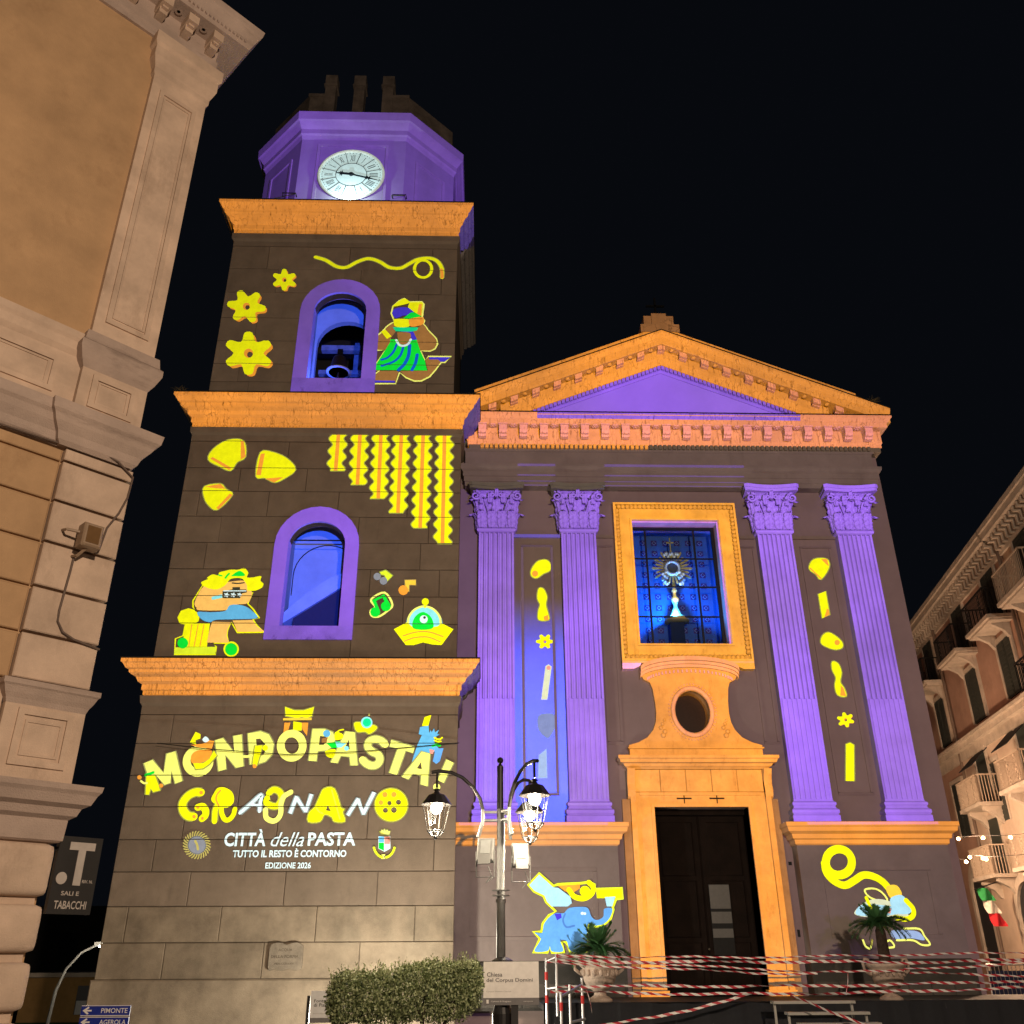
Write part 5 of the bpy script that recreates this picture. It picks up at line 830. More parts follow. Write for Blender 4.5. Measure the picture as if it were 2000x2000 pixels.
  ('outline','YG','ring',[(1.132,1.698),(1.293,1.983),(1.139,2.139),(1.333,2.138),(1.368,2.309),(1.523,2.489),(1.683,2.575),(1.46,2.784),(1.399,2.916),(1.169,3.02),(1.034,3.153),(1.304,3.42),(1.64,3.136),(1.747,3.171),(2.308,3.193),(2.508,3.222),(2.643,3.162),(2.654,3.058),(3.302,3.077),(3.298,2.85),(3.138,2.836),(3.049,2.661),(3.062,2.618),(2.988,2.416),(2.807,2.273),(2.585,2.24),(2.461,2.275),(2.438,2.118),(2.374,1.71),(2.001,1.698),(1.915,1.909),(1.796,1.918),(1.861,1.699),(1.566,1.695),(1.522,1.799),(1.473,1.701)],0.062),
  ('body','B2','smooth',[(1.164,1.725),(1.318,1.982),(1.176,2.113),(1.351,2.112),(1.393,2.294),(1.538,2.46),(1.698,2.54),(1.871,2.536),(2.001,2.643),(2.256,2.671),(2.451,2.641),(2.532,2.455),(2.655,2.383),(2.81,2.454),(2.847,2.627),(3.034,2.627),(2.966,2.43),(2.802,2.293),(2.586,2.266),(2.436,2.295),(2.418,2.147),(2.36,1.73),(2.017,1.721),(1.922,1.934),(1.778,1.935),(1.834,1.722),(1.573,1.717),(1.526,1.827),(1.468,1.729)]),
  ('ear','B3','stroke',[(1.903,2.522),(1.851,2.378),(1.925,2.235),(2.114,2.262)],0.042),
  ('eye','W','poly',[(2.351,2.528),(2.349,2.518),(2.343,2.508),(2.335,2.5),(2.324,2.495),(2.312,2.494),(2.3,2.496),(2.29,2.501),(2.282,2.508),(2.277,2.518),(2.276,2.529),(2.278,2.539),(2.284,2.549),(2.292,2.557),(2.303,2.561),(2.315,2.563),(2.327,2.561),(2.337,2.556),(2.345,2.549),(2.35,2.539)]),
  ('eye','W','poly',[(2.408,2.522),(2.406,2.513),(2.401,2.505),(2.394,2.499),(2.385,2.495),(2.375,2.494),(2.366,2.495),(2.357,2.499),(2.35,2.506),(2.346,2.514),(2.345,2.523),(2.347,2.531),(2.352,2.539),(2.359,2.546),(2.368,2.55),(2.378,2.551),(2.387,2.55),(2.396,2.546),(2.403,2.539),(2.407,2.531)]),
  ('saddle','V','poly',[(1.65,2.523),(1.808,2.528),(1.821,2.436),(1.709,2.379)]),
  ('paper','LB2','poly',[(1.06,3.153),(1.303,3.39),(1.633,3.106),(1.761,3.091),(2.041,2.893),(2.075,2.753),(1.971,2.68),(1.591,2.682),(1.482,2.784),(1.422,2.925),(1.191,3.026)]),
  ('cup','O','poly',[(1.746,3.141),(2.291,3.169),(2.271,3.075),(2.076,2.963),(1.918,3.017)]),
  ('pasta_curl','Y','stroke',[(2.015,3.046),(2.137,2.899),(2.358,2.854),(2.554,2.956),(2.599,3.103),(2.501,3.207)],0.123),
  ('pasta_curl','Y','poly',[(2.524,3.015),(2.517,2.978),(2.497,2.946),(2.468,2.92),(2.431,2.903),(2.392,2.898),(2.353,2.903),(2.318,2.92),(2.291,2.946),(2.274,2.979),(2.269,3.016),(2.277,3.052),(2.296,3.085),(2.325,3.111),(2.362,3.127),(2.401,3.133),(2.441,3.127),(2.476,3.11),(2.503,3.084),(2.52,3.051)]),
  ('pasta_bar','Y','poly',[(2.669,3.038),(3.288,3.065),(3.283,2.865),(2.677,2.858)]),
  ('glove','LB2','poly',[(2.869,2.881),(3.125,2.895),(3.033,2.676),(2.906,2.677)]),
 ]),
 ('projected_horn_player','yellow curled horn blown by a pale blue figure on the right pedestal','projection','cartoon figures projected on the pedestals',23.574,[
  ('horn_ring','Y','ring',[(8.991,3.651),(8.955,3.549),(8.884,3.46),(8.787,3.395),(8.677,3.36),(8.566,3.36),(8.467,3.396),(8.393,3.462),(8.351,3.551),(8.348,3.653),(8.384,3.755),(8.454,3.845),(8.551,3.912),(8.662,3.948),(8.775,3.947),(8.874,3.911),(8.949,3.844),(8.99,3.753)],0.196),
  ('horn_tube','Y','stroke',[(8.304,3.623),(8.32,3.411),(8.484,3.215),(8.729,3.124),(8.974,3.228),(9.225,3.353),(9.479,3.316),(9.685,3.19),(9.828,3.001)],0.169),
  ('hand','YO','smooth',[(9.728,3.076),(9.997,3.12),(10.084,2.896),(9.81,2.824)]),
  ('hat','YL','ring',[(9.198,3.019),(9.43,3.047),(9.609,2.958),(9.705,2.78),(9.479,2.781),(9.268,2.87)],0.043),
  ('body_glow','YP','smooth',[(8.852,2.52),(9.113,2.724),(9.387,2.811),(9.705,2.78),(9.999,2.632),(10.158,2.456),(9.942,2.341),(9.473,2.401),(8.997,2.432)]),
  ('trousers','GB2','smooth',[(9.674,2.112),(10.092,2.124),(10.338,2.08),(10.431,1.908),(10.121,1.952),(9.737,1.94)]),
  ('shirt','LB2','smooth',[(8.886,2.534),(9.108,2.694),(9.683,2.662),(10.111,2.544),(9.643,2.452),(8.999,2.447)]),
  ('sleeve','LB2','smooth',[(9.775,2.809),(10.084,2.896),(10.258,2.631),(10.164,2.485),(9.848,2.516)]),
  ('arm','Y','stroke',[(10.158,2.778),(10.29,2.601),(10.258,2.441),(10.077,2.369),(9.827,2.405)],0.116),
  ('scarf','PK','poly',[(9.645,2.633),(9.768,2.604),(9.72,2.487),(9.638,2.511)]),
  ('collar','Y','stroke',[(9.198,2.841),(9.285,2.606),(9.425,2.488)],0.08),
  ('trouser_leg','YL','stroke',[(9.971,2.162),(10.353,2.151),(10.448,1.993),(10.54,1.822),(10.347,1.809),(10.144,1.909),(9.763,1.911)],0.045),
  ('shoe','YL','stroke',[(8.954,1.916),(8.994,1.788),(9.097,1.745),(9.176,1.914)],0.045),
  ('shoe','YL','ring',[(9.387,1.772),(9.672,1.77),(9.588,1.912)],0.045),
 ]),
]
TEXTS=[('projected_slogan_word', 'projected white word CITTÀ starting the slogan', 'CITTÀ', -6.062, 3.94, -5.106, 4.318, 0, 0.05, 'W'), ('projected_slogan_word', 'projected white slanted word della in the slogan', 'della', -4.986, 3.937, -4.22, 4.25, 0.35, 0.0, 'W'), ('projected_slogan_word', 'projected white word PASTA ending the slogan', 'PASTA', -4.132, 3.947, -3.029, 4.247, 0, 0.05, 'W'), ('projected_slogan_line', 'projected white line TUTTO IL RESTO È CONTORNO', 'TUTTO IL RESTO È CONTORNO', -5.831, 3.701, -3.219, 3.896, 0.0, 0.05, 'W'), ('projected_edition_line', 'projected small white line EDIZIONE 2026', 'EDIZIONE 2026', -5.052, 3.459, -4.014, 3.591, 0.0, 0.03, 'W')]
# ------------------------------------------------------------------ shared materials
TOWER = stone('tower_masonry', (0.315, 0.252, 0.196), piece=0.09, vary=0.2, scale=1.6, stain=0.3, stain_col=(0.10, 0.08, 0.06), bump=0.3, streak=(2.2, 2.2, 0.6))
JOINT = stone('tower_joint', (0.16, 0.13, 0.10), bump=0.2)
BASE = stone('tower_plinth_stone', (0.32, 0.262, 0.195), piece=0.10, vary=0.4, scale=1.4, stain=0.6, stain_col=(0.20, 0.16, 0.11), streak=(0.8, 0.8, 0.5), bump=0.3)
CORN = stone('cornice_stone', (0.35, 0.322, 0.295), crack=(15.0, 9.0, 3.2, 0.06), vary=0.2, scale=2.0, stain=0.95, stain_col=(0.05, 0.035, 0.025), bump=0.7, streak=(13.0, 6.0, 1.5), grain=30)
TRIM = stone('pilaster_stone', (0.33, 0.31, 0.30), vary=0.15, scale=1.5, stain=0.25, stain_col=(0.2, 0.17, 0.15), bump=0.25, streak=(6, 6, 0.4))
CAPM = stone('carved_capital_stone', (0.34, 0.32, 0.31), vary=0.35, scale=9, stain=0.75, stain_col=(0.10, 0.08, 0.08), bump=0.8, streak=(11, 11, 11), grain=22)
PLAST = stone('church_plaster', (0.37, 0.283, 0.265), vary=0.14, scale=0.7, stain=0.2, stain_col=(0.2, 0.16, 0.14), streak=(1.5, 1.5, 0.3), bump=0.12)
PORTAL = stone('portal_marble', (0.37, 0.34, 0.30), piece=0.05, vary=0.22, scale=2.2, stain=0.42, stain_col=(0.12, 0.085, 0.06), bump=0.5, streak=(6, 6, 1.7))
SURR = stone('arch_plaster', (0.30, 0.28, 0.28), vary=0.1, scale=1.5, stain=0.25, stain_col=(0.15, 0.12, 0.12), bump=0.15, streak=(2, 2, 1))
DARK = plain('dark_interior', (0.02, 0.02, 0.022), rough=0.9)
INTER = stone('belfry_interior', (0.30, 0.31, 0.32), vary=0.15, bump=0.2)
DARKW = stone('belfry_timber', (0.16, 0.15, 0.16), vary=0.4, scale=4, bump=0.4)
LEAD = plain('dark_lead', (0.025, 0.02, 0.018), 0.7)
IRON = plain('wrought_iron', (0.02, 0.02, 0.022), rough=0.5, metal=0.6)
BRONZE = plain('bell_bronze', (0.10, 0.07, 0.05), rough=0.4, metal=0.8)
WOODD = stone('door_wood', (0.014, 0.008, 0.006), rough=0.9, vary=0.4, scale=3, bump=0.3, grain=25)

# ------------------------------------------------------------------ ground
gm = MB()
def gz(x, y):
    t = max(0.0, min(1.0, (y - 27) / 25.0)) * max(0.0, min(1.0, (-6.0 - x) / 6.0))
    return -4.5 * t * t * (3 - 2 * t)
xs = [-300, -120, -60] + [-40 + 2 * i for i in range(41)] + [60, 120, 300]
ys = [-300, -100, -30] + [-10 + 2 * i for i in range(46)] + [120, 200, 500]
for y in ys:
    for x in xs:
        gm.v.append((x, y, gz(x, y)))
for j in range(len(ys) - 1):
    for i in range(len(xs) - 1):
        a = j * len(xs) + i
        gm.f.append((a, a + 1, a + 1 + len(xs), a + len(xs)))
g = gm.build('ground', stone('paving_basalt', (0.07, 0.065, 0.06), rough=0.6, vary=0.4, scale=3, bump=0.4))
g['kind'] = 'structure'

# ------------------------------------------------------------------ bell tower
TYF = 22.5
TCX = -4.6
tower = thing('bell_tower', 'tall stone bell tower with clock and orange lit cornices left of the church', 'bell tower', (TCX, TYF, 0))
def blocks(parent, x0, x1, zs, step, off0, hole=None, mats=None, depth=0.05, rnd=None):
    """running bond blocks on the front; hole(z) gives the half width to leave free round x = hx"""
    rnd = rnd or random.Random(3)
    for r in range(len(zs) - 1):
        z0, z1 = zs[r] + 0.008, zs[r + 1] - 0.008
        cuts = [x0]
        x = x0 + off0[r % len(off0)]
        while x < x1 - 0.35:
            if x > x0 + 0.35:
                cuts.append(x + rnd.uniform(-0.05, 0.05))
            x += step
        cuts.append(x1)
        for a, b in zip(cuts[:-1], cuts[1:]):
            a2 = a + (0.006 if a > x0 else 0)
            b2 = b - (0.006 if b < x1 else 0)
            m = mats(z0) if mats else TOWER
            y = -rnd.uniform(0.0, 0.006)
            segs = [(a2, b2)]
            if hole:
                hx, hf, ztop = hole
                if z0 < ztop:
                    n = 6
                    zz = [z0 + (z1 - z0) * k / n for k in range(n + 1)]
                    hw = [hf(q) for q in zz]
                    mx = max(hw)
                    if mx > 0 and a2 < hx + mx and b2 > hx - mx:
                        lx = [max(a2, min(b2, hx - h)) for h in hw]
                        rx = [min(b2, max(a2, hx + h)) for h in hw]
                        if max(lx) > a2 + 0.03:
                            MB().prism([(a2 - 0.001, z0)] + list(zip(lx, zz)) + [(a2 - 0.001, z1)], y, depth).build('stone_block', m, parent)
                        if min(rx) < b2 - 0.03:
                            MB().prism([(b2 + 0.001, z1)] + list(zip(rx, zz))[::-1] + [(b2 + 0.001, z0)], y, depth).build('stone_block', m, parent)
                        continue
            for p, q in segs:
                MB().cbox(p, q, y, depth, z0, z1, 0.012).build('stone_block', m, parent)

# lower storey
lw = MB().box(-3.86, 3.86, 0.035, 6.6, 0, 7.5).build('lower_wall', JOINT, tower)
MB().cbox(-3.97, 3.97, -0.06, 0.6, 0, 1.2, 0.03).build('plinth', BASE, tower)
zl = [1.2, 1.93, 2.67, 3.40, 4.10, 4.83, 5.55, 6.31, 7.01]
blocks(lw, -3.9, 3.9, zl, 2.14, [1.45, 0.45, 1.75, 0.85], mats=lambda z: BASE if z < 2.6 else TOWER)
MB().ring(-3.9, 3.9, 0.0, 6.6, [(0.0, 7.02), (0.0, 7.22), (0.05, 7.30), (0.07, 7.47), (0.0, 7.48)]).build('neck_band', TOWER, tower)
def cornice(z0, z1, hx, proj, name='cornice'):
    h = z1 - z0
    prof = [(0.0, z0), (0.03, z0 + 0.02), (0.03, z0 + 0.14 * h), (0.07, z0 + 0.17 * h), (0.07, z0 + 0.33 * h), (0.11, z0 + 0.36 * h),
            (0.16, z0 + 0.40 * h), (0.2, z0 + 0.52 * h), (0.30, z0 + 0.58 * h), (0.62 * proj + .02, z0 + 0.62 * h), (0.64 * proj + .02, z0 + 0.70 * h), (0.80 * proj, z0 + 0.74 * h),
            (0.92 * proj, z0 + 0.86 * h), (proj, z0 + 0.90 * h), (proj, z1)]
    c = MB().ring(-hx, hx, 0.0, 6.4, prof, 'FBL').build(name, CORN, tower, ('orange',))
    MB().ring(-hx, hx, 0.0, 0.9, prof, 'R', cap=False).build('cornice_return', CORN, tower, ('purple_side',))
    MB().ring(-hx, hx, 0.9 + proj, 6.4, prof, 'FR', cap=False).build('cornice_return', CORN, tower)
    MB().ring(-hx, hx, 0.0, 6.4, [(proj - 0.05, z1 + 0.001), (proj + 0.02, z1 + 0.001), (proj + 0.02, z1 + 0.035), (0.0, z1 + 0.05)]).build('lead_flashing', LEAD, c)
    # weathered dentil strip near the foot of the moulding
    d = MB()
    n = int(2 * hx / 0.085)
    for k in range(n):
        x = -hx + 0.04 + k * 2 * hx / n
        d.box(x - 0.022, x + 0.022, -0.055, -0.02, z0 + 0.03, z0 + 0.13 * h)
    d.build('dentil_strip', CORN, c, ('orange',), kind='stuff')
    return c
cornice(7.48, 8.29, 3.9, 0.52)
# middle storey
AX0 = 0.01
def wall_with_arch(name, hx, z0, z1, cx, half, zb, zs, mat, depth=0.28, zfront=0.035):
    o = arched(cx, half, zb, zs)
    poly = [(-hx, z0), (hx, z0), (hx, z1), (-hx, z1)]
    # left part, right part, sill part, head part
    m = MB()
    m.box(-hx, cx - half, zfront, depth, z0, z1)
    m.box(cx + half, hx, zfront, depth, z0, z1)
    if zb > z0:
        m.box(cx - half, cx + half, zfront, depth, z0, zb)
    m.prism([(cx - half, zs)] + o[1:-1] + [(cx + half, zs), (cx + half, z1), (cx - half, z1)], zfront, depth)
    m.box(-hx, -hx + 0.5, depth, 6.2, z0, z1)
    m.box(hx - 0.5, hx, depth, 6.2, z0, z1)
    m.box(-hx, hx, 5.8, 6.2, z0, z1)
    m.box(-hx, hx, depth, 6.2, z1 - 0.2, z1)
    m.box(-hx, hx, depth, 6.2, z0, z0 + 0.2)
    return m.build(name, mat, tower)
mw = wall_with_arch('middle_wall', 3.79, 8.3, 15.25, 0.01, 0.78, 9.3, 11.5, JOINT)
zm = [8.42, 9.37, 10.12, 10.89, 11.66, 12.44, 13.21, 13.94, 14.8]
def hole_low(z):
    if z < 8.9: return 0.95
    if z < 11.55: return 0.95
    d = 1.0 ** 2 - (z - 11.55) ** 2
    return math.sqrt(d) if d > 0 else 0.0
blocks(mw, -3.83, 3.83, zm, 1.9, [1.15, 0.5, 1.5, 0.9], hole=(0.01, hole_low, 12.44))
MB().ring(-3.83, 3.83, 0.0, 6.2, [(0.0, 14.81), (0.0, 15.0), (0.05, 15.08), (0.06, 15.24), (0.0, 15.25)]).build('neck_band', TOWER, tower)
def fill_over(parent, cx, r, zs, z1, hx):
    """stone left standing between the ring of the arch and the next course"""
    o = [(cx - r * math.cos(math.pi * i / 16), zs + r * math.sin(math.pi * i / 16)) for i in range(17)]
cornice(15.25, 16.12, 3.83, 0.52)
# upper storey
uw = wall_with_arch('upper_wall', 3.53, 16.1, 22.5, 0.03, 0.82, 16.96, 19.35, JOINT)
zu = [16.15, 16.83, 17.47, 18.31, 19.17, 20.15, 21.09, 22.0]
def hole_up(z):
    if z < 19.4: return 1.02
    d = 1.05 ** 2 - (z - 19.4) ** 2
    return math.sqrt(d) if d > 0 else 0.0
blocks(uw, -3.57, 3.57, zu, 2.6, [1.15, 0.75, 1.5], hole=(0.03, hole_up, 21.09))
MB().ring(-3.57, 3.57, 0.0, 6.0, [(0.0, 22.01), (0.0, 22.2), (0.06, 22.27), (0.07, 22.48), (0.0, 22.5)]).build('neck_band', TOWER, tower)
cornice(22.5, 23.5, 3.57, 0.5)
# the key piece above each arch closes the course behind the surround
for cx, r0, zs, z1, par in ((0.01, 0.98, 11.55, 12.435, mw), (0.03, 1.03, 19.4, 21.085, uw)):
    o = [(cx - r0 * math.cos(math.pi * i / 16), zs + r0 * math.sin(math.pi * i / 16)) for i in range(4, 13)]
    a, b = o[0], o[-1]
    MB().box(cx - r0, cx + r0, 0.001, 0.05, (8.43 if par is mw else 16.16), (8.94 if par is mw else 16.46)).build('under_sill_stone', TOWER, par)
# arch surrounds
for cx, ho, hi, zb, zi, zs, nm in ((0.01, 1.13, 0.76, 8.93, 9.3, 11.6, 'lower'), (0.03, 1.22, 0.80, 16.45, 16.96, 19.45, 'upper')):
    o = arched(cx, ho, zi, zs)
    i = arched(cx, hi, zi, zs, rise=hi * 0.9)
    sr = MB()
    rv = MB()
    n = len(o)
    for k in range(n - 1):
        a, b, c, d = o[k], o[k + 1], i[k + 1], i[k]
        sr.add([(a[0], -0.05, a[1]), (b[0], -0.05, b[1]), (c[0], -0.05, c[1]), (d[0], -0.05, d[1]),
                (a[0], 0.1, a[1]), (b[0], 0.1, b[1])],
               [(0, 1, 2, 3), (0, 4, 5, 1)])
        rv.add([(c[0], -0.05, c[1]), (d[0], -0.05, d[1]), (d[0], 0.30, d[1]), (c[0], 0.30, c[1])], [(0, 1, 2, 3)])
    so = sr.build('arch_surround', SURR, tower, ('purple',))
    rv.build('arch_reveal', SURR, so, ('purple', 'arch_inside', 'arch_soffit'))
    MB().box(cx - ho, cx + ho, -0.052, 0.6, zb, zi).build('sill', stone('sill_stone', (0.28, 0.27, 0.27), stain=0.85, stain_col=(0.08, 0.06, 0.07), streak=(5, 5, 3), bump=0.4), so, ('purple',))
# rooms behind the arches
rm = MB()
rm.box(-1.6, -0.85, 0.28, 1.2, 9.0, 13.2).box(0.87, 1.6, 0.28, 1.2, 9.0, 13.2).box(-1.6, 1.6, 1.2, 1.3, 9.0, 13.4)
rm.box(-1.6, 1.6, 0.5, 1.2, 12.9, 13.2)
room1 = rm.build('stair_room', INTER, tower, ('arch_inside',))
MB().prism([(-0.85, 9.65), (0.87, 10.85), (0.87, 11.2), (0.3, 10.95), (-0.3, 10.5), (-0.85, 9.95)], 0.75, 1.2).build('stair_flight', INTER, room1, ('arch_inside', 'blue'))
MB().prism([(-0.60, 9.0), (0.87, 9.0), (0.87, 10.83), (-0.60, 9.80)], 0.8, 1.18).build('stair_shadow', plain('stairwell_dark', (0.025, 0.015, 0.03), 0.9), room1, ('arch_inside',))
MB().prism(band([(-0.82, 10.6)] + arc(0.1, 11.2, 0.92, 180, 55, 12), [(-0.80, 10.6)] + arc(0.1, 11.2, 0.90, 180, 55, 12)), 1.17, 1.2).build('vault_line', plain('old_crack', (0.05, 0.05, 0.06)), room1)
MB().box(-0.76, 0.78, 0.30, 0.33, 11.86, 11.89).build('tie_bar', IRON, tower)
rm = MB()
rm.box(-1.7, -0.95, 0.28, 1.3, 16.6, 22.0).box(1.0, 1.7, 0.28, 1.3, 16.6, 22.0)
o = arched(0.05, 0.93, 16.6, 19.15)
rm.prism([(-0.95, 22.0), (1.0, 22.0), (1.0, 16.6)] + o[::-1] + [(-0.95, 16.6)], 1.3, 1.5)
room2 = rm.build('belfry_room', INTER, tower, ('arch_inside',))
MB().box(-1.5, 1.6, 3.2, 3.3, 16.6, 22.0).build('belfry_back', DARK, room2)
for k, (z, y, hgt) in enumerate(((17.15, 1.9, 0.18), (17.9, 1.9, 0.22), (18.6, 2.1, 0.14), (19.6, 2.2, 0.2))):
    MB().box(-0.92, 1.0, y, y + 0.2, z, z + hgt).build('belfry_beam', DARKW, room2, ('arch_inside',))
MB().box(0.1, 0.95, 2.6, 2.7, 19.0, 20.2).build('belfry_panel', DARKW, room2, ('arch_inside',))
MB().box(0.4, 0.55, 2.2, 2.4, 18.2, 20.4).build('belfry_post', DARK, room2)
bell = thing('church_bell', 'bronze bell hanging from a yoke in the upper belfry arch', 'bell', (TCX + 0.0, TYF + 0.75, 17.70))
MB().lathe([(0.30, 0.0), (0.365, 0.01), (0.34, 0.06), (0.29, 0.16), (0.24, 0.30), (0.22, 0.45), (0.19, 0.54), (0.08, 0.60), (0.0001, 0.61)], 0, 0, 24).build('bell_body', BRONZE, bell, smooth=True)
MB().lathe([(0.372, 0.0), (0.378, 0.03), (0.35, 0.055)], 0, 0, 24).build('bell_lip', plain('pale_bronze', (0.5, 0.48, 0.45), 0.35, 0.3), bell, smooth=True)  # lip in a paler tone than the bell body
MB().tube([(0, 0, 0.5), (0, 0, -0.05), (0, 0, -0.35), (0, 0, -0.8)], [0.02, 0.03, 0.05, 0.045], 8).build('clapper', BRONZE, bell)
MB().box(-0.08, 0.08, -0.06, 0.06, 0.6, 0.85).build('yoke', IRON, bell)
lamp('belfry_blue_lamp', (TCX - 0.25, TYF + 0.62, 17.05), 160, (0.045, 0.10, 1.0), 0.06)
projector('arch_blue_beam', 'arch_inside', (2.0, -4.0, 3.5), (TCX, TYF, 15), 105000, (0.035, 0.11, 1.0), cone=50)
projector('arch_soffit_beam', 'arch_soffit', (-2.0, 8.0, 1.0), (TCX, TYF, 15), 9000, (0.16, 0.05, 1.0), cone=60)

# octagonal drum with the clock
OY = 3.7          # depth of the drum's axis behind the front
def octo(a, c):
    return [(-a + c, -a), (a - c, -a), (a, -a + c), (a, a - c), (a - c, a), (-a + c, a), (-a, a - c), (-a, -a + c)]
def octring(prof, c0):
    m = MB()
    for a, z in prof:
        k = c0 + (a - 3.4) * 0.586
        m.v += [(x - 0.12, y + OY, z) for x, y in octo(a, k)]
    for k in range(len(prof) - 1):
        for i in range(8):
            j = (i + 1) % 8
            m.f.append((8 * k + i, 8 * k + j, 8 * k + 8 + j, 8 * k + 8 + i))
    m.f += [tuple(range(7, -1, -1)), tuple(range(8 * (len(prof) - 1), 8 * len(prof)))]
    return m
drum = octring([(3.4, 23.45), (3.4, 27.2)], 1.6).build('clock_drum', stone('drum_plaster', (0.29, 0.28, 0.27), vary=0.12, stain=0.3, stain_col=(0.2, 0.17, 0.17), streak=(2, 2, 0.5), bump=0.15), tower, ('purple',))
octring([(3.4, 27.1), (3.45, 27.25), (3.5, 27.3), (3.5, 27.5), (3.58, 27.6), (3.66, 27.72), (3.72, 27.75), (3.74, 28.1), (3.6, 28.11)], 1.6).build('drum_cornice', TRIM, tower, ('purple',))
fy = OY - 3.4
frm = MB()
for (a, b, c, d) in ((-1.22, 1.22, 24.0, 24.1), (-1.22, 1.22, 26.75, 26.85), (-1.22, -1.12, 24.1, 26.75), (1.12, 1.22, 24.1, 26.75)):
    frm.box(a - 0.12, b - 0.12, fy - 0.05, fy + 0.02, c, d)
frm.build('clock_frame', TRIM, drum, ('purple',))
for sgn in (-1, 1):       # sunk panels on the slanting faces
    p = MB()
    ax, ay, bx, by = sgn * 1.8, -3.4, sgn * 3.4, -1.8
    def pt(t, z, o=0.0):
        nx, ny = sgn * 0.7071, -0.7071
        return (ax + (bx - ax) * t + nx * o - 0.12, ay + (by - ay) * t + ny * o + OY, z)
    for (t0, t1, z0, z1) in ((0.2, 0.8, 24.3, 24.38), (0.2, 0.8, 26.4, 26.48), (0.2, 0.25, 24.38, 26.4), (0.75, 0.8, 24.38, 26.4)):
        v = [pt(t0, z0, 0.04), pt(t1, z0, 0.04), pt(t1, z1, 0.04), pt(t0, z1, 0.04), pt(t0, z0, -0.02), pt(t1, z0, -0.02), pt(t1, z1, -0.02), pt(t0, z1, -0.02)]
        p.add(v, [(0, 1, 2, 3), (0, 4, 5, 1), (1, 5, 6, 2), (2, 6, 7, 3), (3, 7, 4, 0)])
    p.build('drum_panel', TRIM, drum, ('purple',))
for x in (-2.05, 1.6):
    MB().tube([(x - 0.25, fy, 24.42), (x - 0.25, fy - 0.14, 24.46), (x + 0.2, fy - 0.14, 24.46), (x + 0.2, fy, 24.42)], 0.02, 6).build('iron_handle', IRON, drum)
# clock
CX0, CZ0, CY0 = -0.10, 25.42, fy - 0.06
clock = MB()
clock.add([(CX0 + 1.06 * math.cos(2 * math.pi * k / 48), CY0, CZ0 + 1.06 * math.sin(2 * math.pi * k / 48)) for k in range(48)], [tuple(range(48))])
dial = clock.build('clock_dial', plain('clock_enamel', (0.64, 0.86, 0.90), 0.3), tower, ('figure',))
rim = MB().tube([(CX0 + 1.09 * math.cos(2 * math.pi * k / 48), CY0 - 0.01, CZ0 + 1.09 * math.sin(2 * math.pi * k / 48)) for k in range(48)], 0.05, 6, closed=True)
rim.build('clock_rim', plain('clock_rim_paint', (0.55, 0.60, 0.55), 0.4), dial, ('figure',))
BLK = plain('clock_black', (0.015, 0.02, 0.03), 0.5)
ln = MB().tube([(CX0 + 0.52 * math.cos(2 * math.pi * k / 40), CY0 - 0.006, CZ0 + 0.52 * math.sin(2 * math.pi * k / 40)) for k in range(40)], 0.012, 4, closed=True)
for k in range(12):
    a = R(15 + 30 * k)
    ln.tube([(CX0 + r * math.cos(a), CY0 - 0.006, CZ0 + r * math.sin(a)) for r in (0.52, 1.05)], 0.012, 4)
for k in range(60):
    a = R(6 * k)
    ln.box(CX0 + 0.98 * math.cos(a) - 0.012, CX0 + 0.98 * math.cos(a) + 0.012, CY0 - 0.008, CY0 - 0.002, CZ0 + 0.98 * math.sin(a) - 0.012, CZ0 + 0.98 * math.sin(a) + 0.012)
ln.build('dial_lines', BLK, dial, ('figure',), kind='stuff')
def textmesh(s, size=1.0, offset=0.0, shear=0.0, extrude=0.0):
    c = bpy.data.curves.new('t', 'FONT')
    c.body = s
    c.size = size
    c.offset = offset
    c.shear = shear
    c.extrude = extrude
    c.resolution_u = 3
    c.align_x = 'CENTER'
    c.align_y = 'CENTER'
    o = bpy.data.objects.new('t', c)
    ROOT.objects.link(o)
    dg = bpy.context.evaluated_depsgraph_get()
    me = bpy.data.meshes.new_from_object(o.evaluated_get(dg))
    bpy.data.objects.remove(o)
    bpy.data.curves.remove(c)
    return me
def text_on_wall(name, s, cx, y, cz, hgt, m, parent, lit=(), width=None, rot=0.0, offset=0.0, shear=0.0, lab=None, fit=None):
    """letters standing in the x-z plane; fitted to a width and height in metres"""
    me = textmesh(s, 1.0, offset, shear)
    xs_ = [v.co.x for v in me.vertices]
    zs_ = [v.co.y for v in me.vertices]
    w0, h0 = max(xs_) - min(xs_), max(zs_) - min(zs_)
    mx, mz = (max(xs_) + min(xs_)) / 2, (max(zs_) + min(zs_)) / 2
    sz = hgt / h0
    sx = (width / w0) if width else sz
    ca, sa = math.cos(rot), math.sin(rot)
    for v in me.vertices:
        a, b = (v.co.x - mx) * sx, (v.co.y - mz) * sz
        v.co = (cx + a * ca - b * sa, y, cz + a * sa + b * ca)
    return place(name, me, m, parent, lit)
for k, s_ in enumerate(['XII', 'I', 'II', 'III', 'IIII', 'V', 'VI', 'VII', 'VIII', 'IX', 'X', 'XI']):
    a = R(90 - 30 * k)
    text_on_wall('roman_numeral', s_, CX0 + 0.76 * math.cos(a), CY0 - 0.005, CZ0 + 0.76 * math.sin(a), 0.28, BLK, dial, ('figure',), width=(0.018 if s_ == 'I' else 0.05 * len(s_) + 0.01), rot=a - R(90))
hn = MB()
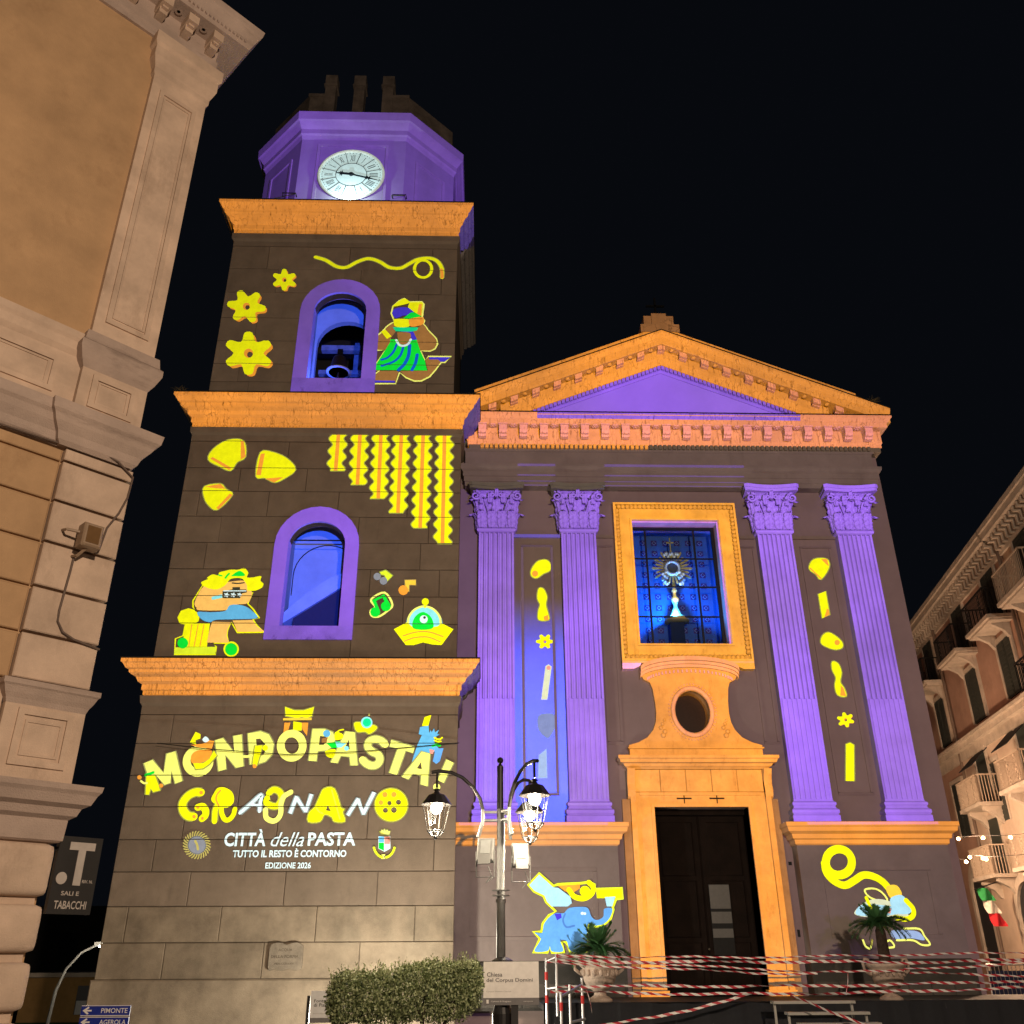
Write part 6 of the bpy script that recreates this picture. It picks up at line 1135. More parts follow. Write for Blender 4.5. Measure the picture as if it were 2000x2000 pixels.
for ang, L, w in ((-16, 0.93, 0.03), (174, 0.52, 0.045)):
    h_ = MB()
    ca, sa = math.cos(R(ang)), math.sin(R(ang))
    pts = [(-0.1, w), (L * 0.55, w), (L * 0.6, w * 3), (L * 0.64, w), (L * 0.7, w * 2.5), (L * 0.74, w * 0.7), (L, 0.006)]
    poly = pts + [(p, -q) for p, q in reversed(pts)]
    h_.prism([(CX0 + p * ca - q * sa, CZ0 + p * sa + q * ca) for p, q in poly], CY0 - 0.04, CY0 - 0.03)
    h_.build('clock_hand', BLK, dial)
MB().lathe([(0.07, -0.03), (0.07, 0.03)], 0, 0, 14).add([], []).build('clock_boss', BLK, dial).matrix_basis = Matrix.Translation((CX0, CY0 - 0.03, CZ0)) @ Matrix.Rotation(R(90), 4, 'X')
lamp('clock_uplight', (TCX + CX0, TYF + CY0 - 0.35, 24.12), 100, (0.75, 0.95, 1.0), 0.04)
# open attic above the drum: walls left and right, three chimney posts at the front
ATT = stone('attic_plaster', (0.17, 0.14, 0.12), vary=0.5, scale=2.2, stain=0.6, stain_col=(0.06, 0.05, 0.04), streak=(3, 3, 0.7), bump=0.5)
at = MB()
a_, c_ = 3.3, 1.55
o8 = [(x - 0.12, y + OY) for x, y in octo(a_, c_)]
i8 = [(x - 0.12, y + OY) for x, y in octo(a_ - 0.35, c_ - 0.15)]
for k in (1, 2, 3, 4, 5, 6, 7):
    j = (k + 1) % 8
    at.prismz([o8[k], o8[j], i8[j], i8[k]], 28.1, 29.45)
at.box(-1.87, -1.25, OY - a_, OY - a_ + 0.35, 28.1, 29.45).box(1.05, 1.63, OY - a_, OY - a_ + 0.35, 28.1, 29.45)
at.box(-1.92, -1.25, OY - a_ - 0.04, OY - a_ + 0.36, 29.34, 29.48).box(1.05, 1.68, OY - a_ - 0.04, OY - a_ + 0.36, 29.34, 29.48)
at.build('attic_wall', ATT, tower)
for x in (-1.16, -0.13, 0.90):
    p = MB().box(x - 0.19, x + 0.19, OY - a_ - 0.05, OY - a_ + 0.33, 28.1, 29.95).box(x - 0.21, x + 0.21, OY - a_ - 0.07, OY - a_ + 0.35, 29.95, 30.42)
    p.box(x - 0.24, x + 0.24, OY - a_ - 0.10, OY - a_ + 0.38, 29.87, 29.95)
    p.build('attic_post', ATT, tower)

# ------------------------------------------------------------------ church
CYF = 24.0
AX = 5.47
church = thing('church', 'church front with purple lit fluted pilasters and orange lit pediment', 'church', (AX, CYF, 0))
FLOOR = 0.72
HW = 6.41
LW = -6.45
wl = MB()
# wall with openings for window and door and oval
def wall_grid(m, y0, y1, x0, x1, z0, z1, holes):
    xs_ = sorted({x0, x1, *[h[0] for h in holes], *[h[1] for h in holes]})
    zs_ = sorted({z0, z1, *[h[2] for h in holes], *[h[3] for h in holes]})
    for i in range(len(xs_) - 1):
        for j in range(len(zs_) - 1):
            cx, cz = (xs_[i] + xs_[i + 1]) / 2, (zs_[j] + zs_[j + 1]) / 2
            if any(h[0] < cx < h[1] and h[2] < cz < h[3] for h in holes):
                continue
            m.box(xs_[i], xs_[i + 1], y0, y1, zs_[j], zs_[j + 1])
wall_grid(wl, 0, 0.6, LW, HW, 0, 14.2, [(-1.27, 1.27, 9.3, 13.05), (-1.2, 1.2, 0, 5.0), (-0.46, 0.46, 6.85, 8.0)])
wl.box(LW, LW + 0.5, 0.6, 22, 0, 16.5).box(HW - 0.5, HW, 0.6, 22, 0, 16.5)
wl.box(LW, HW, 0, 0.6, 14.2, 16.4)
cw = wl.build('front_wall', PLAST, church, ('spill',))
# raised frames between the pilasters
def frame(name, x0, x1, z0, z1, y, w=0.07, d=0.045, mat=None, lit=(), par=None):
    m = MB()
    m.prismx([(y + 0.01, z1 - w), (y - d, z1 - w * 0.8), (y - d * 0.4, z1), (y + 0.01, z1)], x0, x1)
    m.prismx([(y + 0.01, z0), (y - d * 0.4, z0), (y - d, z0 + w * 0.8), (y + 0.01, z0 + w)], x0, x1)
    m.box(x0, x0 + w, y - d * 0.8, y + 0.01, z0 + w, z1 - w).box(x1 - w, x1, y - d * 0.8, y + 0.01, z0 + w, z1 - w)
    return m.build(name, mat or PLAST, par or church, tuple(lit) + ('spill',))
for sx, ll in ((-4.05, ('blue_panel',)), (4.07, ())):
    frame('panel_frame', sx - 0.46, sx + 0.46, 5.3, 12.3, 0.0, lit=ll)
for sx in (-2.0, 2.0):
    s_ = 1 if sx > 0 else -1
    frame('panel_frame', min(s_ * 1.86, s_ * 2.28), max(s_ * 1.86, s_ * 2.28), 6.6, 12.3, 0.0)
MB().box(-3.33 - 1.45, -3.33, -0.06, 0.02, 12.52, 12.62).build('string_band', PLAST, church, ('blue',))
MB().box(3.36, 4.72, -0.06, 0.02, 12.52, 12.62).build('string_band', PLAST, church)
MB().box(-2.32, -1.8, -0.06, 0.02, 12.52, 12.62).build('string_band', PLAST, church)
MB().box(1.8, 2.32, -0.06, 0.02, 12.52, 12.62).build('string_band', PLAST, church)
# the field between the left pilasters glows blue low down
MB().box(-4.72, -3.36, -0.006, 0.01, 4.65, 12.5).build('blue_field', PLAST, church, ('blue_low',))
MB().box(-6.41, -5.72, -0.004, 0.01, 1.5, 14.1).build('corner_field', PLAST, church, ('purple_dim',))
# pilasters
def flute_profile(w, n, y, r, conv):
    """plan line of a fluted front from left to right"""
    pts = [(-w / 2, 0.02), (-w / 2, y)]
    pitch = (w - 0.08) / n
    for k in range(n):
        c = -w / 2 + 0.04 + pitch * (k + 0.5)
        for j in range(7):
            a = math.pi * j / 6
            if conv:
                d = 0.03 if j in (0, 6) else (0.012 * (1 - math.sin(a)))
            else:
                d = r * 1.55 * math.sin(a)
            pts.append((c - r * math.cos(a), y + d))
    pts += [(w / 2, y), (w / 2, 0.02)]
    return pts
PX = (-5.22, -2.85, 2.85, 5.2)
def leaf_mesh(w, h, curl, name):
    m = MB()
    nu, nv = 8, 16
    for j in range(nv + 1):
        t = j / nv
        ww = w * (0.75 + 0.35 * math.sin(math.pi * min(t * 1.1, 1))) * (1.0 if t < 0.8 else (1.0 - t) / 0.2 * 0.85 + 0.15) * (0.72 + 0.28 * abs(math.cos(5.5 * math.pi * t)))
        zz = h * min(t, 0.82) / 0.82 if t <= 0.82 else h * (1.0 - (t - 0.82) * 0.75)
        out = 0.05 * t + (curl * ((t - 0.55) / 0.45) ** 2 if t > 0.55 else 0)
        for i in range(nu + 1):
            u = i / nu * 2 - 1
            rib = 0.035 * (1 - abs(u)) ** 1.5 + 0.022 * math.cos(u * 9) + 0.012 * math.cos(t * 34) * abs(u)
            m.v.append((u * ww / 2, -(out + rib), zz))
    for j in range(nv):
        for i in range(nu):
            a = j * (nu + 1) + i
            m.f.append((a, a + 1, a + nu + 2, a + nu + 1))
    n0 = len(m.v)
    m.v += [(x, y + 0.03, z) for x, y, z in m.v[:n0]]
    m.f += [tuple(i + n0 for i in reversed(q)) for q in m.f[:nu * nv]]
    me = m.mesh(name)
    me.materials.append(CAPM)
    for p in me.polygons:
        p.use_smooth = True
    return me
LEAF1 = leaf_mesh(0.26, 0.52, 0.22, 'acanthus_leaf')
LEAF2 = leaf_mesh(0.28, 0.92, 0.28, 'acanthus_leaf')
LEAF3 = leaf_mesh(0.15, 0.30, 0.12, 'acanthus_leaf')
def spiral(cx, cz, y, r0, turns, sgn, n=26):
    return [(cx + sgn * r0 * (1 - 0.8 * k / n) * math.cos(R(90) + turns * 2 * math.pi * k / n), y, cz + r0 * (1 - 0.8 * k / n) * math.sin(R(90) + turns * 2 * math.pi * k / n)) for k in range(n + 1)]
for pi, px in enumerate(PX):
    lit = ('purple', 'lavender', 'blue_low_faint') if pi < 1 else ('purple', 'lavender')
    W_ = 1.0
    for (za, zb, conv) in ((7.75, 12.62, False), (5.16, 7.75, True)):
        pr = flute_profile(W_, 7, -0.25, 0.048, conv)
        m = MB()
        n = len(pr)
        m.v = [(px + x, y, za) for x, y in pr] + [(px + x, y, zb) for x, y in pr]
        m.f = [(i, i + 1, n + i + 1, n + i) for i in range(n - 1)] + [tuple(range(n)), tuple(range(n, 2 * n))]
        if conv:
            sub = m.build('cabled_shaft', TRIM, shaft, lit)
        else:
            shaft = m.build('pilaster', TRIM, church, lit)
    MB().ring(px - 0.5, px + 0.5, -0.25, 0.02, [(0.10, 4.58), (0.10, 4.76), (0.07, 4.79), (0.10, 4.83), (0.10, 4.90), (0.05, 4.94), (0.03, 4.99), (0.06, 5.03), (0.06, 5.08), (0.01, 5.12), (0.0, 5.17)]).build('pilaster_base', TRIM, shaft, lit)
    # capital
    cap = MB()
    prof = [(0.5, -0.22, 12.70), (0.50, -0.22, 13.1), (0.52, -0.22, 13.5), (0.62, -0.32, 13.80), (0.70, -0.42, 13.87)]
    for k in range(len(prof) - 1):
        h0, y0, z0 = prof[k]
        h1, y1, z1 = prof[k + 1]
        cap.add([(px - h0, y0, z0), (px + h0, y0, z0), (px + h1, y1, z1), (px - h1, y1, z1), (px - h0, 0.02, z0), (px + h0, 0.02, z0), (px + h1, 0.02, z1), (px - h1, 0.02, z1)],
                [(0, 1, 2, 3), (4, 0, 3, 7), (1, 5, 6, 2)])
    c = cap.build('capital', CAPM, church, lit)
    MB().ring(px - 0.5, px + 0.5, -0.26, 0.02, [(0.0, 12.58), (0.05, 12.61), (0.06, 12.65), (0.05, 12.69), (0.0, 12.72)]).build('astragal', TRIM, c, lit)
    def leaf(me, x, y, z, rz=0.0, s=1.0):
        o = bpy.data.objects.new('acanthus_leaf', me)
        ROOT.objects.link(o)
        o.parent = c
        o.location = (x, y, z)
        o.rotation_euler = (0, 0, rz)
        o.scale = (s, s, s)
        for k in lit:
            linkset(k).objects.link(o)
    for k in range(3):
        leaf(LEAF2, px + (k - 1) * 0.36, -0.27, 12.72, random.uniform(-.06, .06))
    leaf(LEAF2, px - 0.53, -0.22, 12.72, R(-45))
    leaf(LEAF2, px + 0.53, -0.22, 12.72, R(45))
    for k in range(4):
        leaf(LEAF1, px + (k - 1.5) * 0.29, -0.32, 12.70, random.uniform(-.06, .06))
    leaf(LEAF1, px - 0.55, -0.12, 12.70, R(-75))
    leaf(LEAF1, px + 0.55, -0.12, 12.70, R(75))
    for k in (-1, 1):
        leaf(LEAF3, px + k * 0.19, -0.42, 13.45)
        leaf(LEAF3, px + k * 0.45, -0.42, 13.42, k * 0.5)
        v = MB().tube(spiral(px + k * 0.60, 13.66, -0.47, 0.15, 1.6, k), [0.045 - 0.0008 * q for q in range(27)], 6)
        v.tube([(px + k * 0.22, -0.34, 13.15), (px + k * 0.33, -0.42, 13.5), (px + k * 0.5, -0.46, 13.78), (px + k * 0.6, -0.47, 13.81)], [0.03, 0.035, 0.04, 0.045], 6)
        v.build('volute', CAPM, c, lit, smooth=True)
        v = MB().tube(spiral(px + k * 0.12, 13.70, -0.46, 0.085, 1.4, -k), 0.028, 6)
        v.build('helix', TRIM, c, lit, smooth=True)
    leaf(LEAF3, px, -0.46, 13.62, 0, 0.8)
    ab = [(-0.78, -0.56), (-0.70, -0.60)] + [(-0.70 + 1.4 * k / 10, -0.60 + 0.11 * math.sin(math.pi * k / 10)) for k in range(1, 10)] + [(0.70, -0.60), (0.78, -0.56), (0.72, 0.02), (-0.72, 0.02)]
    MB().prismz([(px + x, y) for x, y in ab], 13.86, 13.95).build('abacus', TRIM, c, lit if pi > 1 else ())
    MB().prismz([(px + x * 1.03, y * 1.05) for x, y in ab], 13.95, 14.06).build('abacus', TRIM, c, lit if pi > 1 else ())
# entablature
def run(name, prof, x0, x1, par=None, mat=None, lit=(), kind=None, seg=None):
    """moulding along the front: profile (outset, z), returned at the ends"""
    return MB().ring(x0, x1, 0, 0.5, prof).build(name, mat or PLAST, par or church, lit, kind=kind)
E0, E1 = -5.85, 5.85
ENT = stone('entablature_plaster', (0.37, 0.31, 0.27), vary=0.15, stain=0.3, stain_col=(0.18, 0.14, 0.12), streak=(2, 2, 0.8), bump=0.2)
run('architrave', [(0.30, 14.07), (0.30, 14.20), (0.33, 14.215), (0.33, 14.36), (0.36, 14.38), (0.36, 14.52), (0.42, 14.58), (0.46, 14.66), (0.46, 14.74), (0.30, 14.75)], E0, E1, mat=ENT, lit=('spill',))
run('frieze', [(0.30, 14.75), (0.30, 15.22), (0.36, 15.27), (0.36, 15.30)], E0, E1, mat=ENT, lit=('spill',))
for xa, xb in ((-4.60, -3.48), (-2.02, 2.15)):   # strips of the architrave caught by the purple projector
    for z0, z1, p in ((14.655, 14.735, 0.462), (14.385, 14.43, 0.363), (14.21, 14.235, 0.333), (14.09, 14.12, 0.303)):
        MB().box(xa, xb, -p - 0.003, -p + 0.02, z0, z1).build('lit_fillet', ENT, church, ('purple_dim2',))
# horizontal cornice
HC0, HC1 = -6.0, 6.41
bedm = run('cornice_bed', [(0.30, 15.45), (0.34, 15.46), (0.34, 15.56), (0.37, 15.60), (0.37, 15.98), (0.40, 16.0)], HC0 + 0.25, HC1 - 0.25, mat=CORN, lit=('orange', 'pink_faint'))
run('dentil_ground', [(0.30, 15.30), (0.34, 15.30), (0.34, 15.45), (0.30, 15.45)], HC0 + 0.3, HC1 - 0.3, mat=ENT)
dl, dr = MB(), MB()
nd_ = 84
for k in range(nd_):
    x = HC0 + 0.35 + k * (HC1 - HC0 - 0.7) / (nd_ - 1)
    (dl if k < 36 else dr).box(x - 0.045, x + 0.045, -0.42, -0.33, 15.31, 15.445)
dl.build('dentil_row', CORN, bedm, ('orange',), kind='stuff')
dr.build('dentil_row', ENT, bedm, (), kind='stuff')
nmod = 20
mp_ = [(0.0, 15.66), (-0.06, 15.62), (-0.18, 15.64), (-0.20, 15.70), (-0.26, 15.72), (-0.30, 15.80), (-0.30, 15.97), (0.0, 15.97)]
MODM = None
for k in range(nmod):
    x = HC0 + 0.35 + k * (HC1 - HC0 - 0.7) / (nmod - 1)
    if MODM is None:
        mm = MB()
        mm.prismx([(y - 0.36, z) for y, z in mp_], -0.115, 0.115)
        mm.box(-0.135, 0.135, -0.70, -0.36, 15.97, 16.01)
        mm.prismx([(y - 0.37, z - 0.015) for y, z in mp_[:5]] + [(-0.37, 15.9)], -0.07, 0.07)
        MODM = mm.mesh('modillion')
        MODM.materials.append(CORN)
        rs = MB()
        for q in range(6):
            a = q * math.pi / 3
            rs.ball((0.07 * math.cos(a), -0.55 + 0.07 * math.sin(a), 16.0), 0.05, 6, 0.6)
        rs.ball((0, -0.55, 15.99), 0.035, 6)
        ROSM = rs.mesh('rosette')
        ROSM.materials.append(CORN)
    o = place('modillion', MODM, None, bedm, ('orange', 'pink'))
    o.location.x = x
    if k < nmod - 1:
        o = place('rosette', ROSM, None, bedm, ('orange', 'pink'))
        o.location.x = x + (HC1 - HC0 - 0.7) / (nmod - 1) / 2
run('corona', [(0.40, 16.005), (0.60, 16.012), (0.62, 16.02), (0.62, 16.16), (0.66, 16.19), (0.73, 16.28), (0.75, 16.30), (0.75, 16.36), (0.30, 16.38)], HC0 + 0.0, 6.05, mat=CORN, lit=('orange', 'pink_faint'))
run('lead_flashing', [(0.70, 16.361), (0.765, 16.361), (0.765, 16.395), (0.30, 16.40)], HC0, 6.05, mat=LEAD)
MB().box(-4.0, 4.0, -0.753, -0.6, 16.302, 16.358).build('lit_fillet', CORN, church, ('purple',))
MB().prismx([(-0.665, 16.195), (-0.735, 16.285), (-0.73, 16.29), (-0.6, 16.29)], -4.0, 4.0).build('lit_fillet', CORN, church, ('purple',))
# pediment
SL = 0.42
def rake(x):
    return 16.62 + SL * (6.8 - abs(x))
tym = MB().prism([(-6.0, 16.3), (6.0, 16.3), (0, 16.3 + 6.0 * SL + 0.1)], -0.02, 0.4).build('tympanum', stone('tympanum_plaster', (0.28, 0.265, 0.265), vary=0.06, bump=0.08), church, ('purple', 'lavender'))
def raking(name, prof, half, lit, mat=CORN, par=None):
    return MB().sweepx(prof, [-half, 0, half], rake).build(name, mat, par or church, lit)
raking('raking_crown', [(0.3, 0.0), (-0.75, 0.0), (-0.75, -0.07), (-0.73, -0.09), (-0.66, -0.20), (-0.62, -0.23), (-0.62, -0.41), (-0.60, -0.43), (-0.20, -0.43), (0.3, -0.43)], 6.8, ('orange',))
raking('rake_flashing', [(0.3, 0.001), (-0.77, 0.001), (-0.77, 0.03), (-0.5, 0.04), (0.3, 0.04)], 6.81, (), LEAD)
rb = raking('raking_bed', [(0.02, -0.44), (-0.30, -0.44), (-0.30, -0.72), (-0.24, -0.86), (-0.20, -0.96), (0.02, -0.96)], 5.1, ('orange',))
raking('raking_moulding', [(0.0, -0.97), (-0.10, -0.97), (-0.10, -1.09), (-0.08, -1.11), (-0.05, -1.17), (0.0, -1.17)], 4.55, ('purple',), TRIM)
rd = MB()
for k in range(64):
    x = -4.05 + k * 8.1 / 63
    z = rake(x) - 1.09
    sh = SL * 0.045 * (-1 if x > 0 else 1)
    q = [(x - .045, z - sh), (x + .045, z + sh), (x + .045, z + .12 + sh), (x - .045, z + .12 - sh)]
    rd.prism(q, -0.19, -0.09)
rd.build('raking_dentil_row', TRIM, rb, ('purple',), kind='stuff')
for k in range(17):
    x = -5.35 + k * 10.7 / 16
    z = rake(x) - 0.60
    sg = (-1 if x > 0.01 else (1 if x < -0.01 else 0)) * SL
    q = [(x - .115, z - sg * .115), (x + .115, z + sg * .115), (x + .115, z + .165 + sg * .115), (x - .115, z + .165 - sg * .115)]
    m = MB().prism(q, -0.54, -0.29)
    m.prism([(a, b - 0.02) for a, b in q[:2]] + [(a, b - 0.12) for a, b in q[2:]], -0.42, -0.29)
    m.build('raking_modillion', CORN, rb, ('orange', 'pink_faint'))
    if k < 16:
        xr = x + 10.7 / 32
        MB().ball((xr, -0.45, rake(xr) - 0.45), 0.085, 6, 0.6).build('raking_rosette', CORN, rb, ('orange',), smooth=True)
COP = stone('coping_stone', (0.30, 0.275, 0.24), crack=(5.0, 4.0, 4.0, 0.06), vary=0.3, stain=0.7, stain_col=(0.08, 0.07, 0.05), streak=(3, 3, 3), bump=0.5)
for s_ in (-1, 1):
    m = MB()
    xs_ = [0.0, 1.5, 3.0, 4.4, 5.9]
    m.sweepx([(0.5, 0.045), (-0.55, 0.045), (-0.60, 0.10), (-0.60, 0.24), (-0.50, 0.30), (0.5, 0.34)], [s_ * x for x in xs_], rake)
    m.build('coping', COP, church, ('orange',))
ap = MB().box(-0.62, 0.62, -0.62, 0.3, 19.5, 19.80).box(-0.48, 0.48, -0.5, 0.3, 19.72, 20.22).box(-0.24, 0.24, -0.56, -0.4, 19.72, 20.28)
ap.build('apex_block', COP, church, ('orange_dim',))
MB().box(-0.03, 0.03, -0.2, -0.14, 20.25, 21.2).box(-0.3, 0.3, -0.2, -0.14, 20.85, 20.91).build('apex_cross', IRON, church)
MB().prism([(-6.4, 16.3), (6.4, 16.3), (0, 18.9)], 0.4, 20.0).build('roof', stone('roof_tile', (0.12, 0.07, 0.05)), church)
# pedestals
PED = stone('pedestal_plaster', (0.34, 0.29, 0.265), vary=0.14, stain=0.3, stain_col=(0.2, 0.17, 0.15), streak=(1.0, 1.0, 0.5), bump=0.15)
for s_ in (-1, 1):
    x0, x1 = (2.22, 6.0) if s_ > 0 else (-6.38, -2.22)
    p = MB().box(x0, x1, -0.4, 0.02, 0.5, 4.15).build('pedestal', PED, church, ('spill',))
    frame('pedestal_panel', x0 + 0.55, x1 - 0.55, 1.95, 3.55, -0.4, w=0.10, d=0.02, mat=PED, par=p)
    MB().ring(x0, x1, -0.4, 0.02, [(0.0, 4.05), (0.04, 4.08), (0.05, 4.17), (0.10, 4.20), (0.12, 4.30), (0.22, 4.36), (0.24, 4.45), (0.27, 4.48), (0.27, 4.57), (0.10, 4.60)]).build('pedestal_cornice', TRIM, church, ('orange',))
    MB().box(x0 + 0.25, x1 - 0.25, -0.673, -0.6, 4.50, 4.565).build('lit_fillet', TRIM, church, ('orange', 'pink'))
    MB().ring(x0, x1, -0.4, 0.02, [(0.06, 0.5), (0.06, 1.48), (0.0, 1.52)]).build('pedestal_plinth', stone('dark_plinth', (0.09, 0.085, 0.08), vary=0.3, scale=2, bump=0.3), p)
    for k in range(7):
        xk = x0 + (x1 - x0) * k / 7
        MB().cbox(xk + 0.01, xk + (x1 - x0) / 7 - 0.01, -0.475, -0.4, 0.55, 1.05, 0.015).build('plinth_slab', stone('plinth_slab_stone', (0.13, 0.12, 0.11), vary=0.3, scale=2), p)
# window
wf = MB()
def rect_frame(m, x, z0, z1, w, y0, y1, xi=None):
    """square frame: outer half width x, border w"""
    m.box(-x, x, y0, y1, z1 - w, z1).box(-x, x, y0, y1, z0, z0 + w).box(-x, -x + w, y0, y1, z0 + w, z1 - w).box(x - w, x, y0, y1, z0 + w, z1 - w)
wf = MB()
rect_frame(wf, 1.62, 8.95, 13.42, 0.36, -0.14, 0.02)
win = wf.build('window_frame', PORTAL, church, ('orange_win',))
m = MB(); rect_frame(m, 1.80, 8.80, 13.60, 0.06, -0.22, 0.02); m.build('frame_edge', PORTAL, win, ('orange_win',))
m = MB(); rect_frame(m, 1.33, 9.24, 13.11, 0.055, -0.19, 0.0); m.build('frame_lip', PORTAL, win, ('orange_win',))
eg = MB()   # carved egg and leaf border
def carved(m, x0, z0, x1, z1, n, r):
    for k in range(n):
        t = (k + 0.5) / n
        m.ball((x0 + (x1 - x0) * t, -0.165, z0 + (z1 - z0) * t), r, 5, 1.0)
carved(eg, -1.69, 13.48, 1.69, 13.48, 27, 0.075)
carved(eg, -1.69, 8.91, 1.69, 8.91, 27, 0.08)
carved(eg, -1.69, 9.0, -1.69, 13.40, 34, 0.075)
carved(eg, 1.69, 9.0, 1.69, 13.40, 34, 0.075)
eg.build('carved_border', stone('carved_marble', (0.34, 0.30, 0.25), vary=0.4, scale=14, stain=0.5, stain_col=(0.16, 0.10, 0.06), streak=(12, 12, 12), bump=0.6), win, ('orange_win',), smooth=True, kind='stuff')
m = MB(); rect_frame(m, 1.75, 8.85, 13.55, 0.14, -0.10, 0.01); m.build('border_ground', PORTAL, win, ('orange_win',))
for s_ in (-1, 1):
    MB().prism([(s_ * 1.80, 8.82), (s_ * 1.25, 8.82), (s_ * 1.32, 8.66), (s_ * 1.50, 8.58), (s_ * 1.80, 8.58)], -0.2, 0.02).build('frame_ear', PORTAL, win, ('orange_win', 'purple') if s_ < 0 else ('orange_win',))
for s_ in (-1, 1):
    MB().box(min(s_ * 0.75, s_ * 1.8), max(s_ * 0.75, s_ * 1.8), -0.205, -0.1, 8.74, 8.82).build('frame_shelf', PORTAL, win, ('orange_win', 'pink_low'))
# reveal and niche behind the window
BT = stone('niche_blue_tile', (0.11, 0.23, 0.62), vary=0.15, scale=3, bump=0.1)
nc = MB()
nc.box(-1.7, -1.27, 0.02, 0.95, 9.2, 13.2).box(1.27, 1.7, 0.02, 0.95, 9.2, 13.2).box(-1.7, 1.7, 0.02, 0.95, 13.05, 13.3).box(-1.7, 1.7, 0.02, 0.95, 9.1, 9.3).box(-1.7, 1.7, 0.95, 1.05, 9.1, 13.3)
niche = nc.build('window_niche', BT, win)
RVT = MB().box(-1.262, 1.262, -0.1, 0.24, 13.0, 13.045).box(1.215, 1.262, -0.1, 0.24, 9.3, 13.0).build('window_reveal', PORTAL, win, ('purple', 'orange_dim'))
TB = plain('tile_dark_pattern', (0.10, 0.04, 0.25), 0.4)
TP = plain('tile_light_pattern', (0.35, 0.45, 0.8), 0.4)
tme = MB().box(-0.085, 0.085, -0.006, 0.0, -0.085, 0.085).mesh('wall_tile'); tme.materials.append(TB)
dme = MB().prism([(-0.07, 0), (0, -0.07), (0.07, 0), (0, 0.07)], -0.012, -0.006).mesh('tile_diamond'); dme.materials.append(TP)
dme2 = MB().prism([(-0.045, 0), (0, -0.045), (0.045, 0), (0, 0.045)], -0.018, -0.012).mesh('tile_diamond_core'); dme2.materials.append(TB)
for r in range(10):
    for c_ in range(7):
        x, z = -1.14 + 0.345 * c_, 9.70 + 0.345 * r
        t = place('wall_tile', tme, None, niche); t.location = (x, 0.95, z)
        d = place('tile_diamond', dme, None, niche); d.location = (x, 0.95, z)
        d = place('tile_diamond_core', dme2, None, niche); d.location = (x, 0.95, z)
WM = plain('window_iron', (0.03, 0.03, 0.04), 0.5, 0.5)
mu = MB()
for x in (-0.83, 0.60):
    m = MB().box(x - 0.025, x + 0.025, 0.24, 0.29, 9.3, 13.0); m.build('window_bar', WM, win)
for z in (12.0, 11.12, 10.22):
    m = MB().box(-1.25, 1.22, 0.235, 0.275, z - 0.02, z + 0.02); m.build('window_bar', WM, win)
m = MB(); m.box(-1.26, 1.22, 0.22, 0.30, 12.93, 13.0).box(-1.26, 1.22, 0.22, 0.30, 9.3, 9.36).box(-1.26, -1.21, 0.22, 0.30, 9.36, 12.93).box(1.12, 1.2, 0.22, 0.30, 9.36, 12.93); m.build('sash', WM, win)
GL = glass('window_glass')
zz = [9.36, 10.20, 11.10, 11.98, 12.93]
xx = [-1.21, -0.855, 0.575, 1.12]
xx2 = [(-1.21, -0.855), (-0.805, 0.575), (0.625, 1.12)]
for a, b in xx2:
    for k in range(4):
        MB().box(a, b, 0.255, 0.259, zz[k] + 0.02, zz[k + 1] - 0.02).build('window_pane', GL, win)
# monstrance
GOLD = plain('gilt_metal', (0.75, 0.58, 0.22), 0.4, 0.25)
SILV = plain('silver_metal', (0.72, 0.75, 0.78), 0.4, 0.25)
mon = thing('monstrance', 'gold and silver monstrance with sun rays behind the church window', 'monstrance', (5.42, 24.55, 9.75))
MB().box(-0.2, 0.2, 0.0, 0.3, -0.45, 0.42).build('pedestal_block', plain('niche_base', (0.01, 0.03, 0.12), 0.6), mon)
MB().lathe([(0.36, 0.42), (0.36, 0.48), (0.28, 0.54), (0.17, 0.60), (0.13, 0.75), (0.06, 0.85), (0.06, 0.95), (0.11, 1.05), (0.12, 1.12), (0.05, 1.2), (0.05, 1.3), (0.09, 1.36), (0.05, 1.42), (0.05, 1.6)], 0, 0, 18).build('stem', GOLD, mon, ('monstrance',), smooth=True)
sun = MB()
for k in range(24):
    a = 2 * math.pi * k / 24
    L_ = 0.56 if k % 2 == 0 else 0.46
    b = 0.06
    sun.prism([(0.2 * math.cos(a - b * 2), 2.07 + 0.2 * math.sin(a - b * 2)), (L_ * math.cos(a - b), 2.07 + L_ * math.sin(a - b)), ((L_ + .05) * math.cos(a), 2.07 + (L_ + .05) * math.sin(a)), (L_ * math.cos(a + b), 2.07 + L_ * math.sin(a + b)), (0.2 * math.cos(a + b * 2), 2.07 + 0.2 * math.sin(a + b * 2))], -0.02, 0.02)
sun.build('sun_rays', GOLD, mon, ('monstrance',))
m = MB()
for k in range(20):
    a = 2 * math.pi * k / 20
    m.ball((0.2 * math.cos(a), -0.05, 2.07 + 0.2 * math.sin(a)), 0.05, 5)
m.build('silver_garland', SILV, mon, ('monstrance',), smooth=True, kind='stuff')
m = MB()
m.add([(0.14 * math.cos(2 * math.pi * k / 24), -0.06, 2.07 + 0.14 * math.sin(2 * math.pi * k / 24)) for k in range(24)], [tuple(range(24))]); m.build('lunette', plain('lunette_glass', (0.2, 0.22, 0.25), 0.1), mon)
for s_ in (-1, 1):
    m = MB()
    for k in range(7):
        m.ball((s_ * (0.2 + 0.05 * (k % 3)), -0.05, 1.58 + 0.06 * k), 0.06, 5)
    m.build('silver_angel', SILV, mon, ('monstrance',), smooth=True)
m = MB()
for k in range(8):
    m.ball((-0.2 + 0.057 * k, -0.02, 2.5 + 0.05 * math.sin(k * 2.2)), 0.06, 5)
m.build('silver_crown', SILV, mon, ('monstrance',), smooth=True)
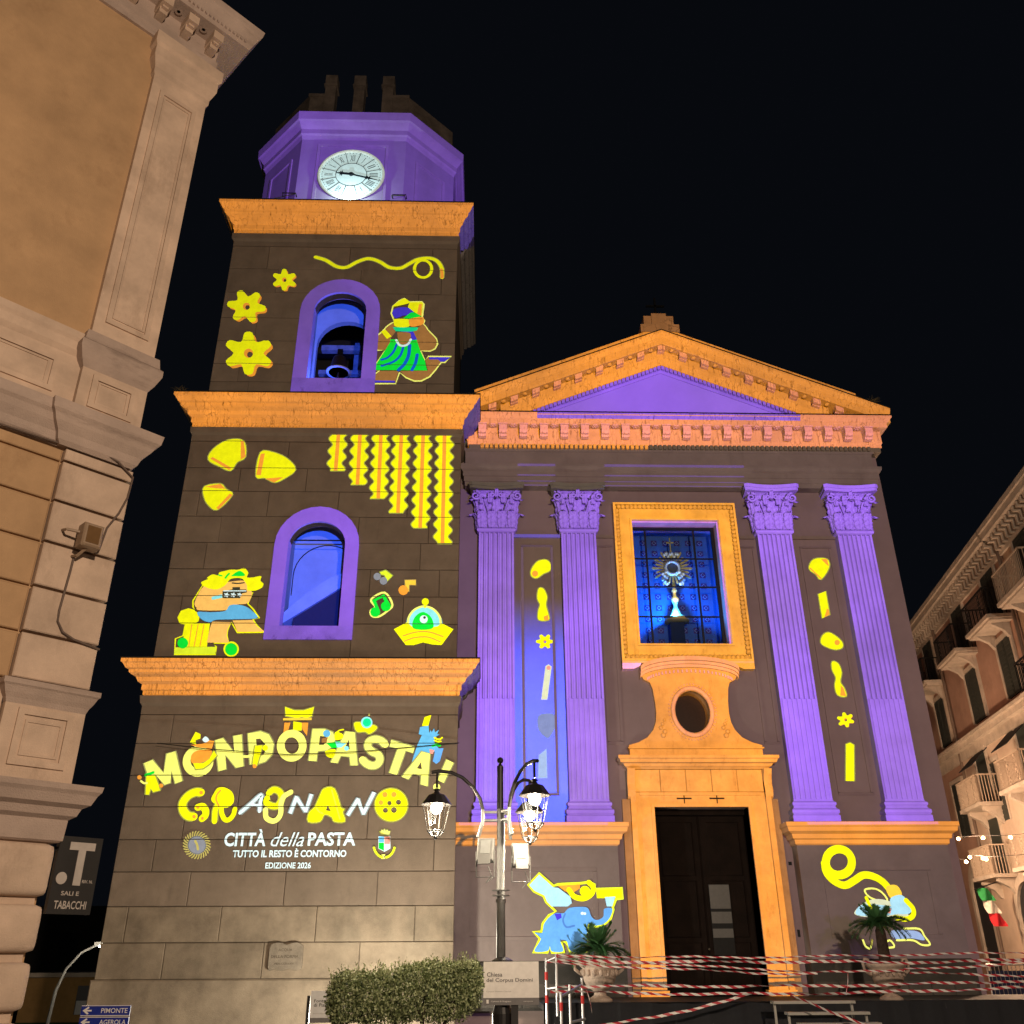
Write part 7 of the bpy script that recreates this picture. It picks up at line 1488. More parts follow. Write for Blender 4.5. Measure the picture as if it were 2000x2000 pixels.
MB().box(-0.015, 0.015, -0.015, 0.015, 2.55, 3.05).box(-0.11, 0.11, -0.015, 0.015, 2.88, 2.92).build('top_cross', GOLD, mon, ('monstrance',))
projector('monstrance_fill_spot', 'monstrance', (5.42, 23.9, 10.6), (5.42, 24.55, 11.6), 70, (1.0, 0.80, 0.42), cone=90)  # unseen warm lamp added in front of the window to brighten the monstrance
lamp('niche_blue_lamp', (5.34, 24.28, 10.38), 210, (0.015, 0.27, 1.0), 0.05)
MB().ball((5.32, 24.36, 10.27), 0.075, 8).build('niche_spotlight', plain('niche_bulb', (0.8, 0.9, 1), 0.4, 0, (0.35, 0.85, 1.0), 40), None)
tag(bpy.data.objects['niche_spotlight'], 'small cyan spotlight at the foot of the monstrance', 'spotlight')
# scrolled overdoor
def scroll_half():
    p = [(1.30, 8.42), (1.24, 8.30), (1.08, 8.22), (1.02, 8.05), (0.98, 7.7), (0.97, 7.4), (1.0, 7.15), (1.08, 6.95), (1.25, 6.75), (1.5, 6.62), (1.75, 6.55), (1.75, 6.49)]
    return p
hp = scroll_half()
top = [(1.30 * math.cos(t), 8.42 + 0.30 * math.sin(t)) for t in [math.pi * k / 14 for k in range(1, 14)]]
outer = [(x, z) for x, z in reversed(hp)] + top + [(-x, z) for x, z in hp]
# cut the oval by building the slab as two halves
ov = [(0.46 * math.cos(2 * math.pi * k / 32), 7.43 + 0.56 * math.sin(2 * math.pi * k / 32)) for k in range(32)]
def half_slab(sgn):
    t_ = [(x, z) for x, z in top if x * sgn > 0.02]
    t_ = sorted(t_, key=lambda q: abs(q[0]))
    pol = [(0, 8.72)] + t_ + [(sgn * x, z) for x, z in hp] + [(0, 6.49)]
    o = sorted([q for q in ov if q[0] * sgn > -1e-6], key=lambda q: q[1])
    return pol + o
ovm = MB()
for sg in (-1, 1):
    ovm.prism(half_slab(sg), -0.14, 0.0)
over = ovm.build('overdoor_scroll', PORTAL, church, ('orange',))
arcp = [(1.33 * math.cos(math.pi * k / 16), 8.45 + 0.32 * math.sin(math.pi * k / 16)) for k in range(17)]
m = MB()
for (y0, dz0, dz1) in ((-0.34, 0.02, 0.13), (-0.26, -0.06, 0.02), (-0.20, -0.14, -0.06)):
    m.prism([(x, z + dz1) for x, z in arcp] + [(x, z + dz0) for x, z in reversed(arcp)], y0, 0.0)
m.build('overdoor_hood', PORTAL, over, ('orange', 'pink_low'))
m = MB()
for k in range(26):
    a = math.pi * (0.1 + 0.8 * k / 25)
    m.box(1.2 * math.cos(a) - 0.02, 1.2 * math.cos(a) + 0.02, -0.18, -0.13, 8.17 + 0.32 * math.sin(a), 8.25 + 0.32 * math.sin(a))
m.build('hood_dentil_row', PORTAL, over, ('orange', 'pink'), kind='stuff')
m = MB().tube([(0.52 * math.cos(2 * math.pi * k / 36), -0.15, 7.43 + 0.63 * math.sin(2 * math.pi * k / 36)) for k in range(36)], 0.065, 8, closed=True)
m.build('oval_frame', PORTAL, over, ('orange', 'pink_low'), smooth=True)
m = MB()
for k in range(48):
    a = 2 * math.pi * k / 48
    m.ball((0.625 * math.cos(a), -0.15, 7.43 + 0.745 * math.sin(a)), 0.026, 5)
m.build('oval_beads', PORTAL, over, ('orange', 'pink_low'), kind='stuff')
m = MB()
for k in range(32):
    a, b = ov[k], ov[(k + 1) % 32]
    m.add([(a[0], -0.14, a[1]), (b[0], -0.14, b[1]), (b[0], 0.35, b[1]), (a[0], 0.35, a[1])], [(0, 1, 2, 3)])
m.build('oval_reveal', PORTAL, over, ('orange',), smooth=True)
m = MB(); m.add([(x * 1.1, 0.35, 7.43 + (z - 7.43) * 1.1) for x, z in ov], [tuple(range(32))]); m.build('oval_pane', plain('dark_old_glass', (0.06, 0.03, 0.02), 0.25), over)
for sx in (-0.83, 0.83):
    m = MB()
    for k in range(5):
        m.ball((sx + 0.06 * math.sin(k * 2.1), -0.15, 6.80 + 0.1 * k), 0.07 - 0.008 * k, 6)
    m.build('carved_spray', PORTAL, over, ('orange',), smooth=True)
MB().ring(-1.72, 1.72, -0.14, 0.0, [(0.0, 6.26), (0.02, 6.30), (0.02, 6.44), (0.06, 6.46), (0.06, 6.49)]).build('overdoor_plinth', PORTAL, over, ('orange',))
# door case
dc = MB()
rects = ((-1.80, -1.2, FLOOR, 5.0), (1.2, 1.80, FLOOR, 5.0))
for k, (a, b, c_, d) in enumerate(rects):
    j = MB().box(a, b, -0.12, 0.02, c_, d).build('door_jamb', PORTAL, church, ('orange',))
    o_ = 1 if a > 0 else -1
    MB().box(min(o_ * 1.66, o_ * 1.80), max(o_ * 1.66, o_ * 1.80), -0.2, -0.12, c_, 5.62).box(min(o_ * 1.2, o_ * 1.28), max(o_ * 1.2, o_ * 1.28), -0.155, -0.12, c_, d).build('jamb_moulding', PORTAL, j, ('orange',))
    MB().box(min(o_ * 1.16, o_ * 1.84), max(o_ * 1.16, o_ * 1.84), -0.22, 0.02, FLOOR - 0.05, FLOOR + 0.16).build('jamb_foot', PORTAL, j, ('orange',))
    MB().box(min(o_ * 1.8, o_ * 2.0), max(o_ * 1.8, o_ * 2.0), -0.08, 0.02, FLOOR, 5.2).build('jamb_slip', PORTAL, j, ('orange_dim',))
    MB().box(min(o_ * 1.2, o_ * 1.215), max(o_ * 1.2, o_ * 1.215), -0.1, 0.5, FLOOR, 5.0).build('door_reveal', PORTAL, j, ('orange_dim',))
lt = MB().box(-1.66, 1.66, -0.12, 0.02, 5.0, 5.36).build('door_lintel', PORTAL, church, ('orange',))
MB().box(-1.28, 1.28, -0.155, -0.12, 5.0, 5.08).build('lintel_moulding', PORTAL, lt, ('orange',))
MB().box(-1.55, 1.55, -0.15, -0.115, 5.28, 5.36).build('lintel_fillet', PORTAL, lt, ('orange',))
for x in (-0.42, 0.42):
    MB().box(x - 0.19, x + 0.19, -0.14, -0.11, 5.19, 5.225).box(x - 0.012, x + 0.012, -0.14, -0.11, 5.02, 5.33).build('iron_cross', IRON, lt)
for k in range(5):
    xa = -1.66 + k * 0.664
    MB().cbox(xa + 0.004, xa + 0.660, -0.13 - 0.008 * (k % 2), 0.02, 5.37, 5.93, 0.012).build('frieze_slab', PORTAL, lt, ('orange',))
MB().ring(-1.80, 1.80, -0.12, 0.0, [(0.02, 5.94), (0.05, 5.97), (0.10, 6.0), (0.14, 6.06), (0.22, 6.08), (0.24, 6.15), (0.28, 6.18), (0.28, 6.25), (0.0, 6.26)]).build('door_cornice', PORTAL, church, ('orange',))
for s_ in (-1, 1):
    MB().prismx([(-0.12, 5.2), (-0.2, 5.25), (-0.24, 5.4), (-0.2, 5.55), (-0.26, 5.75), (-0.34, 5.92), (-0.12, 5.93)], s_ * 1.66 - (0 if s_ > 0 else 0.2), s_ * 1.66 + (0.2 if s_ > 0 else 0)).build('console', PORTAL, lt, ('orange',))
# door leaves
dr_ = MB().box(-1.2, 1.2, 0.45, 0.5, FLOOR, 5.0).build('door', WOODD, church)
for lx in (-1.18, 0.02):
    lf = MB().cbox(lx, lx + 1.16, 0.40, 0.45, FLOOR + 0.02, 4.85, 0.02).build('door_leaf', WOODD, dr_)
for lx in (-1.18, 0.02):
    for z0, z1 in ((0.95, 1.9), (2.0, 3.3), (3.4, 4.7)):
        MB().cbox(lx + 0.15, lx + 1.0, 0.365, 0.40, z0, z1, 0.03).build('door_panel', WOODD, dr_)
MB().box(-1.2, 1.2, 0.30, 0.45, 4.86, 5.0).build('door_transom', WOODD, dr_)
DG = plain('door_notice_grey', (0.13, 0.125, 0.12), 0.35)
MB().box(0.10, 0.62, 0.350, 0.362, 1.62, 3.2).build('door_glass_panel', plain('vestibule_glass', (0.03, 0.03, 0.03), 0.15), dr_)
for z0, z1 in ((2.65, 3.2), (2.32, 2.58), (2.0, 2.2)):
    MB().box(0.11, 0.61, 0.336, 0.349, z0, z1).build('door_light_pane', DG, dr_)
MB().ball((-0.95, 0.30, 1.6), 0.035, 8).build('door_knob', plain('polished_brass', (0.8, 0.75, 0.6), 0.15, 0.9), dr_)
MB().ball((-0.02, 0.34, 1.75), 0.03, 8).build('door_knob', plain('polished_brass', (0.8, 0.75, 0.6), 0.15, 0.9), dr_)
MB().box(2.08, 2.16, -0.02, 0.02, 3.62, 3.70).box(2.08, 2.14, -0.02, 0.02, 2.0, 2.16).build('wall_box', IRON, church)
# extra settings of the same show: partial throws
projector('pink_wash', 'pink', (7.0, -4.0, 4.0), (2, 24, 14), 26000, (0.5, 0.1, 1.0))
projector('pink_low_wash', 'pink_low', (7.0, -4.0, 4.0), (2, 24, 11), 9000, (0.5, 0.1, 1.0))
projector('pink_faint_wash', 'pink_faint', (7.0, -4.0, 4.0), (2, 24, 14), 14000, (0.7, 0.12, 0.8))
projector('purple_side_wash', 'purple_side', (14.0, -4.0, 4.0), (2, 24, 14), 44000, (0.16, 0.08, 1.0))
projector('purple_dim_wash', 'purple_dim', (7.0, -4.0, 4.0), (2, 24, 11), 10000, (0.2, 0.05, 1.0))
projector('purple_dim_band', 'purple_dim2', (7.0, -4.0, 4.0), (2, 24, 14), 26000, (0.2, 0.09, 1.0))
projector('orange_dim_wash', 'orange_dim', (3.0, -4.0, 4.0), (2, 24, 11), 30000, (1.0, 0.3, 0.0))
projector('orange_window_wash', 'orange_win', (3.0, -4.0, 4.0), (2, 24, 11), 90000, (1.0, 0.38, 0.0), uneven=0.25)
bl = projector('blue_low_beam', 'blue_low', (3.6, 2.0, 2.2), (1.45, 23.7, 5.2), 170000, (0.015, 0.065, 1.0), cone=27)
bl2 = projector('blue_low_faint_beam', 'blue_low_faint', (3.6, 2.0, 2.2), (1.0, 23.7, 4.6), 16000, (0.02, 0.06, 1.0), cone=20)
bl2.data.spot_blend = 1.0
bl.data.spot_blend = 1.0
projector('blue_panel_wash', 'blue_panel', (5.0, -4.0, 4.0), (0, 24, 8), 6000, (0.1, 0.12, 1.0))
# ------------------------------------------------------------------ projected pictures: flat sheets on the walls, the beam's colours painted on them
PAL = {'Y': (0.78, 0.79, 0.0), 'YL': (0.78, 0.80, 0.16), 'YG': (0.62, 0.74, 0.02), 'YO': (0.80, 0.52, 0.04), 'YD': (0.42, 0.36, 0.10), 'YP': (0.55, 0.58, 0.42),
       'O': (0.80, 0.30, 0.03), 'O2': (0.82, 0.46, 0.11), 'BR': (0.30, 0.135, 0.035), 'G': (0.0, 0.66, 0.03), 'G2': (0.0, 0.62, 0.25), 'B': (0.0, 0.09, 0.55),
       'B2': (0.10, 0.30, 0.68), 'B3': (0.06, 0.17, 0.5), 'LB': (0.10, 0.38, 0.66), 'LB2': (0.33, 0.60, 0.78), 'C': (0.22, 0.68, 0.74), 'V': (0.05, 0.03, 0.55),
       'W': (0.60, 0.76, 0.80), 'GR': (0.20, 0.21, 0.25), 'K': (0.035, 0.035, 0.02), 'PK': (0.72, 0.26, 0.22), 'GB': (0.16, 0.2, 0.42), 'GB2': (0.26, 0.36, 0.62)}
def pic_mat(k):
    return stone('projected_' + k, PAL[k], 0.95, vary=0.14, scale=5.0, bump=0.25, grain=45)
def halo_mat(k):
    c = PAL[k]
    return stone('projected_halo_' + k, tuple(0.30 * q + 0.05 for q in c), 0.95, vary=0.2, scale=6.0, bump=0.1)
def smooth_closed(p, n=5):
    out = []
    N = len(p)
    for i in range(N):
        a, b, c, d = [Vector(p[(i + q) % N]) for q in (-1, 0, 1, 2)]
        for k in range(n):
            t = k / n
            out.append(0.5 * ((2 * b) + (c - a) * t + (2 * a - 5 * b + 4 * c - d) * t * t + (3 * b - a - 3 * c + d) * t ** 3))
    return [tuple(q) for q in out]
def smooth_open(p, n=6):
    P = [Vector(q) for q in p]
    P = [P[0] * 2 - P[1]] + P + [P[-1] * 2 - P[-2]]
    out = []
    for i in range(1, len(P) - 2):
        a, b, c, d = P[i - 1:i + 3]
        for k in range(n):
            t = k / n
            out.append(0.5 * ((2 * b) + (c - a) * t + (2 * a - 5 * b + 4 * c - d) * t * t + (3 * b - a - 3 * c + d) * t ** 3))
    out.append(P[-2])
    return out
def stroke_polys(p, w, closed):
    """a brush line as quads, with round ends when open"""
    N = len(p)
    L_, R_ = [], []
    for i in range(N):
        if closed:
            t = p[(i + 1) % N] - p[i - 1]
        else:
            t = p[min(i + 1, N - 1)] - p[max(i - 1, 0)]
        t = t.normalized() if t.length > 1e-9 else Vector((1, 0))
        nrm = Vector((-t.y, t.x)) * w / 2
        L_.append(p[i] + nrm)
        R_.append(p[i] - nrm)
    return L_, R_
TOWER_JOINTS = zl + zm + zu
def picture(name, label, cat, group, y, shapes):
    pts = []
    for s_ in shapes:
        q = s_[3]
        pts += [p for r in q for p in r] if s_[2] == 'holes' else q
    cx = sum(p[0] for p in pts) / len(pts)
    cz = min(p[1] for p in pts)
    base_off = 0.0 if name in ('projected_torch_figure', 'projected_gate') else (0.013 if name == 'projected_letter' else (0.018 if group and group.startswith('small figures') else 0.0))
    root = thing(name, label, cat, (cx, y, cz), 0, group)
    for k, s_ in enumerate(shapes):
        part, col, kind = s_[0], s_[1], s_[2]
        yy = -0.0012 * k - 0.0008 - base_off
        v, f = [], []
        def fill(loops):
            base = len(v)
            vec = [[Vector((a, b, 0)) for a, b in lp] for lp in loops]
            tri = tessellate_polygon(vec)
            for lp in loops:
                v.extend([(a - cx, yy, b - cz) for a, b in lp])
            f.extend([tuple(base + i for i in t) for t in tri])
        if kind == 'poly':
            fill([s_[3]])
        elif kind == 'smooth':
            fill([smooth_closed(s_[3])])
        elif kind == 'holes':
            fill([lp if len(lp) < 10 else smooth_closed(lp, 3) for lp in s_[3]])
        else:
            w_ = s_[4]
            closed = kind == 'ring'
            p = [Vector(q) for q in (smooth_closed(s_[3], 4) if closed else smooth_open(s_[3]))]
            if closed and len(s_[3]) > 24:
                p = [Vector(q) for q in s_[3]]
            L_, R_ = stroke_polys(p, w_, closed)
            base = len(v)
            n = len(p)
            v.extend([(q.x - cx, yy, q.y - cz) for q in L_] + [(q.x - cx, yy, q.y - cz) for q in R_])
            for i in range(n if closed else n - 1):
                j = (i + 1) % n
                f.append((base + i, base + j, base + n + j, base + n + i))
            if not closed:
                for c0, dirv in ((p[0], p[0] - p[1]), (p[-1], p[-1] - p[-2])):
                    a0 = math.atan2(dirv.y, dirv.x)
                    b0 = len(v)
                    v.append((c0.x - cx, yy, c0.y - cz))
                    for q in range(9):
                        a = a0 - math.pi / 2 + math.pi * q / 8
                        v.append((c0.x + w_ / 2 * math.cos(a) - cx, yy, c0.y + w_ / 2 * math.sin(a) - cz))
                    f.extend([(b0, b0 + 1 + q, b0 + 2 + q) for q in range(8)])
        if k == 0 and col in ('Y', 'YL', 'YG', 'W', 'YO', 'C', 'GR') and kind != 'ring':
            # the beam's soft rim, painted as a dimmer band round the picture
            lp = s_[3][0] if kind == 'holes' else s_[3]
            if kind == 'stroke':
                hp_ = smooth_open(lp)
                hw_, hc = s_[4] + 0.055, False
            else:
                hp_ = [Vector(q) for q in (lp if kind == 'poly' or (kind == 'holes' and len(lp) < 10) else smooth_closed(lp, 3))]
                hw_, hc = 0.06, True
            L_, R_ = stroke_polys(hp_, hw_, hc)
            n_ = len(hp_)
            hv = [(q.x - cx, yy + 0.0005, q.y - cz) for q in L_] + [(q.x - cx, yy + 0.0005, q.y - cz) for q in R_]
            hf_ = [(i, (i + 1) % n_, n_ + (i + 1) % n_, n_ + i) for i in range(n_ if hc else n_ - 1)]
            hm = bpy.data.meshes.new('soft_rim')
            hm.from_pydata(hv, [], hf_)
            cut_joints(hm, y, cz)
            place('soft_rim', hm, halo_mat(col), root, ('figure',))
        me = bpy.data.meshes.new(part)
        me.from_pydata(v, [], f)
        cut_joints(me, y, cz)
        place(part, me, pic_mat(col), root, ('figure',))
    return root
def cut_joints(me, y, cz):
    """the painted sheets do not fill the open joints between the stones: leave a hairline there"""
    bm = bmesh.new()
    bm.from_mesh(me)
    if y < 23:
        zmin = min(v.co.z for v in bm.verts)
        zmax = max(v.co.z for v in bm.verts)
        for zj in TOWER_JOINTS:
            z = zj - cz
            if zmin < z < zmax:
                for d in (-0.009, 0.009):
                    bmesh.ops.bisect_plane(bm, geom=bm.verts[:] + bm.edges[:] + bm.faces[:], plane_co=(0, 0, z + d), plane_no=(0, 0, 1))
                kill = [q for q in bm.faces if abs(q.calc_center_median().z - z) < 0.008]
                bmesh.ops.delete(bm, geom=kill, context='FACES')
    for q in bm.faces:
        if q.normal.y > 0:
            q.normal_flip()
    bm.to_mesh(me)
    bm.free()
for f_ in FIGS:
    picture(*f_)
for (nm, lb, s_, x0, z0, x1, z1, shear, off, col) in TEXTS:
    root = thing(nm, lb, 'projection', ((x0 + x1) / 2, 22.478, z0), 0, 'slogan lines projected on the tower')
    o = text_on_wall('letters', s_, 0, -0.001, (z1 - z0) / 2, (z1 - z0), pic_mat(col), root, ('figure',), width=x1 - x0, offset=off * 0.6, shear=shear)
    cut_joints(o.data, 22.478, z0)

# ------------------------------------------------------------------ corner building on the left
OCH = stone('ochre_plaster', (0.47, 0.30, 0.165), vary=0.2, scale=1.3, stain=0.5, stain_col=(0.22, 0.12, 0.06), streak=(0.8, 0.8, 0.6), bump=0.2)
LTR = stone('building_trim', (0.58, 0.435, 0.33), piece=0.05, vary=0.25, scale=1.6, stain=0.5, stain_col=(0.24, 0.16, 0.11), streak=(1.5, 1.5, 0.6), bump=0.2)
LCO = stone('building_cornice', (0.44, 0.34, 0.285), vary=0.2, scale=1.5, stain=0.5, stain_col=(0.14, 0.10, 0.08), streak=(1.0, 1.0, 4.0), bump=0.3)
lb = thing('corner_building', 'ochre plastered palace corner with pilaster and cornices at the left edge', 'building', (-4.79, 11.0, 0), R(44.6))
LEN = 9.0
core = MB().box(-LEN, -0.12, 0.06, 8.0, 0, 15.6).build('wall', OCH, lb)
# upper wall field and pilaster
MB().box(-LEN, -1.0, 0.0, 0.06, 9.3, 15.3).build('upper_wall', OCH, lb)
pl = MB().box(-1.0, -0.1, -0.10, 0.3, 9.3, 15.3).build('corner_pilaster', LTR, lb)
def sunk(x0, x1, z0, z1, y, par, w=0.07, d=0.03, mat=LTR):
    m = MB()
    m.box(x0, x1, y - d, y + 0.01, z1 - w, z1).box(x0, x1, y - d, y + 0.01, z0, z0 + w).box(x0, x0 + w, y - d, y + 0.01, z0 + w, z1 - w).box(x1 - w, x1, y - d, y + 0.01, z0 + w, z1 - w)
    return m.build('panel_moulding', mat, par)
sunk(-0.86, -0.24, 9.55, 14.2, -0.10, pl)
sunk(-0.78, -0.32, 9.66, 14.1, -0.10, pl, 0.03, 0.015)
MB().ring(-1.0, -0.1, -0.10, 0.3, [(0.0, 14.45), (0.03, 14.5), (0.03, 14.6), (0.06, 14.68), (0.10, 14.8), (0.10, 15.0), (0.14, 15.05), (0.14, 15.28)]).build('pilaster_cap', LTR, pl)
# top entablature with brackets
def lrun(name, prof, mat, xl=-LEN, par=None, xr=-0.12):
    return MB().ring(xl, xr, 0.0, 8.0, prof).build(name, mat, par or lb)
ent = lrun('entablature', [(0.05, 15.30), (0.05, 15.42), (0.08, 15.45), (0.08, 15.62), (0.0, 15.63)], LCO)
lrun('eaves_slab', [(0.05, 15.95), (0.44, 15.96), (0.46, 16.02), (0.50, 16.12), (0.58, 16.30), (0.60, 16.42), (0.0, 16.45)], LCO)
lrun('eaves_ground', [(0.05, 15.62), (0.07, 15.95)], LCO)
for k in range(14):
    x = -0.22 - k * 0.46
    b = MB().box(x - 0.09, x + 0.09, -0.38, -0.05, 15.78, 15.95).box(x - 0.07, x + 0.07, -0.25, -0.05, 15.66, 15.78)
    b.box(x - 0.05, x + 0.05, -0.31, -0.25, 15.74, 15.80)
    b.build('eaves_bracket', LTR, ent)
    MB().lathe([(0.07, 0), (0.05, 0.02), (0.03, 0.0)], 0, 0, 10).build('eaves_rosette', LCO, ent).matrix_basis = Matrix.Translation((x - 0.23, -0.25, 15.93))
dd = MB()
for k in range(110):
    x = 0.2 - k * 0.075
    dd.box(x - 0.018, x + 0.018, -0.50, -0.46, 16.03, 16.07)
dd.build('eaves_bead_row', LCO, ent, kind='stuff')
# middle band of panels
mb = MB().box(-LEN, -1.0, 0.0, 0.06, 8.07, 9.3).build('panel_band', LTR, lb)
sunk(-3.6, -1.28, 8.25, 8.78, 0.0, mb)
sunk(-3.5, -1.38, 8.33, 8.70, 0.0, mb, 0.03, 0.015)
MB().ring(-LEN, -1.0, 0.0, 8.0, [(0.0, 8.9), (0.05, 8.97), (0.05, 9.1), (0.08, 9.15), (0.08, 9.25), (0.0, 9.3)]).build('sill_course', LTR, lb)
pp = MB().box(-1.0, -0.1, -0.10, 0.3, 8.07, 8.9).build('pilaster_pedestal', LTR, lb)
sunk(-0.85, -0.25, 8.18, 8.68, -0.10, pp)
sunk(-0.76, -0.34, 8.26, 8.60, -0.10, pp, 0.025, 0.015)
MB().ring(-1.0, -0.1, -0.10, 0.3, [(0.0, 8.75), (0.03, 8.8), (0.06, 8.85), (0.10, 8.95), (0.12, 9.0), (0.12, 9.1), (0.08, 9.14), (0.06, 9.3), (0.0, 9.34)]).build('pedestal_cap', LCO, pp)
MB().ring(-LEN, -1.05, 0.0, 8.0, [(0.0, 7.53), (0.05, 7.58), (0.08, 7.68), (0.16, 7.78), (0.20, 7.86), (0.24, 7.9), (0.26, 8.03), (0.0, 8.07)]).build('main_cornice', LCO, lb)
MB().ring(-1.05, -0.1, -0.08, 8.0, [(0.0, 7.53), (0.05, 7.58), (0.08, 7.68), (0.16, 7.78), (0.20, 7.86), (0.24, 7.9), (0.26, 8.03), (0.0, 8.07)]).build('main_cornice', LCO, lb)
# coursed wall below
cz = [4.50, 5.06, 5.63, 6.21, 6.77, 7.33, 7.52]
for k in range(len(cz) - 1):
    MB().cbox(-LEN, -0.97, 0.0, 0.07, cz[k] + 0.018, cz[k + 1] - 0.018, 0.012).build('wall_course', OCH, core)
    MB().cbox(-0.95, -0.06, -0.08, 0.3, cz[k] + 0.018, cz[k + 1] - 0.018, 0.012).build('pilaster_block', LTR, core)
MB().box(-LEN, -0.97, 0.0, 0.07, 3.42, 4.48).build('lower_panel_band', LTR, lb)
lp = MB().box(-0.95, -0.05, -0.08, 0.3, 3.42, 4.30).build('lower_pedestal', LTR, lb)
sunk(-0.80, -0.18, 3.55, 4.18, -0.08, lp)
sunk(-0.70, -0.28, 3.66, 4.06, -0.08, lp, 0.03, 0.015)
MB().ring(-0.95, -0.05, -0.08, 0.3, [(0.0, 4.22), (0.02, 4.28), (0.05, 4.33), (0.08, 4.40), (0.10, 4.42), (0.10, 4.48), (0.0, 4.50)]).build('lower_pedestal_cap', LCO, lp)
MB().ring(-LEN, -0.05, -0.05, 8.0, [(0.0, 2.78), (0.03, 2.80), (0.04, 3.02), (0.10, 3.06), (0.13, 3.14), (0.20, 3.18), (0.24, 3.28), (0.27, 3.32), (0.28, 3.38), (0.0, 3.42)]).build('ground_cornice', LCO, lb)
def boulder(x0, x1, z0, z1, yf, yb, par):
    """cushion shaped rustic block"""
    m = MB()
    n = 8
    prof = []
    for k in range(n + 1):
        a = -math.pi / 2 + math.pi * k / n
        e = 0.10
        prof.append((yf + e - e * math.cos(a) ** 0.6 if abs(math.cos(a)) > 1e-6 else yf + e, (z0 + e + e * math.sin(a)) if a < 0 else (z1 - e + e * math.sin(a))))
    prof2 = prof + [(yb, z1), (yb, z0)]
    e = 0.09
    xs_ = [(x0, 0.09), (x0 + 0.02, 0.04), (x0 + e, 0.0), (x1 - e, 0.0), (x1 - 0.02, 0.04), (x1, 0.09)]
    N = len(prof2)
    for x, d in xs_:
        m.v += [(x, min(y + d, yb), z + (d * 0.4 if z < (z0 + z1) / 2 else -d * 0.4)) for y, z in prof2]
    for k in range(len(xs_) - 1):
        for i in range(N):
            j = (i + 1) % N
            m.f.append((k * N + i, k * N + j, k * N + N + j, k * N + N + i))
    m.f += [tuple(range(N)), tuple(range((len(xs_) - 1) * N, len(xs_) * N))]
    return m.build('rustic_block', LTR, par, smooth=True)
bz = [0.04, 0.47, 0.50, 1.02, 1.12, 1.58, 1.67, 2.14, 2.22, 2.76]
base = MB().box(-LEN, -0.16, 0.0, 8.0, 0, 2.78).build('ground_wall', LTR, lb)
for k in range(0, 10, 2):
    boulder(-1.35, -0.07, bz[k], bz[k + 1], -0.12, 0.5, base)
    boulder(-2.9, -1.40, bz[k], bz[k + 1], -0.12, 0.5, base)
# balcony ends that show past the corner
rl = MB()
for k in range(5):
    rl.box(0.02 + 0.035 * k, 0.035 + 0.035 * k, 0.9, 0.915, 3.42, 4.05)
rl.box(0.0, 0.2, 0.88, 0.93, 4.05, 4.09).box(-0.15, 0.2, 0.88, 1.9, 3.36, 3.42)
rl.build('balcony_railing', plain('old_railing', (0.22, 0.19, 0.17), 0.6, 0.2), lb)
rl = MB()
for k in range(4):
    rl.box(-0.05 + 0.04 * k, -0.035 + 0.04 * k, 1.0, 1.015, 6.9, 7.6)
rl.box(-0.12, 0.12, 0.95, 1.6, 6.84, 6.9)
rl.build('balcony_railing', plain('old_railing', (0.22, 0.19, 0.17), 0.6, 0.2), lb)
# flood light box and its cable
CB = plain('cable_sheath', (0.13, 0.09, 0.07), 0.7)
M44 = Matrix.Translation((-4.79, 11.0, 0)) @ Matrix.Rotation(R(44.6), 4, 'Z')
fl = thing('wall_floodlight', 'grey box floodlight with bracket on the left corner pilaster', 'floodlight', (-4.79, 11.0, 0), R(44.6))
GB_ = plain('floodlight_grey', (0.30, 0.21, 0.14), 0.5)
MB().cbox(-0.64, -0.40, -0.42, -0.22, 6.16, 6.46, 0.02).build('housing', GB_, fl)
MB().box(-0.60, -0.44, -0.428, -0.42, 6.20, 6.42).build('lens', plain('floodlight_glass', (0.16, 0.09, 0.04), 0.15), fl)
MB().tube([(-0.52, -0.3, 6.18), (-0.58, -0.2, 6.08), (-0.60, -0.09, 6.10)], 0.02, 6).tube([(-0.64, -0.3, 6.35), (-0.78, -0.25, 6.36), (-0.78, -0.09, 6.40)], 0.018, 6).build('bracket', GB_, fl)
fc = MB().tube([(-0.58, -0.10, 6.1), (-0.585, -0.10, 5.9), (-0.60, -0.10, 5.6), (-0.61, -0.10, 5.38), (-0.60, -0.10, 5.25), (-0.52, -0.11, 5.13), (-0.38, -0.11, 5.07), (-0.2, -0.11, 5.04), (-0.05, -0.10, 5.02)], 0.014, 6)
o = fc.build('power_cable', CB); o.matrix_world = M44; tag(o, 'brown cable curving down from the floodlight to the building corner', 'cable')
fc = MB().tube([(-0.42, -0.3, 6.2), (-0.32, -0.15, 6.25), (-0.26, -0.10, 6.6), (-0.15, -0.10, 6.85), (-0.08, -0.10, 7.1), (-0.07, -0.12, 7.4), (-0.3, -0.12, 7.55), (-0.6, -0.1, 7.62), (-1.0, -0.06, 7.55), (-2.2, -0.04, 7.52), (-4, -0.04, 7.52)], 0.014, 6)
o = fc.build('power_cable', CB); o.matrix_world = M44; tag(o, 'brown cable looping under the main cornice of the left building', 'cable')

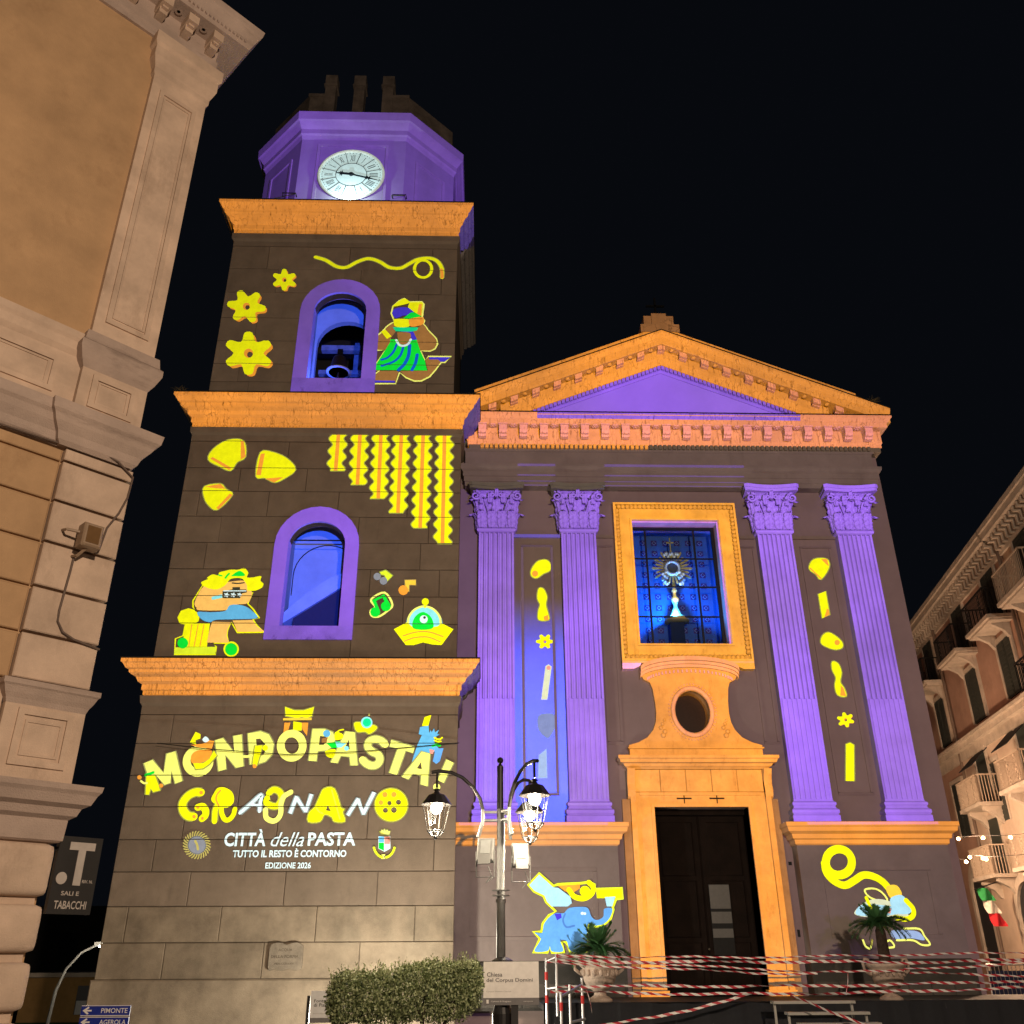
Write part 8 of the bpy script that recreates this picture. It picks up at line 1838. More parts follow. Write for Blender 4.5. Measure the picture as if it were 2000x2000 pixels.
# tobacconist sign past the corner
tb = thing('tobacco_sign', 'dark hanging tobacconist sign with a big pale letter T', 'sign', (-4.79, 11.0, 0), R(44.6))
SG = plain('sign_dark_enamel', (0.022, 0.02, 0.019), 0.45)
SW = plain('sign_pale_paint', (0.45, 0.40, 0.36), 0.6)
MB().box(-0.02, 0.47, 0.12, 0.2, 2.06, 2.88).build('sign_panel', SG, tb)
tb.location = M44 @ Vector((0.05, 0, 0))
MB().box(-0.2, 0.0, 0.14, 0.18, 2.72, 2.76).build('sign_arm', IRON, tb)
def lsign(n_, pol):
    MB().prism(pol, 0.108, 0.119).build(n_, SW, tb)
lsign('letter_t', [(0.10, 2.82), (0.39, 2.82), (0.39, 2.735), (0.29, 2.735), (0.29, 2.36), (0.205, 2.36), (0.205, 2.735), (0.10, 2.735)])
lsign('dot', [(0.07 + 0.06 * math.cos(2 * math.pi * k / 20), 2.43 + 0.065 * math.sin(2 * math.pi * k / 20)) for k in range(20)])
for s_, x, z, h, w_ in (('RIV. N.', 0.37, 2.405, 0.035, 0.12), ('SALI E', 0.20, 2.275, 0.045, 0.20), ('TABACCHI', 0.225, 2.155, 0.085, 0.36)):
    text_on_wall('sign_lettering', s_, x, 0.114, z, h, SW, tb, width=w_, offset=0.015)

# ------------------------------------------------------------------ street buildings on the right
STU = stone('street_stucco', (0.40, 0.25, 0.19), vary=0.25, scale=0.9, stain=0.4, stain_col=(0.22, 0.13, 0.09), streak=(0.8, 0.8, 0.8), bump=0.2)
STC = stone('street_cream', (0.55, 0.43, 0.34), vary=0.2, scale=0.8, stain=0.35, stain_col=(0.30, 0.20, 0.14), streak=(0.8, 0.8, 0.8), bump=0.2)
STW = stone('street_white_stone', (0.50, 0.43, 0.36), vary=0.25, scale=2, stain=0.4, stain_col=(0.2, 0.15, 0.12), bump=0.3)
SHU = plain('green_black_shutter', (0.035, 0.04, 0.035), 0.6)
GLD = plain('dark_pane', (0.02, 0.02, 0.025), 0.1)
RAIL = plain('painted_railing', (0.45, 0.36, 0.28), 0.5)
def street_house(name, label, x0, x1, zt, mat, bays, rail_dark=False):
    """front runs along local x; the camera side is local -y (here the street)"""
    h = thing(name, label, 'building', (18.4, 29.97, 0), R(90 - 10.1))
    return h
RB0 = Matrix.Translation((18.4, 29.97, 0)) @ Matrix.Rotation(R(79.9), 4, 'Z')
# in this frame +x runs away down the street and the front faces +y (towards the church)
def facade(h, x0, x1, zt, mat, bays, storeys, seed):
    rnd = random.Random(seed)
    wl_ = MB().box(x0, x1, -8, 0.0, 0, zt).build('wall', mat, h)
    ev = MB().box(x0, x1 + 0.2, 0.0, 0.55, zt - 0.12, zt + 0.12).box(x0, x1 + 0.2, 0.0, 0.62, zt + 0.12, zt + 0.3).box(x0, x1 + 0.1, 0.0, 0.08, zt - 0.75, zt - 0.12).build('eaves', STW, h)
    n = int((x1 - x0) / 0.36)
    bm_ = MB().box(-0.07, 0.07, 0.08, 0.45, zt - 0.32, zt - 0.13).box(-0.06, 0.06, 0.08, 0.25, zt - 0.62, zt - 0.32).mesh('eaves_bracket')
    bm_.materials.append(STW)
    for k in range(n):
        o = place('eaves_bracket', bm_, None, ev)
        o.location.x = x0 + 0.2 + k * (x1 - x0 - 0.4) / (n - 1)
    for bx, w_ in bays:
        for z0, z1, kind in storeys:
            fr = MB().box(bx - w_ / 2 - 0.16, bx - w_ / 2, 0.0, 0.09, z0, z1 + 0.16).box(bx + w_ / 2, bx + w_ / 2 + 0.16, 0.0, 0.09, z0, z1 + 0.16).box(bx - w_ / 2, bx + w_ / 2, 0.0, 0.09, z1, z1 + 0.16)
            win_ = fr.build('window', STW, h)
            MB().box(bx - w_ / 2, bx + w_ / 2, 0.004, 0.02, z0, z1).build('pane', GLD, win_)
            for s_ in (-1, 1):
                m = MB().box(bx + s_ * w_ / 4 - w_ / 4 + 0.02, bx + s_ * w_ / 4 + w_ / 4 - 0.02, 0.03, 0.07, z0 + 0.02, z1 - 0.03)
                for q in range(int((z1 - z0) / 0.16)):
                    m.box(bx + s_ * w_ / 4 - w_ / 4 + 0.08, bx + s_ * w_ / 4 + w_ / 4 - 0.08, 0.07, 0.085, z0 + 0.1 + q * 0.16, z0 + 0.2 + q * 0.16)
                m.build('shutter', SHU, win_)
            if kind in ('b', 'bw'):
                L_ = w_ / 2 + 0.55
                sl = MB().box(bx - L_, bx + L_, 0.0, 0.85, z0 - 0.16, z0 - 0.03).box(bx - L_ + 0.05, bx + L_ - 0.05, 0.0, 0.75, z0 - 0.24, z0 - 0.16)
                for q in (-1, 1):
                    sl.prismx([(0.0, z0 - 0.75), (0.12, z0 - 0.72), (0.25, z0 - 0.5), (0.6, z0 - 0.3), (0.65, z0 - 0.24), (0.0, z0 - 0.24)], bx + q * L_ * 0.62 - 0.1, bx + q * L_ * 0.62 + 0.1)
                bal = sl.build('balcony', STW, h)
                r_ = MB()
                for (xa, ya, xb, yb) in ((bx - L_ + 0.04, 0.8, bx + L_ - 0.04, 0.8), (bx - L_ + 0.04, 0.02, bx - L_ + 0.04, 0.8), (bx + L_ - 0.04, 0.02, bx + L_ - 0.04, 0.8)):
                    d = math.hypot(xb - xa, yb - ya)
                    nn = max(3, int(d / 0.115))
                    for q in range(nn + 1):
                        xq, yq = xa + (xb - xa) * q / nn, ya + (yb - ya) * q / nn
                        r_.box(xq - 0.011, xq + 0.011, yq - 0.011, yq + 0.011, z0 - 0.03, z0 + 0.95)
                    r_.box(min(xa, xb) - 0.02, max(xa, xb) + 0.02, min(ya, yb) - 0.02, max(ya, yb) + 0.02, z0 + 0.93, z0 + 0.98)
                for q in (-0.5, 0.5):
                    for t in range(4):
                        r_.tube([(bx + q * L_ + 0.09 * math.cos(2 * math.pi * e / 10), 0.80, z0 + 0.14 + t * 0.22 + 0.09 * math.sin(2 * math.pi * e / 10)) for e in range(10)], 0.012, 4, closed=True)
                r_.build('railing', RAIL if kind == 'bw' else IRON, bal)
    return wl_
ha = thing('street_house', 'tall terracotta house with shuttered balconies behind the church corner', 'building', (18.4, 29.97, 0), R(79.9), 'houses along the side street')
facade(ha, -0.75, 30.0, 15.05, STU, [(9.45, 1.4), (4.8, 1.4), (0.85, 1.4), (14.0, 1.4), (18.5, 1.4)], [(12.35, 14.3, 'b'), (9.75, 11.75, 'w'), (6.0, 8.15, 'w')], 1)
MB().box(-0.75, 30, 0.0, 0.42, 9.30, 9.42).box(-0.75, 30, 0.0, 0.30, 9.10, 9.30).box(-0.75, 30, 0.0, 0.12, 8.75, 9.10).build('string_course', STW, ha)
MB().box(-0.75, 8.0, 0.0, 0.06, 0.0, 8.75).build('cream_lower_wall', STC, ha)
for bx, z0 in ((5.7, 6.72), (1.0, 6.72), (5.9, 4.25), (1.4, 4.25)):
    L_ = 1.25
    sl = MB().box(bx - L_, bx + L_, 0.0, 0.9, z0 - 0.16, z0 - 0.03)
    for q in (-0.7, 0.7):
        sl.prismx([(0.0, z0 - 0.8), (0.15, z0 - 0.75), (0.3, z0 - 0.5), (0.7, z0 - 0.28), (0.7, z0 - 0.16), (0.0, z0 - 0.16)], bx + q * L_ - 0.12, bx + q * L_ + 0.12)
    bal = sl.build('balcony', STW, ha)
    r_ = MB()
    for (xa, ya, xb, yb) in ((bx - L_ + 0.04, 0.85, bx + L_ - 0.04, 0.85), (bx - L_ + 0.04, 0.07, bx - L_ + 0.04, 0.85), (bx + L_ - 0.04, 0.07, bx + L_ - 0.04, 0.85)):
        d = math.hypot(xb - xa, yb - ya)
        nn = max(3, int(d / 0.11))
        for q in range(nn + 1):
            xq, yq = xa + (xb - xa) * q / nn, ya + (yb - ya) * q / nn
            r_.box(xq - 0.012, xq + 0.012, yq - 0.012, yq + 0.012, z0 - 0.03, z0 + 0.95)
        r_.box(min(xa, xb) - 0.02, max(xa, xb) + 0.02, min(ya, yb) - 0.02, max(ya, yb) + 0.02, z0 + 0.93, z0 + 0.98)
    for q in (-0.6, 0.0, 0.6):
        for t in range(4):
            r_.tube([(bx + q * L_ + 0.09 * math.cos(2 * math.pi * e / 10), 0.86, z0 + 0.14 + t * 0.22 + 0.09 * math.sin(2 * math.pi * e / 10)) for e in range(10)], 0.014, 4, closed=True)
    r_.build('railing', RAIL, bal)
    dz = MB().box(bx - 0.75, bx - 0.62, 0.06, 0.14, z0, z0 + 2.0).box(bx + 0.62, bx + 0.75, 0.06, 0.14, z0, z0 + 2.0).box(bx - 0.75, bx + 0.75, 0.06, 0.14, z0 + 2.0, z0 + 2.14).build('balcony_door', STW, ha)
    MB().box(bx - 0.62, bx + 0.62, 0.065, 0.10, z0, z0 + 2.0).build('door_shutter', SHU, dz)
# arched doorways of the ground floor
for bx, w_, zs in ((9.3, 0.85, 3.9), (4.0, 1.2, 2.7), (0.5, 1.2, 2.7), (14.0, 0.9, 3.6)):
    yb = 0.06 if bx < 8 else 0.0
    a = arched(bx, w_, 0.0, zs)
    b = arched(bx, w_ + 0.28, 0.0, zs)
    dw = MB().prism(band(b, a), yb, yb + 0.12).build('arched_doorway', STW, ha)
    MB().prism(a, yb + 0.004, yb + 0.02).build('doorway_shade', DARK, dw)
dp = MB().tube([(8.0, 0.12, 0.2), (8.0, 0.12, 15.2)], 0.06, 8).build('downpipe', plain('zinc_pipe', (0.2, 0.15, 0.12), 0.5, 0.3), ha)
MB().tube([(-0.75, 0.10, 0.2), (-0.75, 0.10, 15.2)], 0.06, 8).build('downpipe', plain('zinc_pipe', (0.2, 0.15, 0.12), 0.5, 0.3), ha)
for bx in (1.7, 5.7):
    MB().add([(bx - 0.85, 0.06, 8.75), (bx + 0.85, 0.06, 8.75), (bx + 0.85, 0.75, 8.1), (bx - 0.85, 0.75, 8.1), (bx - 0.85, 0.06, 8.72), (bx + 0.85, 0.06, 8.72), (bx + 0.85, 0.75, 8.07), (bx - 0.85, 0.75, 8.07)], [(0, 1, 2, 3), (4, 7, 6, 5), (2, 1, 5, 6), (0, 3, 7, 4), (3, 2, 6, 7)]).build('awning', plain('dark_awning', (0.02, 0.02, 0.025), 0.8), ha)
hb = thing('near_street_house', 'nearer brown house with balconies at the right picture edge', 'building', (18.4, 29.97, 0), R(79.9), 'houses along the side street')
facade(hb, -14.0, -0.85, 15.05, stone('street_brown', (0.36, 0.25, 0.17), vary=0.25, stain=0.4, stain_col=(0.15, 0.1, 0.08), streak=(0.8, 0.8, 0.8)), [(-2.8, 1.5), (-6.6, 1.5), (-10.4, 1.5)], [(12.3, 14.3, 'bw'), (9.2, 11.4, 'b'), (5.4, 7.6, 'bw')], 2)
# flag, festoon lights, washing
fg = thing('italian_flag', 'green white and red flag hanging at the arched doorway', 'flag', (17.75, 35.0, 1.65))
for k, c_ in enumerate(((0.02, 0.22, 0.06), (0.6, 0.56, 0.5), (0.5, 0.02, 0.03))):
    m = MB()
    for i in range(7):
        for j in range(7):
            z = 2.1 - (k * 0.42 + 0.42 * i / 6)
            m.v.append((0.45 * j / 6 + 0.12 * (k + i / 6), 0.10 * math.sin(j * 1.3 + i * 0.5), z))
    for i in range(6):
        for j in range(6):
            a = i * 7 + j
            m.f.append((a, a + 1, a + 8, a + 7))
    m.build('flag_stripe', plain('flag_cloth_%d' % k, c_, 0.9), fg, smooth=True)
MB().tube([(-0.10, 0, 2.05), (1.5, 0.1, 2.5)], 0.02, 6).build('flag_pole', IRON, fg)
BULB = plain('festoon_bulb', (1, 0.8, 0.5), 0.4, 0, (1.0, 0.55, 0.22), 28)
WIRE = plain('black_wire', (0.015, 0.015, 0.015), 0.7)
for r_, (pts, lab) in enumerate((([(14.47, 29.0, 4.78), (15.24, 29.0, 4.81), (16.10, 29.0, 4.82)], 'upper'), ([(14.56, 29.0, 4.12), (14.70, 29.0, 4.25), (15.10, 29.0, 4.22), (15.19, 29.0, 4.19)], 'lower'))):
    st = thing('festoon_string', lab + ' string of warm festoon bulbs across the side street', 'festoon lights', (12.0, 29.0, 4.5), 0, 'festoon strings')
    p0 = Vector((11.9, 29.0, pts[0][2] + 0.25))
    p1 = Vector((18.0, 29.0, pts[0][2] + 0.3))
    path = [p0] + [Vector(p) + Vector((0, 0, 0.06)) for p in pts] + [p1]
    MB().tube([q - Vector((12.0, 29.0, 4.5)) for q in path], 0.008, 5).build('wire', WIRE, st)
    for p in pts:
        MB().ball((p[0] - 12.0, 0, p[2] - 4.5), 0.05, 8).build('bulb', BULB, st)
lamp('festoon_glow', (15.2, 28.9, 4.45), 1100, (1.0, 0.62, 0.38), 0.25)
lamp('side_street_fill', (14.6, 33.5, 4.6), 1250, (1.0, 0.66, 0.40), 0.25)  # unseen lamp without a fixture, added to brighten the side street
sh_ = MB().prism([(-0.28, 0.55), (-0.12, 0.62), (0.12, 0.62), (0.28, 0.55), (0.36, 0.2), (0.26, 0.16), (0.20, 0.34), (0.20, -0.25), (0.08, -0.25), (0.06, -0.45), (-0.02, -0.45), (-0.04, -0.22), (-0.2, -0.25), (-0.2, 0.34), (-0.26, 0.16), (-0.36, 0.2)], -0.02, 0.02).build('hanging_shirt', plain('white_laundry', (0.6, 0.52, 0.42), 0.9))
sh_.matrix_world = Matrix.Translation(RB0 @ Vector((9.6, 0.9, 9.95)))
tag(sh_, 'pale shirt hung out to dry high on the terracotta house', 'laundry')
mbp = thing('crowd_barrier', 'metal crowd barrier with upright bars beside the church at far right', 'barrier', (14.2, 27.0, 0.0))
m = MB().tube([(-0.7, 0, 0.45), (-0.7, 0, 1.35), (1.2, 0, 1.35), (1.2, 0, 0.45)], 0.025, 6)
for k in range(16):
    m.tube([(-0.6 + 0.115 * k, 0, 0.5), (-0.6 + 0.115 * k, 0, 1.33)], 0.01, 5)
m.tube([(-0.7, 0, 0.5), (1.2, 0, 0.5)], 0.02, 6).tube([(-0.7, -0.25, 0), (-0.7, 0, 0.45), (-0.7, 0.25, 0)], 0.02, 6).tube([(1.2, -0.25, 0), (1.2, 0, 0.45), (1.2, 0.25, 0)], 0.02, 6)
m.build('barrier_frame', plain('galvanised', (0.45, 0.45, 0.46), 0.35, 0.7), mbp)
MB().box(-0.65, 1.15, 0.03, 0.05, 0.5, 1.2).build('barrier_sheet', plain('navy_sheet', (0.02, 0.03, 0.09), 0.7), mbp)

# ------------------------------------------------------------------ platform, rails, steps
GALV = plain('galvanised', (0.45, 0.45, 0.46), 0.35, 0.7)
stg = thing('stage_platform', 'low event platform with black cloth skirt in front of the church', 'platform', (6.5, 20.0, 0))
MB().box(-5.35, 9.0, 0.02, 3.6, 0.66, 0.76).build('deck', plain('deck_board', (0.04, 0.04, 0.045), 0.7), stg)
sk = MB()
n = 180
for k in range(n + 1):
    x = -5.35 + 14.35 * k / n
    y = 0.02 * math.sin(k * 0.9) + 0.015 * math.sin(k * 2.3)
    sk.v += [(x, y, 0.0), (x, y * 0.6, 0.80)]
sk.f = [(2 * k, 2 * k + 2, 2 * k + 3, 2 * k + 1) for k in range(n)]
sk.build('cloth_skirt', plain('black_cloth', (0.02, 0.022, 0.028), 0.85), stg, smooth=True)
rls = thing('stage_railing', 'grey scaffold tube railing at the left end of the platform', 'railing', (1.5, 19.5, 0))
def P(x, z, y=0.0):
    return (x - 1.5, y, z)
for pts in ([P(1.20, 0.0, 0.3), P(1.20, 1.58, 0.3)], [P(1.38, 0.6), P(1.38, 1.66)], [P(1.43, 0.0, -0.3), P(1.43, 1.0, -0.3)], [P(1.61, 0.0, -0.15), P(1.61, 1.13, -0.15)], [P(1.86, 0.0), P(1.86, 1.24)]):
    MB().tube(pts, 0.026, 8).build('post', GALV, rls)
for pts in ([P(1.20, 1.52, 0.3), P(1.38, 1.60)], [P(1.20, 1.05, 0.3), P(1.38, 1.08)], [P(1.43, 0.93, -0.3), P(1.86, 1.12)], [P(1.61, 0.5, -0.15), P(1.90, 0.55)]):
    MB().tube(pts, 0.024, 8).build('rail', GALV, rls)
for (x, z, y) in ((1.20, 1.2, 0.27), (1.20, 0.8, 0.27), (1.43, 0.7, -0.33), (1.86, 0.8, -0.03)):
    MB().lathe([(0.031, z), (0.031, z + 0.14)], x - 1.5, y + 0.03, 10).build('red_wrap', plain('tape_red', (0.62, 0.03, 0.03), 0.5), rls)
stp = thing('scaffold_steps', 'pale metal scaffold steps leaning on the platform below the portal', 'steps', (6.2, 18.8, 0))
for k, (x0, x1, z) in enumerate(((-0.84, 0.69, 0.84), (-0.67, 0.84, 0.67), (-0.55, 0.93, 0.51), (-0.45, 1.0, 0.34))):
    y = 0.3 - 0.25 * k
    MB().box(x0, x1, y - 0.12, y + 0.12, z - 0.045, z).build('tread', plain('pale_metal', (0.42, 0.41, 0.38), 0.5, 0.3), stp)
    for x in (x0 + 0.04, x1 - 0.04):
        MB().box(x - 0.02, x + 0.02, y - 0.02, y + 0.02, 0, z - 0.045).build('support', plain('pale_metal', (0.42, 0.41, 0.38), 0.5, 0.3), stp)
TAPE = tape_material()
def tape(label, pts, w_=0.042, y=19.45, seed=0):
    rnd = random.Random(seed)
    w_ *= 0.85
    p = [Vector((x, y + rnd.uniform(-.02, .02), z)) for x, z in pts]
    q = []
    P2 = [p[0] * 2 - p[1]] + p + [p[-1] * 2 - p[-2]]
    for i in range(1, len(P2) - 2):
        a, b, c, d = P2[i - 1:i + 3]
        for k in range(30):
            t = k / 30
            q.append(0.5 * ((2 * b) + (c - a) * t + (2 * a - 5 * b + 4 * c - d) * t * t + (3 * b - a - 3 * c + d) * t ** 3))
    q.append(P2[-2])
    o0 = q[0]
    v, f, uv = [], [], []
    s_ = 0.0
    ph = rnd.uniform(0, 6)
    for i, c in enumerate(q):
        if i:
            s_ += (c - q[i - 1]).length
        a = 0.65 * math.sin(s_ * 1.3 + ph) + 0.4 * math.sin(s_ * 3.1 + ph * 2) + 0.15 * math.sin(s_ * 7.7 + ph)
        d = Vector((0, math.sin(a), math.cos(a))) * w_ / 2 * rnd.uniform(0.85, 1.05)
        c = c + Vector((0, 0, 0.012 * math.sin(s_ * 2.3 + ph * 3) + 0.006 * math.sin(s_ * 9 + ph)))
        v += [tuple(c - d - o0), tuple(c + d - o0)]
        uv += [(s_ / 0.24, 0.0), (s_ / 0.24, 1.0)]
    f = [(2 * i, 2 * i + 2, 2 * i + 3, 2 * i + 1) for i in range(len(q) - 1)]
    me = bpy.data.meshes.new('barrier_tape')
    me.from_pydata(v, [], f)
    ul = me.uv_layers.new(name='UVMap')
    for lp_ in me.loops:
        ul.data[lp_.index].uv = uv[lp_.vertex_index]
    o = place('barrier_tape', me, TAPE)
    o.location = o0
    tag(o, label, 'barrier tape', 'red and white barrier tapes')
def ax_(pts, y=19.45):
    return pts
tape('topmost level strand of red and white tape across the portal', [(1.38, 1.62), (3.6, 1.585), (5.5, 1.575), (8.0, 1.60), (10.9, 1.63)], seed=1)
tape('tape strand sagging from the left post to the right urn', [(1.38, 1.60), (3.0, 1.49), (5.5, 1.355), (7.0, 1.31), (8.1, 1.33)], seed=2)
tape('second level strand just below the top tape right of the portal', [(1.40, 1.52), (4.2, 1.50), (6.5, 1.49), (8.5, 1.47), (11, 1.51)], 0.065, seed=3)
tape('thin dark edge on strand crossing the portal jamb lowest of the upper bundle', [(1.20, 1.50), (3.0, 1.41), (5.4, 1.30), (6.4, 1.28)], 0.045, seed=4)
tape('upper strand of the lower tape pair in front of the urns', [(1.38, 1.10), (3.5, 1.09), (5.5, 1.075), (8.0, 1.09), (11.0, 1.15)], 0.06, seed=5)
tape('lower strand of the lower tape pair in front of the urns', [(1.25, 1.02), (3.0, 0.97), (5.5, 0.945), (8.0, 0.97), (11.0, 1.04)], 0.06, seed=6)
tape('tape strand rising from the right urn to the right edge', [(8.1, 1.34), (9.5, 1.40), (11.0, 1.50)], 0.05, seed=7)
tape('tape strand falling from the right urn to the right edge', [(8.2, 1.29), (9.5, 1.25), (11.0, 1.22)], 0.05, seed=8)
tape('slanting tape rising from lower left to the platform middle', [(2.0, 0.42), (3.4, 0.62), (4.6, 0.86), (5.1, 0.96)], 0.06, y=19.3, seed=9)
tape('slanting tape falling in front of the scaffold steps', [(5.45, 0.96), (6.0, 0.76), (6.7, 0.52), (7.4, 0.38)], 0.06, y=18.2, seed=10)
tape('short loose tape end hanging by the left railing post', [(1.93, 1.02), (1.99, 0.85), (2.02, 0.66)], 0.05, y=19.4, seed=11)
tape('short tape end dangling between the strands left of the right urn', [(6.98, 1.28), (6.95, 1.12), (6.88, 0.93)], 0.04, y=19.4, seed=12)

# ------------------------------------------------------------------ urns with sago palms
URN = stone('weathered_terracotta', (0.58, 0.46, 0.38), vary=0.35, scale=6, stain=0.4, stain_col=(0.15, 0.11, 0.09), streak=(4, 4, 4), bump=0.5, grain=40)
def urn(label, x, y, z, s_, dark):
    u = thing('garden_urn', label, 'urn', (x, y, z), 0, 'urns on the platform')
    prof = [(0.25, 0.0), (0.25, 0.05), (0.20, 0.08), (0.13, 0.12), (0.12, 0.18), (0.16, 0.22), (0.27, 0.28), (0.33, 0.40), (0.36, 0.55), (0.35, 0.62), (0.40, 0.66), (0.44, 0.70), (0.44, 0.74), (0.37, 0.74), (0.34, 0.66), (0.0001, 0.64)]
    MB().lathe([(r * s_, h * s_) for r, h in prof], 0, 0, 28).build('bowl', URN, u, smooth=True)
    m = MB()
    for k in range(16):
        a = 2 * math.pi * k / 16
        m.ball((0.365 * s_ * math.cos(a), 0.365 * s_ * math.sin(a), 0.54 * s_), 0.045 * s_, 5, 1.5)
    m.build('relief_band', URN, u, smooth=True, kind='stuff')
    for k in (-1, 1):
        pts = [(k * s_ * (0.36 + 0.0), 0, s_ * 0.50), (k * s_ * 0.50, 0, s_ * 0.60), (k * s_ * 0.52, 0, s_ * 0.74), (k * s_ * 0.47, 0, s_ * 0.84), (k * s_ * 0.39, 0, s_ * 0.82), (k * s_ * 0.38, 0, s_ * 0.74), (k * s_ * 0.43, 0, s_ * 0.72)]
        MB().tube(pts, 0.036 * s_, 8).build('scroll_handle', URN, u, smooth=True)
    return u
PALM = plain('sago_leaf', (0.06, 0.17, 0.06), 0.45)
PTR = stone('palm_trunk', (0.06, 0.04, 0.03), vary=0.5, scale=12, bump=0.9, grain=20)
def frond_mesh(L_, droop, seed):
    rnd = random.Random(seed)
    m = MB()
    n = 30
    sp = []
    for k in range(n + 1):
        t = k / n
        sp.append(Vector((0.0 + L_ * t * (1 - 0.12 * t), 0, L_ * (0.55 * t - droop * t * t))))
    m.tube(sp, [0.012 * (1 - 0.7 * k / n) for k in range(n + 1)], 4)
    for k in range(3, n + 1):
        t = k / n
        l = 0.17 * L_ / 0.6 * math.sin(math.pi * min(0.98, 0.12 + 0.86 * t)) ** 0.6
        for s_ in (-1, 1):
            p = sp[k]
            tip = p + Vector((l * 0.55, s_ * l * 0.85, 0.03 + rnd.uniform(-.015, .015)))
            w_ = Vector((0.015, 0, 0.005))
            m.add([p - w_, p + w_, tip], [(0, 1, 2)])
    me = m.mesh('frond')
    me.materials.append(PALM)
    return me
FR = [frond_mesh(0.62, 0.55, 1), frond_mesh(0.58, 0.85, 2), frond_mesh(0.52, 0.2, 3)]
def palm(label, x, y, z, h, s_, seed):
    rnd = random.Random(seed)
    p = thing('sago_palm', label, 'palm', (x, y, z), 0, 'palms in the urns')
    m = MB().lathe([(0.09, 0.0), (0.12, 0.1 * h), (0.115, 0.5 * h), (0.10, 0.9 * h), (0.05, h + 0.05)], 0, 0, 14)
    m.build('trunk', PTR, p)
    for k in range(46):
        me = FR[2] if k < 12 else (FR[0] if k < 30 else FR[1])
        o = place('frond', me, None, p)
        o.location = (0, 0, h)
        o.rotation_euler = (rnd.uniform(-.2, .2), rnd.uniform(-.75, -.35) if k < 9 else rnd.uniform(-.25, .2), rnd.uniform(0, 6.283))
        q = s_ * rnd.uniform(0.85, 1.1)
        o.scale = (q, q, q)
urn('stained brown terracotta urn left of the portal', 2.40, 21.3, 0.76, 1.0, True)
urn('pale terracotta urn with scroll handles right of the portal', 8.38, 21.0, 0.76, 0.92, False)
palm('low sago palm in the urn left of the portal', 2.40, 21.3, 1.42, 0.28, 1.2, 5)
palm('taller sago palm with thick trunk in the urn right of the portal', 8.38, 21.0, 1.36, 0.78, 1.08, 6)

# ------------------------------------------------------------------ lamp post with three lanterns
POSTM = plain('post_grey_paint', (0.24, 0.24, 0.24), 0.45, 0.3)
POSTD = plain('post_black_paint', (0.02, 0.018, 0.018), 0.4, 0.2)
lpst = thing('street_lamp', 'three armed street lamp post with glowing lanterns before the church', 'street lamp', (0.22, 14.4, 0))
MB().lathe([(0.14, 0.0), (0.14, 0.9), (0.11, 1.0), (0.11, 1.45), (0.15, 1.50), (0.15, 1.56), (0.07, 1.60)], 0.03, 0, 20).build('post_foot', POSTD, lpst, smooth=False)
MB().lathe([(0.066, 1.58), (0.062, 2.3), (0.075, 2.32), (0.075, 2.36), (0.062, 2.36), (0.058, 3.62)], 0.01, 0, 16).build('post_shaft', POSTM, lpst, smooth=True)
MB().lathe([(0.05, 3.62), (0.047, 4.15), (0.05, 4.2), (0.05, 4.26), (0.03, 4.28), (0.02, 4.30)], 0.0, 0, 16).ball((0, 0, 4.35), 0.05, 8).build('post_top', POSTD, lpst)
for z in (2.40, 2.47):
    MB().lathe([(0.06, z), (0.13, z + 0.004), (0.13, z + 0.016), (0.06, z + 0.02)], 0.01, 0, 16).build('collar', POSTM, lpst)
LGL = glass('lantern_glass', (0.98, 0.97, 0.95), 0.012)
LBU = plain('lantern_bulb', (1, 1, 1), 0.4, 0, (1.0, 0.90, 0.72), 60)
WHT = plain('lantern_cage_paint', (0.06, 0.06, 0.06), 0.4, 0.3)
